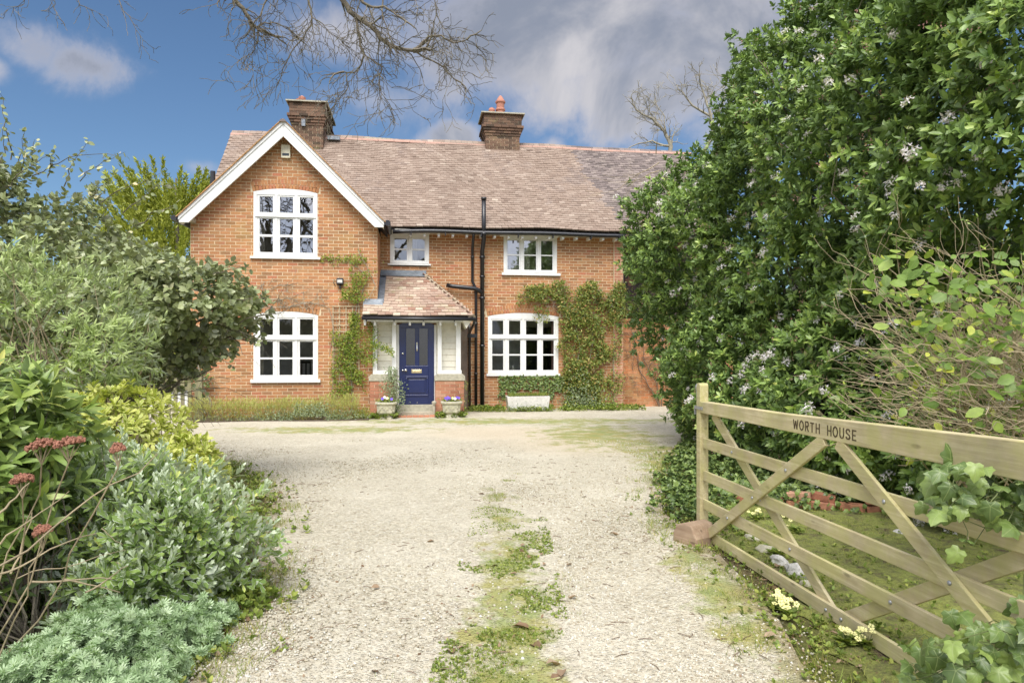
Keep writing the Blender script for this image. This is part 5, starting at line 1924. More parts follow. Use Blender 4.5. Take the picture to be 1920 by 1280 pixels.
ye, YP, YA = shrub('yellow_shrub', (-2.65, 4.95, 0), 'rounded golden yellow variegated shrub in front of the picket fence', 'shrub', M['leaf_yellow'], YE, 900, 9, (.045, .07), LEAF_OBOV,
                   nparts=260, amp=.18, nscale=2, inner=.1, nstem=40, tilt=(45, 85), droop=.15, back=.02, fine=.07, fill=.3)
SE = [(-2.25, 4.15, .46, .50, .5, .42), (-1.98, 4.05, .40, .38, .45, .35), (-2.55, 4.3, .46, .4, .45, .38), (-2.05, 3.75, .26, .36, .35, .26)]
si, SP, SA = shrub('silver_shrub', (-2.05, 4.1, 0), 'sprawling grey shrub with white edged leaves and silver shoot tips beside the gravel', 'shrub', M['leaf_silver'], SE, 1100, 9, (.05, .085), LEAF_OBOV,
                   nparts=300, amp=.34, nscale=2.2, inner=.2, nstem=110, stemmat='twig_tan', tilt=(30, 85), droop=.05, back=.09, fine=.12, fill=.25, minpx=6, sr=.006)
k = rng.permutation(len(SP))[:700]
pos, d, nm, ll = whorls(SP[k] + SA[k] * .05 + np.array([0, 0, .02]), unit(SA[k] + np.array([0, 0, .8])), 12, (5, 50), (.025, .048), .05, 0)
scatter('silver_tips', si, M['leaf_silver_tip'], pos, d, nm, ll, LEAF_OBOV)
AE = [(-1.92, 3.35, .0, .38, .45, .25), (-1.78, 2.95, .0, .33, .35, .24), (-2.08, 2.8, .0, .30, .3, .14), (-1.95, 2.65, .0, .36, .3, .18), (-1.72, 3.6, .0, .20, .25, .12)]
ar, AP, AA = shrub('artemisia_mound', (-1.75, 3.1, 0), 'low mound of lacy blue green foliage in the bottom left corner', 'plant', M['leaf_artemisia'], AE, 3000, 8, (.022, .045), LACY,
                   nparts=300, amp=.4, nscale=3.5, inner=.25, hole=-.25, nstem=30, stemmat='stem_green', tilt=(30, 80), droop=.05, back=.02, fine=.08, minpx=4, zmin=.01)

# dry flower heads on tall stems
sdm = empty('dried_sedum', (-2.15, 2.75, 0))
tag(sdm, 'clump of dry brown flat seed heads on tall tan stems at the left edge', 'plant')
for (hx, hy, w_) in ((78, 836, .115), (129, 832, .12), (221, 843, .055), (42, 900, .085), (80, 996, .07)):
    dp = 2.62
    c = pix(hx, hy, dp)
    mb = MB()
    for k in range(170):
        r = w_ / 2 * math.sqrt(R.random()); a = R.random() * 6.28
        z = .018 * (1 - (r / (w_ / 2)) ** 2) + R.gauss(0, .004)
        mb.mbox(Matrix.Translation((r * math.cos(a), r * math.sin(a) * .7, z)) @ Matrix.Rotation(R.random() * 3, 4, (1, 1, 0)), .0035, .0035, .0045)
    mb.build('seed_head', M['seed_head'], sdm, mtx=Matrix.Translation(c - sdm.location) @ Matrix.Rotation(-.25, 4, 'Y'))
    mb = MB()
    b = Vector((-2.25 + R.uniform(-.1, .05), 2.85 + R.uniform(-.1, .1), 0.02))
    pts = wiggle(b, c - Vector((0, 0, .07)), 7, .02)
    mb.tube(pts, [.0040 - .0002 * j for j in range(8)], 6, cap=False)
    for k in range(9):
        a = k * .7
        mb.tube([pts[-1] - Vector((0, 0, .0)), pts[-1] + Vector((0, 0, .04)) + Vector((math.cos(a), math.sin(a) * .7, 0)) * w_ * .2, c + Vector((math.cos(a) * w_ * .36, math.sin(a) * w_ * .25, .0))], [.002, .0015, .001], 4, cap=False)
    mb.v = [tuple(Vector(v) - sdm.location) for v in mb.v]
    mb.build('stem', M['twig_tan'], sdm)
mb = MB()
for (a, b, dp, dq) in (((0, 1060), (295, 850), 2.5, 2.8), ((-20, 1080), (180, 1000), 2.6, 2.9), ((30, 1085), (235, 1030), 2.9, 3.1), ((60, 1090), (210, 1085), 2.9, 3.0), ((0, 1020), (130, 920), 2.6, 2.7),
                       ((120, 1085), (225, 1110), 3.0, 3.1), ((160, 1110), (240, 1060), 3.0, 3.2), ((20, 1075), (60, 960), 2.7, 2.8), ((190, 990), (230, 1020), 3.1, 3.1), ((-10, 970), (55, 905), 2.5, 2.6)):
    pts = wiggle(pix(*a, dp), pix(*b, dq), 7, .02)
    r = R.uniform(.002, .0055)
    mb.tube(pts, [r * (1 - .08 * j) for j in range(8)], 6, cap=False)
mb.v = [tuple(Vector(v) - sdm.location) for v in mb.v]
mb.build('fallen_stems', M['twig_tan'], sdm, kind='stuff')

# silver rosette
ro = empty('silver_rosette', (-2.30, 3.45, 0.03))
tag(ro, 'flat rosette of felted silver green leaves at the bottom left', 'plant')
n = 22
a = np.arange(n) * 2.4
dv = np.stack([np.cos(a), np.sin(a), .25 + .04 * np.arange(n)], 1)
scatter('foliage', ro, M['leaf_artemisia'], np.tile(np.array([[-2.30, 3.45, .05]]), (n, 1)) + rng.normal(0, .006, (n, 3)) + np.array([0, 0, .05]), unit(dv), np.tile(np.array([[0, 0, 1.]]), (n, 1)), .15 - .004 * np.arange(n), LEAF_OBOV,
        rng.random(n) * .4 + .6, nparts=22, wscale=.75, minpx=0)


# ------------------------------------------------------------------ ground cover on the beds: weeds, ivy, grass, litter
def cover(name, label, cat, mat, n, xr, yr, test, L, tmpl, h=(.0, .05), nleaf=5, tilt=(40, 85), parts=0, rnd=None):
    root = empty(name, ((xr[0] + xr[1]) / 2, (yr[0] + yr[1]) / 2, 0))
    tag(root, label, cat, kind='stuff')
    P = []
    while len(P) < n:
        x = R.uniform(*xr); y = R.uniform(*yr)
        if R.random() > test(x, y): continue
        P.append((x, y, R.uniform(*h)))
    P = np.array(P)
    A = unit(rng.normal(0, .3, P.shape) + np.array([0, 0, 1.]))
    pos, d, nm, ll = whorls(P, A, nleaf, tilt, L, .01, 0)
    pos[:, 2] = np.maximum(pos[:, 2], .012)
    scatter('leaves', root, mat, pos, d, nm, ll, tmpl)
    return root


def nz(x, y, s=1.5, o=0.0):
    return noise.fractal(Vector((x * s + o, y * s, o)), .8, 2, 4)
def left_bed(x, y):
    e = edge_x(EDGE_L, y)
    dd = e - x
    if dd < -.28: return 0
    return (.25 + .5 * (nz(x, y) > -.05)) * (1 if dd > 0 else .35 * (nz(x, y, 3) > .05))
def right_bed(x, y):
    e = edge_x(EDGE_R, y); dd = x - e
    if dd < -.25: return 0
    if y < 6.6 and x > 2.0: return .1
    return (.25 + .5 * (nz(x, y, 1.5, 7) > -.05)) * (1 if dd > 0 else .3 * (nz(x, y, 3, 3) > .05))
cover('weeds', 'low green weeds growing along the left border', 'weeds', M['leaf_weed'], 4200, (-4.2, -1.0), (2.2, 9.0), left_bed, (.015, .045), LEAF_ROUND, nleaf=5)
cover('weeds', 'low green weeds growing along the edge near the gate', 'weeds', M['leaf_weed'], 4600, (1.0, 4.6), (2.2, 11.0), right_bed, (.012, .035), LEAF_ROUND, nleaf=5)
cover('ivy_carpet', 'dark ivy and periwinkle carpeting the ground under the big shrub', 'ivy', M['leaf_ivy'], 5200, (1.1, 4.8), (5.6, 14.5),
      lambda x, y: 1.0 if (x > edge_x(EDGE_R, y) + .12 + .2 * nz(x, y, 2) and not (x < 3.6 and x > 1.9 and y < 6.5 and y < 6.7)) else 0, (.03, .06), IVY, h=(.02, .16), nleaf=4, tilt=(50, 100))

# lawn and moss by the gate
def lawn(x, y): return 1.0 if (x > edge_x(EDGE_R, y) + .25 + .15 * nz(x, y, 2) and y < 6.5) else 0
lr = empty('lawn', (2.8, 4.2, 0))
tag(lr, 'mossy yellow green lawn behind the gate', 'lawn', kind='stuff')
m, t, out = new_mat('moss')
b = t.n('ShaderNodeBsdfPrincipled'); t.l(b.outputs[0], out.inputs[0])
geo = t.n('ShaderNodeNewGeometry')
c = t.ramp(t.noise(7, 7, .75, geo.outputs['Position']), [(.34, (0.16, .11, .065)), (.44, (.24, .25, .075)), (.57, (.36, .39, .09)), (.72, (.20, .28, .075))])
c = t.mix(1.0, c, t.ramp(t.noise(60, 4, .7, geo.outputs['Position']), [(.25, .6), (.75, 1.35)]), 'MULTIPLY')
t.l(c, b.inputs['Base Color']); b.inputs['Roughness'].default_value = 1
bp = t.n('ShaderNodeBump'); bp.inputs['Distance'].default_value = .03; t.l(t.noise(40, 6, .8, geo.outputs['Position']), bp.inputs['Height']); t.l(bp.outputs[0], b.inputs['Normal'])
V, F = [], []
for i in range(61):
    y = .8 + i * .1
    for k in range(31):
        x0 = edge_x(EDGE_R, y) + .28 + .12 * nz(2, y, 3)
        x = x0 + k * (5.2 - x0) / 30
        V.append((x - 2.8, y - 4.2, .008 + .022 * max(0, nz(x, y, 3) + .3) * (k > 0)))
for i in range(60):
    for k in range(30):
        a = i * 31 + k; F.append((a, a + 1, a + 32, a + 31))
me = bpy.data.meshes.new('turf'); me.from_pydata(V, [], F); me.polygons.foreach_set('use_smooth', [True] * len(F))
link('turf', me, M['moss'], lr, kind='stuff')


def grass(name, label, n, gen, L=(.02, .06), mat='leaf_grass'):
    root = empty(name, (0, 4, 0))
    tag(root, label, 'grass', kind='stuff')
    P = []
    tries = 0
    while len(P) < n and tries < n * 60:
        tries += 1
        q = gen()
        if q: P.append(q)
    P = np.array([(x, y, .004) for x, y in P])
    d = unit(rng.normal(0, .55, P.shape) + np.array([0, 0, 1.]))
    nm = unit(rng.normal(0, 1, P.shape))
    scatter('blades', root, M[mat], P, d, nm, rng.uniform(L[0], L[1], len(P)), BLADE, wscale=None)
    return root
def g_center():
    y = 2.3 + 6.0 * R.random() ** 1.5
    cx = .06 - .03 * (y - 2.3) + .05 * math.sin(y * 1.7)
    x = R.gauss(cx, .17 * (1.25 - (y - 2.3) / 8))
    k = nz(x, y, 2.2, 1) - .15 * abs(x - cx) / .3
    return (x, y) if k > -.03 + .09 * max(0, y - 4.8) else None
grass('grass', 'grass growing between the wheel tracks of the driveway', 34000, g_center, (.012, .042))
cover('weeds', 'small weeds and seedlings in the grass strip up the middle of the driveway', 'weeds', M['leaf_weed'], 2600, (-.6, .6), (2.3, 6.5),
      lambda x, y: 1.0 if abs(x + .03) < .34 and nz(x, y, 2.2, 1) > .0 else 0, (.008, .022), LEAF_ROUND, h=(.005, .02), nleaf=5)
def g_lawn():
    x, y = R.uniform(1.4, 4.4), R.uniform(2.2, 6.5)
    return (x, y) if lawn(x, y) and nz(x, y, 2, 4) > -.1 else None
grass('grass', 'short grass in the lawn behind the gate', 26000, g_lawn, (.015, .055))
def g_edge():
    y = R.uniform(2.3, 10); s = R.random() < .5
    x = (edge_x(EDGE_L, y) + R.gauss(.0, .12)) if s else (edge_x(EDGE_R, y) + R.gauss(.0, .14))
    return (x, y) if nz(x, y, 3, 2) > .12 else None
grass('grass', 'tufts of grass along both edges of the driveway', 9000, g_edge, (.02, .085))
def g_house():
    u, v = R.uniform(-3.2, 3.2), R.uniform(-1.0, -.35)
    if -3.0 < u < -1.9: return None
    p = hw(u, v, 0)
    return (p.x, p.y) if nz(p.x, p.y, 3, 2) > -.1 else None
grass('grass', 'straggly grass and weeds at the foot of the house front', 3500, g_house, (.03, .11))
def c_house(x, y):
    q = HO.inverted() @ Vector((x, y, 0))
    if q.x > -1.5 and q.x < 3.3 and -.95 - .25 * nz(x, y, 3) < q.y < -.1: return (.9 if nz(x, y, 3, 5) > 0 else .15)
    if -3.5 < q.x < -1.35 and -2.35 < q.y < -1.9 and not (-2.9 < q.x < -2.05): return 1
    return 0
cover('weeds', 'low weeds along the foot of the house front', 'weeds', M['leaf_weed'], 1500, (-4, 3.6), (14.8, 19), c_house, (.03, .07), LEAF_ROUND, h=(.02, .12), nleaf=5)
def g_strip():
    x, y = R.uniform(-3, 3), R.uniform(10, 15.5)
    k = 1 - ((x - 1.5) / 1.6) ** 2 - ((y - 12.3) / 2.4) ** 2
    return (x, y) if k > R.random() and nz(x, y, 2, 9) > .05 else None
grass('grass', 'thin mossy grass on the far part of the gravel', 6000, g_strip, (.012, .035))

# loose pebbles on the drive: real stones where they can be told apart
pb = empty('gravel', (0, 5, 0))
tag(pb, 'loose cream gravel stones scattered over the driveway', 'gravel', kind='stuff')
N = 72000
y = 2.5 * np.exp(rng.random(N) * math.log(11.5 / 2.5))
xl = np.array([edge_x(EDGE_L, v) for v in y]) - .12; xr_ = np.array([edge_x(EDGE_R, v) for v in y]) + .22
x = xl + (xr_ - xl) * rng.random(N)
dens = np.array([noise.fractal(Vector((a * .9, b_ * .35, 3)), .8, 2, 3) for a, b_ in zip(x, y)])
keep = rng.random(N) < np.clip(.45 + dens * .9, .12, 1) * np.where((np.abs(x + .02) < .33) & (y < 6.5), .15, 1) * np.where(x > xr_ - .45, .3, 1)
x, y = x[keep], y[keep]
n = len(x)
s = rng.uniform(.0035, .0095, n) * (1 + .04 * y) * np.where(rng.random(n) < .03, 1.5, 1)
pos = np.stack([x, y, .014 + s * .25], 1)
yaw = rng.random(n) * 6.28
d = np.stack([np.cos(yaw), np.sin(yaw), rng.normal(0, .25, n)], 1)
nmv = unit(rng.normal(0, .3, (n, 3)) + np.array([0, 0, 1.]))
pieces_mat('pebble', [(0, (0.33, 0.27, 0.18)), (.2, (0.46, 0.41, 0.30)), (.6, (0.55, 0.51, 0.40)), (.9, (0.63, 0.60, 0.50)), (1, (.70, .68, .61))], rough=.85, bump=.2)
scatter('pebbles', pb, M['pebble'], pos, d, nmv, s, (PEB_V, PEB_F, np.zeros(6)), rng.random(n), wscale=rng.uniform(.6, 1, n))

# fallen leaves, one by one
dl_v = []
for k in range(5):
    V0, F0, E0 = leaf_t(.6, .16 + .05 * k, .3 - .12 * k, ((0, 0), (.3, .9), (.65, 1), (1, 0)))
    V0 = V0.copy(); V0[:, 2] += rng.normal(0, .04, len(V0)) + .06
    me = np_mesh('dead_leaf', V0[None], F0, np.array([(k + .5) / 5]), E0); me.materials.append(M['dead_leaf']); dl_v.append(me)
def dead_leaf(x, y, s, label, group, z=.02):
    o = link('dead_leaf', R.choice(dl_v), None, None, Matrix.Translation((x, y, z)) @ Matrix.Rotation(R.random() * 6.28, 4, 'Z') @ Matrix.Rotation(R.gauss(0, .25), 4, 'X') @ Matrix.Diagonal((s, s, s, 1)))
    tag(o, label, 'dead leaf', group)
for (a, b_, s, lb) in ((1160, 1008, .08, 'dark curled leaf lying alone on the right wheel track'), (1065, 1128, .06, 'small brown leaf by the centre grass on the right track'), (800, 1021, .06, 'small curled leaf alone on the left wheel track'),
                       (712, 1106, .055, 'dark leaf alone on the pale left wheel track nearer the camera'), (470, 1170, .13, 'large crumpled brown leaf by the foreground grass tuft at the left border'), (458, 1105, .11, 'upright red brown leaf beside the silver shrub'),
                       (960, 1180, .11, 'pale tan leaf in the centre grass'), (1012, 1222, .09, 'red brown leaf at the right of the centre grass'), (1100, 935, .06, 'tiny dark leaf near the far end of the right track')):
    g_ = gnd(a, b_)
    dead_leaf(g_.x, g_.y, s, lb, 'fallen leaves')
for i in range(50):
    y = R.uniform(2.6, 7.5); s_ = R.random()
    if s_ < .4: x = R.gauss(-.0, .22); lb, gp = 'brown fallen leaf among the centre grass of the driveway', 'fallen leaves among the centre grass'
    elif s_ < .75: x = edge_x(EDGE_R, y) + R.uniform(-.1, .6); lb, gp = 'brown fallen leaf among the weeds on the gate side', 'fallen leaves on the gate side'
    else: x = edge_x(EDGE_L, y) + R.uniform(-.3, .15); lb, gp = 'brown fallen leaf among the weeds of the left border', 'fallen leaves along the left border'
    dead_leaf(x, y, R.uniform(.035, .08), lb, gp)
litter = empty('leaf_litter', (1.5, 6, 0)); tag(litter, 'brown leaf litter and chips under the shrubs on both sides', 'leaf litter', kind='stuff')
P = []
while len(P) < 9000:
    y = 2.2 + 8.5 * R.random(); x = (edge_x(EDGE_R, y) + R.gauss(.25, .3)) if R.random() < .55 else ((edge_x(EDGE_L, y) - R.gauss(.2, .28)) if R.random() < .65 else R.gauss(-.02, .22) + (9 if y > 7 else 0))
    if nz(x, y, 2, 6) > -.1: P.append((x, y, .014))
P = np.array(P)
scatter('chips', litter, M['dead_leaf'], P, unit(rng.normal(0, 1, P.shape) * np.array([1, 1, .2])), unit(rng.normal(0, .35, P.shape) + np.array([0, 0, 1.])), rng.uniform(.008, .035, len(P)), LEAF_SMALL)
# small twigs on the gravel
tw = empty('twig_litter', (0, 5, 0)); tag(tw, 'thin broken twigs lying scattered on the gravel', 'twigs', kind='stuff')
mb = MB()
for i in range(330):
    y = 2.6 + 8 * R.random() ** 1.3; x = R.uniform(edge_x(EDGE_L, y), edge_x(EDGE_R, y)); a = R.random() * 6.28; l = R.uniform(.02, .09)
    mb.tube([(x, y - 5, .02), (x + math.cos(a) * l * .5 + R.gauss(0, .006), y - 5 + math.sin(a) * l * .5, .024), (x + math.cos(a) * l, y - 5 + math.sin(a) * l, .02)], .0014 + .0002 * y, 3)
mb.build('twigs', M['twig_brown'], tw, kind='stuff')

WE = [(-2.55, 3.75, .02, .45, .35, .16), (-2.0, 2.35, .0, .5, .25, .14), (-1.62, 3.95, .0, .22, .3, .10), (-2.9, 3.4, .02, .4, .4, .18)]
shrub('border_weeds', (-2.3, 3.3, 0), 'patch of fresh green leafy weeds around the silver rosette and low mound', 'weeds', M['leaf_weed'], WE, 1500, 7, (.02, .045), LEAF_ROUND,
      nparts=150, amp=.4, nscale=3, inner=.3, nstem=20, stemmat='stem_green', tilt=(30, 80), back=.02, fine=.12, minpx=4, zmin=.01, sr=.003)

# ------------------------------------------------------------------ five bar gate
GD = Vector((0.141, -0.99, 0)).normalized()
gate = empty('field_gate', (1.52, 5.45, 0), math.atan2(GD.y, GD.x))
tag(gate, 'open wooden five bar gate with a carved house name on its top rail', 'gate')
GL = 3.45
# gate frame: x along the gate from the latch end, y across (negative y = right hand, away from the drive), z up
def gbar(name, pts2, y0, y1, bev=.004, mat='gate_wood'):
    q = MB(); q.prism(pts2, y0, y1)
    return q.build(name, M[mat], gate, bevel=bev)
YF, YB = -0.0, 0.0
# the drive side is -y here or +y: the gate runs towards the camera, its left face looks to -x world
# local +y points to world (-dir.y..): for direction (0.14,-0.99) local y = (0.99, 0.14) i.e. to the right, so the drive side is -y
gbar('latch_stile', [(-.035, .04), (.035, .04), (.035, 1.225), (.02, 1.243), (-.02, 1.243), (-.035, 1.225)], -.036, .036)
gbar('hanging_stile', [(GL - .05, .0), (GL + .05, .0), (GL + .05, 1.32), (GL + .03, 1.34), (GL - .03, 1.34), (GL - .05, 1.32)], -.038, .038)
gbar('top_rail', [(.036, 1.01), (GL - .051, 1.01), (GL - .051, 1.17), (1.2, 1.11), (.036, 1.10)], -.035, .035)
for (z0, z1) in ((.73, .81), (.475, .553), (.25, .328), (.02, .10)):
    gbar('rail', [(.036, z0), (GL - .051, z0), (GL - .051, z1), (.036, z1)], -.012, .012)
def brace(a, b, y0, y1, w=.075):
    a = Vector((a[0], a[1])); b = Vector((b[0], b[1])); d = (b - a).normalized(); n = Vector((-d.y, d.x)) * w / 2
    pts = [(a + n), (a - n), (b - n), (b + n)]
    gbar('brace', [tuple(p) for p in pts], y0, y1)
brace((.07, .02), (1.68, 1.005), -.034, -.013)
brace((1.80, 1.005), (3.36, .03), -.034, -.013)
brace((.16, 1.005), (1.72, .03), .013, .034)
brace((1.76, .03), (3.38, 1.005), .013, .034)
bolt = None
def line_z(a, b, z): return a[0] + (b[0] - a[0]) * (z - a[1]) / (b[1] - a[1])
for (a, b, y) in (((.07, .02), (1.68, 1.005), -.036), ((1.80, 1.005), (3.36, .03), -.036), ((.16, 1.005), (1.72, .03), -.014), ((1.76, .03), (3.38, 1.005), -.014)):
    for z in (.77, .515, .29, .06):
        x = line_z(a, b, z)
        if bolt is None:
            q = MB(); q.lathe([(.011, 0), (.011, .003), (.007, .007), (.002, .008)], (0, 0, 0), 10); bolt = q.mesh('bolt', True); bolt.materials.append(M['metal_galv'])
        link('bolt', bolt, None, gate, Matrix.Translation((x, y + .002, z)) @ Matrix.Rotation(math.radians(90), 4, 'X'))
# carved lettering on the drive side of the top rail
STROKES = {
 'W': [[(0, 1), (.18, 0)], [(.24, .1), (.42, .85)], [(.48, .85), (.66, .1)], [(.72, 0), (.9, 1)]],
 'O': [[(.32, 1), (.1, .85), (0, .55), (0, .45), (.1, .15), (.32, 0)], [(.43, 0), (.65, .15), (.75, .45), (.75, .55), (.65, .85), (.43, 1)]],
 'R': [[(.05, 0), (.05, 1)], [(.15, 1), (.5, 1), (.6, .85), (.6, .65), (.5, .52), (.15, .52)], [(.32, .45), (.62, 0)]],
 'T': [[(0, .97), (.28, .97)], [(.42, .97), (.7, .97)], [(.35, 0), (.35, .9)]],
 'H': [[(.05, 0), (.05, 1)], [(.65, 0), (.65, 1)], [(.15, .5), (.55, .5)]],
 'U': [[(.03, 1), (.03, .3), (.12, .08), (.28, 0)], [(.4, 0), (.56, .08), (.65, .3), (.65, 1)]],
 'S': [[(.62, .82), (.5, .97), (.2, .97), (.05, .8), (.12, .6), (.3, .53)], [(.38, .48), (.58, .4), (.65, .2), (.5, .03), (.2, .03), (.03, .18)]],
 'E': [[(.05, 0), (.05, 1)], [(.16, .97), (.6, .97)], [(.16, .5), (.5, .5)], [(.16, .03), (.6, .03)]],
}
cx = 1.385
H_ = .052
q = MB()
for ch in 'WORTH HOUSE':
    if ch == ' ': cx += .055; continue
    wmax = 0
    for st in STROKES[ch]:
        for (a, b) in zip(st, st[1:]):
            p0 = Vector((cx + a[0] * H_ * .98, 0, 1.036 + a[1] * H_)); p1 = Vector((cx + b[0] * H_ * .98, 0, 1.036 + b[1] * H_))
            d = (p1 - p0); ln = d.length; d.normalize()
            w = .0048 if abs(d.z) > .5 else .0036
            n = Vector((-d.z, 0, d.x)) * w
            e = d * w * .6
            pts = [p0 - e + n, p0 - e - n, p1 + e - n, p1 + e + n]
            q.prism([(p.x, p.z) for p in pts], -.0362, -.0340)
        wmax = max(wmax, max(p[0] for p in st))
    cx += (wmax + .36) * H_
q.build('carved_lettering', M['carved'], gate, label='carved words WORTH HOUSE')
# latch
q = MB(); q.tube([(-.055, -.01, .95), (-.058, -.012, 1.02), (-.062, -.014, 1.2)], [.008, .010, .013], 8); q.tube([(-.062, -.014, 1.19), (-.062, -.014, 1.215), (-.062, -.014, 1.235)], [.014, .02, .008], 10); q.build('latch_handle', M['metal_galv'], gate, smooth=True)
q = MB(); q.box(-.06, .09, -.042, -.0365, 1.035, 1.06); q.box(-.066, -.0585, -.042, .02, .99, 1.06); q.build('latch_bracket', M['metal_galv'], gate, bevel=.002)
# hinge post beside the camera
hp_ = empty('gate_post', gate.matrix_basis @ Vector((GL + .22, .03, 0)) if False else (1.52 + GD.x * (GL + .24), 5.45 + GD.y * (GL + .24), 0), gate.rotation_euler.z)
tag(hp_, 'stout timber hinge post at the near end of the gate', 'post')
q = MB(); q.box(-.09, .09, -.09, .09, 0, 1.5); q.build('post', M['gate_wood'], hp_, bevel=.01)
# block that props the gate
lg = empty('gate_stop', (1.42, 5.32, 0), -1.0)
tag(lg, 'sawn wood block wedged at the foot of the gate on the gravel', 'block')
q = MB()
q.prism([(-.12, 0), (.12, 0), (.12, .07), (.07, .165), (.0, .175), (-.08, .15), (-.12, .08)][::-1], -.11, .13)
q.build('block', M['log_wood'], lg, bevel=.012)

# low brick edging behind the gate
ed = empty('brick_edging', (2.3, 6.7, 0), -.35)
tag(ed, 'row of tumbled old red bricks half swallowed by ivy behind the gate', 'edging')
vs_ = []
for k in range(6):
    q = MB(); q.box(-.108, .108, -.052, .052, -.034, .034, rnd=(k + .5) / 6); me = q.mesh('brick'); me.materials.append(M['brick_red'])
    vs_.append(me)
for i in range(11):
    for j in range(2 if i in (2, 3, 5, 6) else 1):
        o = link('brick', vs_[R.randint(0, 5)], None, ed, Matrix.Translation((i * .232 + R.uniform(-.01, .01), R.uniform(-.02, .02) + .02 * j, .045 + .072 * j)) @ Matrix.Rotation(R.gauss(0, .07), 4, 'Z') @ Matrix.Rotation(R.gauss(0, .06), 4, 'Y'))
        b = o.modifiers.new('bevel', 'BEVEL'); b.width = .008; b.segments = 2
# stones along the lawn edge
def stone(x, y, s, label, group=None, mat='stone_white', seed=0):
    q = MB()
    n = 7
    rr = random.Random(seed)
    prof = []
    base = []
    for (zz, k) in ((0, 1.0), (.45, .95), (.75, .7), (.85, .3)):
        for i in range(n):
            a = i * 6.283 / n
            r = k * (1 + rr.uniform(-.22, .22))
            base.append((r * math.cos(a) * s * 1.4, r * math.sin(a) * s * .8, zz * s * (1 + rr.uniform(-.2, .2))))
    fs = [(i + j * n, (i + 1) % n + j * n, (i + 1) % n + (j + 1) * n, i + (j + 1) * n) for j in range(3) for i in range(n)] + [tuple(range(3 * n, 4 * n))]
    q.add(base, fs)
    o = q.build('edging_stone', M[mat], bevel=.006)
    o.location = (x, y, .0); o.rotation_euler = (0, 0, rr.uniform(-.6, .3) - .9)
    tag(o, label, 'stone', group)
for i, (a, b, s, lb) in enumerate(((1497, 1080, .085, 'largest pale grey rough stone seen through the gate braces'), (1462, 1058, .07, 'flat white stone just beyond the largest pale stone by the lawn'),
                                   (1515, 1100, .045, 'small grey stone on the near side of the largest pale stone'), (1436, 1036, .06, 'mossy edging stone under the fourth gate rail'),
                                   (1412, 1014, .06, 'grey edging stone nearest the foot of the gate latch post'), (1690, 1003, .05, 'small white stone alone in the lawn by the ivy'))):
    g_ = gnd(a, b)
    stone(g_.x, g_.y, s, lb, None, 'stone_white' if i in (0, 1, 5) else 'stone_mossy', seed=i)

# primroses
def primrose(x, y, r, nfl, label):
    root = empty('primrose', (x, y, 0)); tag(root, label, 'primrose', 'primroses')
    n = 34
    a = rng.random(n) * 6.28
    P = np.stack([x + rng.normal(0, r * .3, n), y + rng.normal(0, r * .3, n), np.full(n, .02)], 1)
    d = unit(np.stack([np.cos(a), np.sin(a), rng.uniform(.2, .9, n)], 1))
    scatter('foliage', root, M['leaf_weed'], P, d, np.tile(np.array([[0, 0, 1.]]), (n, 1)), rng.uniform(.05, .09, n), LEAF_OBOV, nparts=12, minpx=8)
    for k in range(nfl):
        px_, py_, pz_ = R.gauss(0, r * .55), R.gauss(0, r * .5), R.uniform(.05, .11)
        mb = MB()
        tl = Matrix.Rotation(R.gauss(.5, .3), 4, 'X') @ Matrix.Rotation(R.random() * 6, 4, 'Z')
        for j in range(5):
            an = j * 1.2566
            pts = [tl @ Vector((math.cos(an + t_) * q_, math.sin(an + t_) * q_, .003 * (q_ > .01))) for (t_, q_) in ((-.15, .003), (-.55, .014), (-.2, .018), (.0, .0155), (.2, .018), (.55, .014), (.15, .003))]
            mb.add([tuple(p) for p in pts], [tuple(range(7))])
        link('flower', mb.mesh('flower'), M['petal_yellow'], root, Matrix.Translation((px_, py_, pz_)))
        mb = MB(); mb.tube([(px_ * .3, py_ * .3, .01), (px_, py_, pz_)], .0015, 3); mb.build('stalk', M['stem_green'], root)
for (a, b, r, nf, lb) in ((1463, 1148, .075, 17, 'primrose with the most pale yellow blooms, on the near side of the bottom gate rail'), (1478, 1160, .04, 5, 'small primrose just right of the big flowering clump'),
                          (1588, 1212, .05, 7, 'pale primrose close to the bottom rail, left one of the near pair'), (1620, 1215, .05, 7, 'pale primrose close to the bottom rail, right one of the near pair'),
                          (1418, 975, .10, 8, 'primrose clump nearest the latch post, seen through the gate'), (1455, 972, .10, 7, 'primrose clump beyond the gate beside the brick edging'), (1490, 1000, .07, 2, 'nearly flowerless primrose beyond the gate on the lawn edge'),
                          (1460, 1045, .05, 3, 'small primrose growing beside the white edging stones')):
    g_ = gnd(a, b); primrose(g_.x, g_.y, r, nf, lb)

# ivy hanging over the near half of the gate
def ivy_patch(name, label, pts, L, parts, spread=None):
    c = np.mean(pts, axis=0)
    root = empty(name, (float(c[0]), float(c[1]), 0 if c[2] < .5 else float(c[2]))); tag(root, label, 'ivy')
    P = np.array(pts)
    n = len(P)
    d = unit(rng.normal(0, .6, (n, 3)) + np.array([-.3, -.2, -.55])); nm = unit(rng.normal(0, .35, (n, 3)) + np.array([-.5, -1.0, .7]))
    scatter('foliage', root, M['leaf_ivy'], P, d, nm, rng.uniform(L[0], L[1], n), IVY, nparts=parts, minpx=6)
    mb = MB()
    for i in range(0, n - 3, 3):
        a, b = Vector(P[i]), Vector(P[(i * 7 + 3) % n])
        if (a - b).length < .5: mb.tube([tuple(p - root.location) for p in wiggle(a, b, 4, .05)], .002, 3)
    if mb.v: mb.build('stems', M['stem_green'], root, kind='stuff')
    return root
pts = []
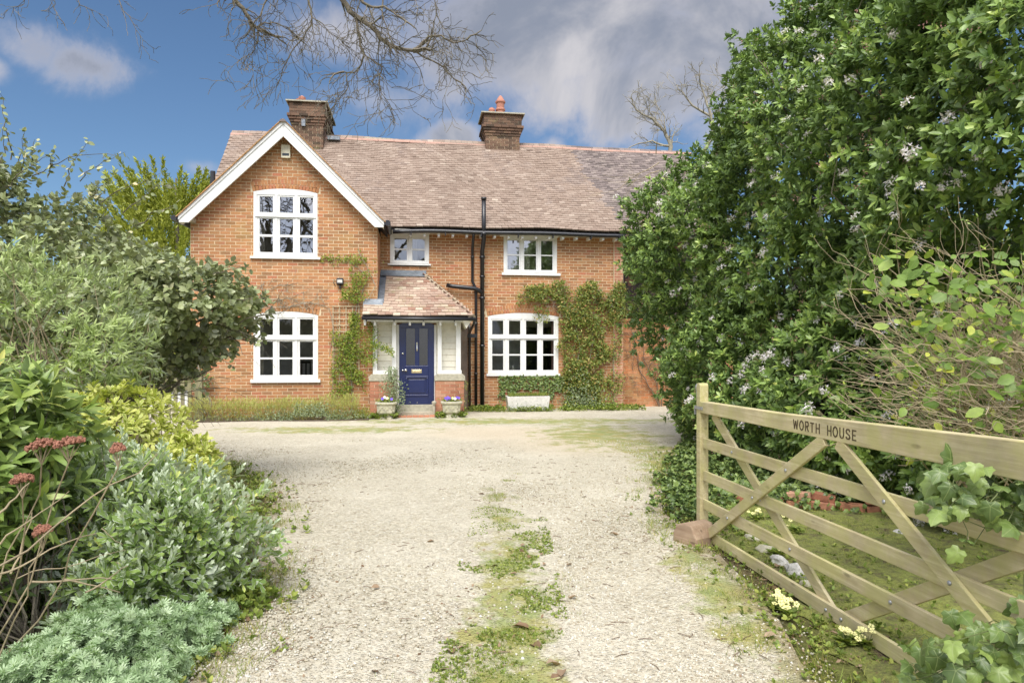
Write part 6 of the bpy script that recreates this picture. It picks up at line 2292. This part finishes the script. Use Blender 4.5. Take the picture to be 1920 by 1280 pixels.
while len(pts) < 150:
    x, y = R.uniform(1725, 1990), R.uniform(865, 1010)
    if y < 860 + max(0, (1790 - x)) * .5 or y > 960 + (x - 1740) * .18: continue
    pts.append(tuple(pix(x, y, R.uniform(2.55, 2.95) + (0.25 if x < 1760 else 0))))
pts += [tuple(pix(x, y, 2.6)) for x, y in ((1812, 1015), (1800, 1030), (1905, 1120), (1918, 1140), (1780, 1145), (1800, 1150))]
ivy_patch('ivy', 'large leaved ivy trailing over the second gate rail at the right edge', pts, (.05, .09), 150)
pts = []
while len(pts) < 150:
    x, y = R.uniform(1700, 1990), R.uniform(1165, 1300)
    if (x - 1700) * .35 + y < 1215: continue
    dp = R.uniform(2.3, 2.75); p = pix(x, y, dp)
    if p.z < .02: p.z = .03
    pts.append(tuple(p))
ivy_patch('ivy', 'ivy with big lobed leaves in the bottom right corner under the gate', pts, (.05, .085), 150)
pts = [tuple(Vector((R.uniform(2.0, 3.6), R.uniform(6.4, 7.2), R.uniform(.04, .22)))) for _ in range(300)] + [tuple(Vector((R.uniform(2.2, 4.4), 0, R.uniform(.03, .16))) + Vector((0, 6.45 - .0, 0))) for _ in range(0)] + [(lambda i, j: tuple(Vector((2.3 + i * .94 + R.gauss(0, .03), 6.62 - i * .34 + R.gauss(0, .05), abs(R.gauss(.04, .06))))))(R.random() * 2.4, 0) for _ in range(170)]
ivy_patch('ivy', 'dark ivy climbing over the tumbled red bricks', pts, (.04, .07), 120)

# ------------------------------------------------------------------ plants along the house
def hplant(name, label, cat, mat, P, L, tmpl, nparts=150, nleaf=1, out=.6, seed=0, minpx=3.5):
    """P list of (u, v, z) in the house frame; leaves spread flat against the wall"""
    W_ = np.array([tuple(hw(*p)) for p in P])
    c = hw(*np.mean(np.array(P), axis=0))
    root = empty(name, (c.x, c.y, 0)); tag(root, label, cat)
    n = len(W_)
    fr_ = np.array([math.sin(TH), -math.cos(TH), 0.0])
    d = unit(rng.normal(0, 1, (n, 3)) * np.array([1, .5, 1]) + fr_ * .2 + np.array([0, 0, -.15]))
    nm = unit(fr_ * out + rng.normal(0, .45, (n, 3)) + np.array([0, 0, .5]))
    scatter('foliage', root, M[mat], W_, d, nm, rng.uniform(L[0], L[1], n), tmpl, nparts=nparts, minpx=minpx)
    return root
def hstem(root, lines, mat='twig_brown', name='stem'):
    for (pts, r) in lines:
        mb = MB()
        P = [hw(*p) - root.location for p in pts]
        full = []
        for a, b in zip(P, P[1:]):
            full += wiggle(a, b, 4, .03)[:-1]
        full.append(P[-1])
        n = len(full)
        mb.tube(full, [r * (1 - .6 * j / n) for j in range(n)], 5, cap=False)
        mb.build(name, M[mat], root)

# trellis, its slats one by one
tr = empty('trellis', hw(-4.07, WV - .02, .78), TH); tag(tr, 'square timber trellis fixed to the wing wall left of the porch', 'trellis')
for x in (-.29, -.145, 0.0, .145, .29):
    q = MB(); q.box(x - .012, x + .012, -.016, .0, 0, 1.78); q.build('slat', M['trellis_wood'], tr)
for i in range(13):
    q = MB(); q.box(-.31, .31, -.032, -.0165, .03 + i * .143, .054 + i * .143); q.build('slat', M['trellis_wood'], tr)
P = []
while len(P) < 3800:
    u = R.gauss(-3.98, .27); z = R.uniform(.45, 3.95)
    w = .40 if z < 2.2 else (.28 + .1 * (z - 2.2))
    cu = -4.02 if z < 2.3 else -4.02 + (z - 2.3) * .38
    if abs(u - cu) > w: continue
    if noise.fractal(Vector((u * 3, z * 3, 1)), .8, 2, 3) < .03 - .25 * (z < 2): continue
    if z > 3.4 and R.random() < .6: continue
    P.append((u, WV - .05 - abs(R.gauss(0, .07)), z))
for _ in range(260):      # arm reaching over to the porch
    u = R.uniform(-3.5, -2.98); P.append((u, PV - .06 - R.random() * .1, 1.55 + .1 * math.sin(u * 5) + R.gauss(0, .05)))
for _ in range(420):
    P.append((R.gauss(-3.50, .07), PV - .1 * R.random(), R.uniform(1.2, 2.15)))
for _ in range(260):
    P.append((R.uniform(-4.65, -3.6), WV - .04, 3.62 + R.gauss(0, .05)))
cl = hplant('climbing_plant', 'fresh green climber on the trellis reaching over to the porch post', 'climber', 'leaf_trellis', P, (.035, .065), LEAF_SMALL, nparts=200)
hstem(cl, [([(-3.9, WV - .04, 0), (-3.95, WV - .05, .8), (-4.0, WV - .05, 1.6), (-3.85, WV - .05, 2.4), (-3.55, WV - .05, 3.3), (-3.8, WV - .05, 3.9)], .016), ([(-4.33, WV - .02, 0), (-4.32, WV - .02, 1.2), (-4.3, WV - .02, 2.6)], .008),
           ([(-3.55, WV - .05, 3.3), (-3.4, WV - .06, 3.0), (-3.7, WV - .05, 2.5)], .01), ([(-3.6, WV - .05, 3.2), (-3.95, WV - .03, 3.55), (-4.6, WV - .03, 3.62)], .008)], 'bark_grey')

# bare wisteria trained over the lower left window, rooted at the corner of the wing
wi = empty('wisteria', hw(-7.0, WV - .05, 0), 0); tag(wi, 'leafless wisteria stems trained along the wing wall above the lower window', 'climber')
hstem(wi, [([(-7.05, WV - .15, 0), (-7.0, WV - .12, .35), (-7.15, WV - .1, .7), (-7.3, WV - .1, 1.3)], .035), ([(-7.0, WV - .12, .35), (-7.3, WV - .1, .6), (-7.5, WV - .1, .75)], .02),
           ([(-7.1, WV - .05, 1.6), (-6.6, WV - .04, 2.3), (-6.1, WV - .03, 2.62), (-5.5, WV - .03, 2.50), (-4.9, WV - .03, 2.62), (-4.45, WV - .03, 2.50), (-4.42, WV - .02, 1.6), (-4.36, WV - .02, .3)], .012),
           ([(-6.3, WV - .04, 2.5), (-5.9, WV - .03, 2.85), (-5.5, WV - .03, 3.02), (-5.2, WV - .03, 3.0)], .010), ([(-5.9, WV - .03, 2.80), (-5.95, WV - .03, 3.05), (-5.7, WV - .03, 3.1)], .007),
           ([(-6.0, WV - .03, 2.58), (-5.3, WV - .03, 2.72), (-4.9, WV - .03, 2.9)], .007)], 'bark_grey')
mb = MB(); tips_ = []
for (u, z, k) in [(R.uniform(-6.3, -4.5), 2.58 + R.gauss(0, .05), 1) for _ in range(46)] + [(R.uniform(-5.95, -5.2), 2.95 + R.gauss(0, .06), 1) for _ in range(14)] + [(R.gauss(-7.1, .12), R.uniform(.5, 1.2), 1) for _ in range(10)]:
    p = hw(u, WV - .04, z); grow(mb, p, Vector((R.gauss(0, 1), -.1, R.gauss(.25, .6))), R.uniform(.15, .4), .006, 1, .5, 0, 3, 4, (1, 3), tips_, rmin=.003)
mb.v = [tuple(Vector(v) - wi.location) for v in mb.v]
mb.build('twigs', M['bark_grey'], wi, kind='stuff')
P = np.array([tuple(hw(R.gauss(-7.1, .1), WV - .15, R.uniform(.75, 1.15))) for _ in range(60)])
scatter('foliage', wi, M['leaf_ivy'], P, unit(rng.normal(0, 1, P.shape)), unit(rng.normal(0, .5, P.shape) + np.array([0, -1, .4])), rng.uniform(.05, .09, len(P)), LEAF_ROUND)

# dense climber right of the wide window
P = []
while len(P) < 12500:
    u, z = R.uniform(0.1, 3.0), R.uniform(.15, 3.35)
    n_ = noise.fractal(Vector((u * 2.2, z * 2.2, 4)), .8, 2, 4)
    body = 1.32 + .25 * n_ < u < 2.35 + .5 * n_ and z < 3.1
    top = z > 2.55 + (.25 if u < 1.2 else -.3) + .4 * n_ and z < 3.22 + .2 * n_ and u > .15 + .3 * n_
    drop = abs(u - .75) < .2 and 2.25 < z < 2.7 and R.random() < .25
    side = 2.62 < u < 2.92 + .1 * n_ and .4 < z < 3.0 and R.random() < .28
    if not (body or top or drop or side): continue
    if -.72 < n_ < -.14 and R.random() < .75: continue
    P.append((u, -.06 - abs(R.gauss(0, .11)) * (1.5 if 1.5 < u < 2.2 else 1), z))
cj = hplant('climbing_plant', 'dense olive green climber between the wide window and the brick pier', 'climber', 'leaf_climber', P, (.05, .085), LEAF_SMALL, nparts=260)
hstem(cj, [([(1.7, -.08, 0), (1.8, -.1, .8), (1.75, -.1, 1.8), (1.6, -.1, 2.6), (.9, -.08, 2.95), (.2, -.05, 3.0)], .02), ([(1.85, -.08, 0), (2.0, -.1, 1.0), (2.1, -.1, 2.2), (2.4, -.08, 3.2)], .015), ([(2.7, -.07, 0), (2.72, -.08, 1.5), (2.75, -.08, 3.0)], .01)], 'bark_grey')
mb = MB()
for i in range(60):
    p = hw(R.uniform(.3, 2.8), -.12, R.uniform(2.4, 3.2)); grow(mb, p, Vector((R.gauss(0, 1), -.25, R.gauss(.5, .5))), R.uniform(.15, .35), .005, 1, .5, 0, 3, 3, (1, 2), None, rmin=.0025)
mb.v = [tuple(Vector(v) - cj.location) for v in mb.v]
mb.build('twigs', M['bark_grey'], cj, kind='stuff')
# ivy mat under the window
P = []
while len(P) < 1700:
    u, z = R.uniform(-.45, 2.0), R.uniform(.1, .88)
    n_ = noise.fractal(Vector((u * 4, z * 3, 8)), .8, 2, 3)
    lim = .55 - .25 * min(1, max(0, (u - .2) / .8)) + .15 * n_
    tongue = (-.36 < u + (.88 - z) * -.1 < -.24 or -.12 < u - (.88 - z) * .05 < .08) and z > .28
    if u > 1.1 and .2 < z < .45 and u < 1.45: continue
    if (u > -.25 and z > lim) or tongue or (-.42 < u < -.36 + .1 and R.random() < .1): P.append((u, -.03 - R.random() * .05, z))
hplant('ivy', 'dark green ivy mat on the bricks under the wide window', 'ivy', 'leaf_ivy', P, (.035, .06), IVY, nparts=120, out=1.2)
# leggy plant at the foot of the climber
for (u0, z1, n_, lab, mt, sp) in ((1.75, .75, 900, 'bushy dark plant with pale flecks at the foot of the olive climber', 'leaf_variegated', .3), (2.45, .5, 420, 'fern like bright green plant at the foot of the brick pier', 'leaf_weed', .18), (1.45, .25, 160, 'small lime green plant right of the white trough', 'leaf_trellis', .12)):
    P = [(R.gauss(u0, sp), -.35 + R.gauss(0, .12), abs(R.gauss(0, .5)) * z1) for _ in range(n_)]
    hplant('foot_plant', lab, 'plant', mt, P, (.04, .07), LEAF_SMALL, nparts=60)
# climber on the garden wall, bare
bc = empty('bare_climber', hw(4.0, .12, 0), 0); tag(bc, 'leafless brown climber fanned over the orange garden wall', 'climber')
hstem(bc, [([(4.05, .1, 0), (3.85, .12, .45), (3.55, .13, .9), (3.35, .13, 1.6), (3.2, .13, 2.2)], .022), ([(4.05, .1, 0), (3.95, .12, .7), (3.6, .13, 1.3), (3.5, .13, 2.2)], .018), ([(4.1, .1, 0), (4.15, .12, .8), (4.0, .13, 1.5), (3.7, .13, 1.9)], .018),
           ([(3.7, .12, .9), (4.0, .12, 1.4), (4.3, .12, 1.7)], .012), ([(3.5, .12, 1.2), (3.2, .12, 1.5), (2.95, .05, 1.55), (2.7, -.08, 1.45)], .012), ([(3.3, .12, 2.0), (3.6, .12, 2.15), (4.1, .12, 2.2)], .012)], 'twig_brown')
mb = MB()
for i in range(75):
    p = hw(R.uniform(3.05, 4.4), .12, R.uniform(.5, 2.25)); grow(mb, p, Vector((R.gauss(0, 1), -.05, R.gauss(.2, .7))), R.uniform(.2, .5), .007, 1, .4, 0, 4, 4, (1, 3), None, rmin=.0035)
mb.v = [tuple(Vector(v) - bc.location) for v in mb.v]
mb.build('twigs', M['twig_brown'], bc, kind='stuff')
P = [(R.uniform(3.0, 4.6), .9 + R.gauss(0, .08), 2.5 + abs(R.gauss(0, .28))) for _ in range(1500)]
hplant('wall_shrub', 'grey green evergreen behind the top of the garden wall', 'shrub', 'leaf_climber', P, (.04, .07), LEAF_SMALL, nparts=60)

# clipped strip of lavender under the wing window
hd = empty('low_hedge', hw(-5.3, WV - .55, 0), TH); tag(hd, 'long low strip of straw coloured clipped lavender under the wing window', 'hedge')
hwx = HO @ Vector((-5.3, WV - .55, 0))
P, A = [], []
while len(P) < 12500:
    u = R.uniform(-7.35, -3.55); a = R.uniform(0, math.pi)
    h = .46 + .06 * noise.noise(Vector((u * 2.2, 0, 0))) + (.06 if u > -4.6 else 0)
    if noise.noise(Vector((u * 5, 2, 0))) < -.35 and R.random() < .6: continue
    rv = .34
    v = WV - .50 + math.cos(a) * rv; z = max(.01, math.sin(a) * h * (1 + R.gauss(0, .05)))
    if u > -3.75 and z > .3: continue
    P.append(tuple(hw(u, v, z * R.uniform(.55, 1)))); q_ = HO.to_3x3() @ Vector((R.gauss(0, .3), math.cos(a) * .8, math.sin(a) + .5)); A.append(tuple(q_))
P = np.array(P); A = unit(np.array(A) + rng.normal(0, .3, P.shape))
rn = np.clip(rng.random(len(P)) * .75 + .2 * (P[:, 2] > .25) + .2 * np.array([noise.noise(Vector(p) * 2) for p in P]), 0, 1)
hd.rotation_euler = (0, 0, 0)
scatter('foliage', hd, M['leaf_hedge'], P, A, unit(rng.normal(0, 1, P.shape)), rng.uniform(.04, .10, len(P)), leaf_t(.10, .02, .1, ((0, .6), (.5, 1), (1, 0))), rn)
P = []
for _ in range(3300):
    u = R.choice([R.gauss(-4.75, .35), R.gauss(-4.3, .3), R.gauss(-5.2, .4), R.uniform(-7.2, -3.6)]); z = abs(R.gauss(.08, .09)) + (0.1 if -5.1 < u < -4.4 else 0)
    P.append((u, WV - .84 + R.gauss(0, .05) + z * .4, z))
hplant('grey_herbs', 'grey green herbs sprawling from the front of the lavender strip', 'plant', 'leaf_variegated', P, (.03, .06), LEAF_SMALL, nparts=80)
P = [(R.gauss(-3.68, .1), WV - .62 + R.gauss(0, .08), abs(R.gauss(.1, .08))) for _ in range(420)]
hplant('green_tuft', 'bright green leafy tuft at the right end of the lavender strip', 'plant', 'leaf_trellis', P, (.03, .05), LEAF_SMALL, nparts=60)
q = MB(); q.prism([(-7.5, 0), (-3.5, 0), (-3.5, .03), (-7.5, .03)][::-1], WV - .98, WV - .02); o = q.build('flower_bed', M['soil'], kind='structure'); o.matrix_basis = HO

# variegated ivy bush beside the door
P = []
while len(P) < 1300:
    z = R.uniform(.05, 1.15); w = .06 + .17 * math.sin(min(1, z / .75) * math.pi * .62)
    if z > .85: w = .13
    u = R.gauss(-2.98 - .04 * (z > .6), w * .6)
    if z > .95 and abs(math.sin(u * 22)) < .5: continue
    P.append((u, -2.0 + R.gauss(0, .09), z))
pv = hplant('variegated_bush', 'upright cream edged evergreen bush standing left of the blue door', 'shrub', 'leaf_variegated', P, (.035, .06), LEAF_SMALL, nparts=160)
hstem(pv, [([(-2.96, -2.0, 0), (-2.98, -2.0, .6), (-3.05, -2.0, 1.0)], .01), ([(-2.94, -2.0, 0), (-2.9, -2.0, 1.1)], .008)], 'twig_brown')
P = [(R.gauss(-1.33, .05), -1.85, R.uniform(.2, .85)) for _ in range(90)]
st_ = hplant('stray_climber', 'thin wispy climber against the right hand porch plinth', 'climber', 'leaf_climber', P, (.025, .045), LEAF_SMALL, nparts=20)
hstem(st_, [([(-1.4, -1.82, 0), (-1.45, -1.82, .4), (-1.55, -1.82, .62), (-1.58, -1.82, .75)], .006), ([(-1.38, -1.82, 0), (-1.36, -1.82, .8)], .006)], 'twig_brown')

# stone planters and trough
def urn(u, label, fl):
    root = empty('planter', hw(u, -2.15, 0), TH); tag(root, label, 'planter', 'stone planters beside the door')
    q = MB()
    q.lathe([(.165, .0), (.165, .05), (.15, .055), (.135, .10), (.16, .115), (.19, .15), (.205, .30), (.195, .325), (.235, .335), (.24, .375), (.20, .385), (.19, .36)], (0, 0, 0), 16, square=True)
    q.build('pot', M['stone_mossy'], root, bevel=.006)
    q = MB(); q.box(-.18, .18, -.18, .18, .34, .365); q.build('soil', M['soil'], root)
    q = MB()
    for i in range(9):
        a = -.16 + i * .04
        q.mbox(Matrix.Translation((a, -.205, .24 - .035 * math.cos((a + .16) / .32 * 12.5))), .014, .012, .014)
    q.build('swag_moulding', M['stone_mossy'], root, bevel=.004)
    W_ = hw(u, -2.15, 0)
    n = 260
    P = np.stack([rng.normal(0, .11, n), rng.normal(0, .1, n), .385 + np.abs(rng.normal(0, .035, n))], 1)
    P = np.array([tuple(W_ + Vector((p[0], p[1], p[2]))) for p in P])
    scatter('foliage', root, M['leaf_weed'], P, unit(rng.normal(0, 1, P.shape)), unit(rng.normal(0, .5, P.shape) + np.array([0, 0, 1.])), rng.uniform(.02, .05, n), LEAF_ROUND)
    for k, (dx, dz, mt) in enumerate(fl):
        mb = MB()
        for j in range(5):
            an = j * 1.2566 + .3
            mb.add([(0, 0, 0), (math.cos(an - .6) * .03, -.004, math.sin(an - .6) * .03), (math.cos(an) * .038, -.006, math.sin(an) * .038), (math.cos(an + .6) * .03, -.004, math.sin(an + .6) * .03)], [(0, 1, 2, 3)])
        mb.build('pansy', M[mt], root, mtx=Matrix.Translation((dx, -.14 + R.uniform(-.05, .05), .41 + dz)) @ Matrix.Rotation(R.gauss(0, .3), 4, 'Z') @ Matrix.Rotation(-.5, 4, 'X'))
urn(-3.14, 'mossy stone planter left of the blue door, its few pansies faded', [(-.08, .05, 'petal_violet'), (-.03, .08, 'petal_white'), (.12, .04, 'petal_violet'), (.03, .06, 'petal_yellow')])
urn(-1.69, 'mossy stone planter right of the blue door with bright violet pansies', [(-.14, .05, 'petal_violet'), (-.09, .07, 'petal_violet'), (-.05, .045, 'petal_violet'), (-.11, .03, 'petal_violet'), (.12, .06, 'petal_violet'), (.16, .05, 'petal_violet'), (.02, .05, 'petal_yellow'), (.07, .04, 'petal_white')])
tg = empty('trough', hw(.31, -.62, 0), TH); tag(tg, 'flaking white stone trough under the wide window, planted with grass like bulbs', 'planter')
q = MB(); q.prism([(-.50, .03), (.50, .03), (.545, .36), (.545, .385), (-.545, .385), (-.545, .36)][::-1], -.17, .17); q.build('tub', M['stone_white'], tg, bevel=.012)
q = MB(); q.box(-.5, .5, -.14, .14, .386, .392); q.build('soil', M['soil'], tg)
Wt = hw(.31, -.62, 0)
n = 900
P = np.stack([rng.uniform(-.5, .5, n), rng.normal(0, .07, n), np.full(n, .38)], 1)
P = np.array([tuple(HO.to_3x3() @ Vector(p) + Wt) for p in P])
scatter('bulb_leaves', tg, M['leaf_weed'], P, unit(rng.normal(0, .4, P.shape) + np.array([0, 0, 1.])), unit(rng.normal(0, 1, P.shape)), rng.uniform(.05, .13, n), leaf_t(.09, .0, .3, ((0, 1), (.5, .8), (1, 0))))
P = [(R.uniform(-.25, .85), -.82 + R.gauss(0, .03), abs(R.gauss(.04, .09))) for _ in range(420)]
hplant('foot_plant', 'dark small leaved plant growing up the face of the white trough', 'plant', 'leaf_variegated', P, (.025, .045), LEAF_SMALL, nparts=40)

# ------------------------------------------------------------------ trees
def tree_root(name, loc, label, cat='tree'):
    r_ = empty(name, loc); tag(r_, label, cat); return r_
# golden conifer beyond the left corner of the house
ct = tree_root('conifer', (-12.6, 25.5, 0), 'feathery golden green conifer beyond the left end of the gabled wing')
q = MB(); q.tube([(0, 0, 0), (.1, 0, 4), (0, .1, 8)], [.28, .16, .03], 8); q.build('trunk', M['bark'], ct)
P, D = [], []
for i in range(620):
    a = R.random() * 6.283; z = R.uniform(.6, 7.0); rad = 3.0 * (1 - (z / 9.0) ** 2.2) * R.uniform(.45, 1)
    p = Vector((-12.6 + math.cos(a) * rad, 25.5 + math.sin(a) * rad, z))
    d = Vector((math.cos(a) * .85, math.sin(a) * .6, .9)).normalized()
    ln = R.uniform(.9, 1.6)
    for j in range(60):
        t_ = j / 60
        q_ = p + d * ln * t_ + Vector((0, 0, .25 * t_ * t_))
        sp = .17 * (1 - t_) + .02
        for _ in range(3):
            P.append(tuple(q_ + Vector((R.gauss(0, sp * .5), R.gauss(0, sp * .5), R.gauss(0, .03)))))
            D.append((d.x + R.gauss(0, .55), d.y + R.gauss(0, .55), d.z + R.gauss(0, .2)))
P = np.array(P)
scatter('foliage', ct, M['leaf_conifer'], P, unit(np.array(D)), unit(rng.normal(0, 1, P.shape)), rng.uniform(.08, .18, len(P)), leaf_t(.34, .04, .0, ((0, .5), (.5, 1), (1, 0))))


def bare_tree(root, limbs, depth=3, matname='bark', seed=1, kids=(2, 4), lenk=.42, droop=.0, rmin=.003, spread=.6, tw_every=1, extra=0, zig=.22):
    """limbs: list of (points, r0, r1); the thick limbs are parts, the twigs one mass"""
    R.seed(seed)
    tmb = MB()
    for (pts, r0, r1) in limbs:
        mb = MB(); P = [Vector(p) for p in pts]
        full = []
        for a, b in zip(P, P[1:]): full += wiggle(a, b, 3, .035)[:-1]
        full.append(P[-1]); n = len(full)
        rad = [(r0 + (r1 - r0) * j / (n - 1)) * (.58 if r0 < .06 else 1) for j in range(n)]
        mb.tube([tuple(p - root.location) for p in full], rad, 8 if r0 > .02 else 6, cap=False)
        mb.build('trunk' if r0 > .14 else 'branch', M[matname], root, smooth=True)
        for j in range(1, n):
            if r0 > .14 and j < n * .5: continue
            for _ in range(tw_every):
                d = (full[j] - full[j - 1]).normalized()
                ax = Vector((R.gauss(0, 1), R.gauss(0, 1), R.gauss(0, 1) - droop * 3)).normalized()
                grow(tmb, full[j], (d + ax * .9).normalized(), lenk * R.uniform(.6, 1.4), max(rmin * 1.4, rad[j] * .4), depth, spread, droop, 4, 4, kids, None, .68, rmin, zig)
        grow(tmb, full[-1], (full[-1] - full[-2]), lenk, r1, depth, spread, droop, 4, 4, kids, None, .7, rmin, zig)
    tmb.v = [tuple(Vector(v) - root.location) for v in tmb.v]
    tmb.build('twigs', M[matname], root, kind='stuff')

# big bare tree standing behind the camera, its boughs hanging over the drive
DP = 7.0
bt = tree_root('overhanging_tree', (-1.5, -4.5, 0), 'bare lichen green boughs hanging into the top of the sky above the drive')
def pl(pts, d0=DP, d1=None):
    d1 = d0 if d1 is None else d1
    return [pix(x, y, d0 + (d1 - d0) * i / (len(pts) - 1)) for i, (x, y) in enumerate(pts)]
limbs = [
    ([(-1.5, -4.5, 0), (-1.45, -4.3, 2.0), (-1.6, -4.0, 4.0), (-1.5, -3.2, 6.0)], .30, .18),
    ([(-1.5, -3.2, 6.0), (-1.6, -1.0, 7.4), (-1.7, 2.0, 7.5), (-1.8, 5.2, 6.2), pix(636, -60, 6.9)], .13, .055),
    ([(-1.5, -3.2, 6.0), (-2.4, -1.0, 7.6), (-3.0, 2.5, 7.0), (-3.2, 5.4, 5.8), pix(430, -60, 6.8)], .11, .04),
    ([(-1.6, -4.0, 4.0), (.5, -4.5, 6.0), (2.6, -5.0, 8.5)], .14, .05), ([(-1.6, -4.0, 4.4), (-4.0, -4.6, 6.5), (-5.5, -4.5, 9.0)], .13, .05),
    ([(-1.5, -3.2, 6.0), (-1.0, -4.5, 9.0), (-.5, -5, 11.5)], .14, .04), ([(-1.5, -3.2, 6.0), (1.0, -2.0, 8.5), (3.0, -1.0, 10.5)], .12, .04),
    ([(-2.5, -4.2, 5.4), (-4.5, -2.6, 8.0), (-6, -2, 10)], .09, .03),
    (pl([(636, -60), (642, 0), (666, 30), (694, 48), (712, 72), (734, 86), (775, 95)]), .055, .030),
    (pl([(775, 95), (790, 82), (803, 69), (828, 67), (850, 80), (875, 75)]), .028, .010),
    (pl([(775, 95), (800, 110), (830, 125), (855, 150)]), .018, .008),
    (pl([(666, 30), (671, 60), (675, 85), (683, 103), (677, 122), (664, 137), (645, 135)]), .026, .012),
    (pl([(683, 103), (700, 115), (716, 126), (712, 150), (715, 175), (730, 195)]), .013, .005),
    (pl([(650, 138), (652, 165), (640, 180), (625, 200)]), .010, .005),
    (pl([(430, -60), (440, 0), (462, 28), (475, 48), (484, 55)], 6.8, 7), .045, .024),
    (pl([(484, 52), (495, 43), (520, 44), (545, 58)]), .016, .007),
    (pl([(484, 55), (480, 85), (473, 110), (475, 140)]), .010, .004),
    (pl([(575, -40), (580, 10), (585, 32), (570, 70), (545, 100), (535, 120)], 7.2), .022, .008),
    (pl([(585, 32), (605, 45), (615, 60), (640, 75)], 7.2), .011, .005),
    (pl([(500, -40), (500, 0), (488, 30), (475, 45)], 6.8), .018, .010),
    (pl([(660, -40), (680, 5), (700, 14), (720, 12), (745, 30)], 6.6), .030, .012),
    (pl([(715, -40), (716, 20), (725, 50), (728, 62)], 6.8), .016, .007),
    (pl([(810, -40), (815, 0), (825, 40), (840, 60)], 7.2), .012, .005),
]
bare_tree(bt, limbs, depth=2, matname='bark', seed=5, kids=(2, 3), lenk=.25, droop=.10, rmin=.0026, spread=.75, zig=.30)
bare_tree(bt, [
    (pl([(200, -50), (225, 5), (250, 45), (268, 75)], 7.0), .011, .003),
    (pl([(100, -40), (97, 5), (105, 22)], 7.0), .008, .003), (pl([(50, -30), (45, 8), (15, 18)], 7.0), .007, .003), (pl([(130, -30), (150, 10), (185, 25)], 7.0), .008, .003),
], depth=1, matname='bark', seed=6, kids=(1, 2), lenk=.14, droop=.10, rmin=.0024, spread=.75, zig=.3)
# second bare tree behind the camera, mirrored in the upper windows
b2 = tree_root('bare_tree', (-6.8, -8, 0), 'spreading bare tree across the lane, mirrored in the panes of the gable window')
limbs = [([(-6.8, -8, 0), (-6.8, -8, 3), (-6.5, -8, 6)], .28, .2)]
for i in range(13):
    a = i * .9; rr_ = R.uniform(2, 4.2)
    limbs.append(([(-6.6, -8, 3.5 + .3 * (i % 6)), (-6.6 + math.cos(a) * rr_ * .5, -8 + math.sin(a) * rr_ * .4, 7 + .35 * (i % 5)), (-6.6 + math.cos(a) * rr_, -8 + math.sin(a) * rr_ * .7, 8.5 + R.uniform(-1.5, 3))], .12, .03))
bare_tree(b2, limbs, depth=3, matname='bark', seed=21, kids=(2, 3), lenk=1.0, droop=.02, rmin=.012, spread=.7)
# bare tree beyond the roof on the right
br = tree_root('bare_tree', (7.3, 30, 0), 'small leafless tree rising beyond the roof beside the big evergreen shrub')
limbs = [([(7.3, 30, 0), (7.2, 30, 4), (7.0, 30, 7.5)], .20, .15), ([(7.0, 30, 7.5), pix(1258, 274, 30), pix(1246, 246, 30), pix(1223, 222, 30), pix(1193, 206, 30)], .11, .04),
         ([(7.0, 30, 7.5), pix(1338, 250, 30), pix(1333, 218, 30), pix(1323, 186, 30), pix(1313, 158, 30)], .10, .03), ([pix(1258, 274, 30), pix(1223, 264, 30), pix(1183, 275, 30)], .06, .02),
         ([pix(1333, 218, 30), pix(1298, 198, 30), pix(1283, 178, 30)], .06, .03), ([pix(1338, 226, 30), pix(1356, 194, 30), pix(1358, 166, 30)], .05, .02), ([pix(1248, 250, 30), pix(1246, 218, 30), pix(1230, 194, 30)], .05, .02)]
bare_tree(br, limbs, depth=2, matname='bark_grey', seed=8, kids=(2, 4), lenk=.62, rmin=.008, spread=.55, tw_every=1)

# hedges and trees that close the view beside and behind the house
def far_tree(x, y, h, w, label, mat='leaf_weed', seed=0):
    r_ = tree_root('tree', (x, y, 0), label)
    q = MB(); q.tube([(0, 0, 0), (0, 0, h * .6)], [.25, .12], 8); q.build('trunk', M['bark'], r_)
    P, A = tips_on([(x, y, h * .6, w, w, h * .42), (x + w * .4, y, h * .45, w * .7, w * .7, h * .3)], 1500, .3, .35, facing=.1)
    pos, d, nm, ll = whorls(P, A, 6, (30, 90), (.16, .30), .2, .1)
    scatter('crown', r_, M[mat], pos, d, nm, ll, LEAF_SMALL)
far_tree(14.5, 27, 6.5, 3.5, 'dark evergreen tree behind the great shrub, beyond the tile hung wall', 'leaf_ivy')
far_tree(-19, 24, 5.0, 3.0, 'broad green tree beyond the fence at the far left', 'leaf_ivy')
far_tree(-15.5, 30, 4.6, 3.0, 'rounded tree behind the golden conifer', 'leaf_weed')
far_tree(20, 20, 7, 4, 'tall tree behind the hedge at the far right', 'leaf_ivy')
bh = empty('boundary_hedge', (0, 46, 0)); tag(bh, 'dark distant boundary hedge along the horizon', 'hedge', kind='stuff')
P = np.stack([rng.uniform(-70, 70, 16000), 46 + rng.normal(0, .6, 16000), rng.uniform(0, 2.6, 16000) * (1 + .25 * np.sin(rng.uniform(0, 1, 16000)))], 1)
scatter('foliage', bh, M['leaf_ivy'], P, unit(rng.normal(0, 1, P.shape)), unit(rng.normal(0, .5, P.shape) + np.array([0, -1, .5])), rng.uniform(.3, .6, 16000), LEAF_SMALL)
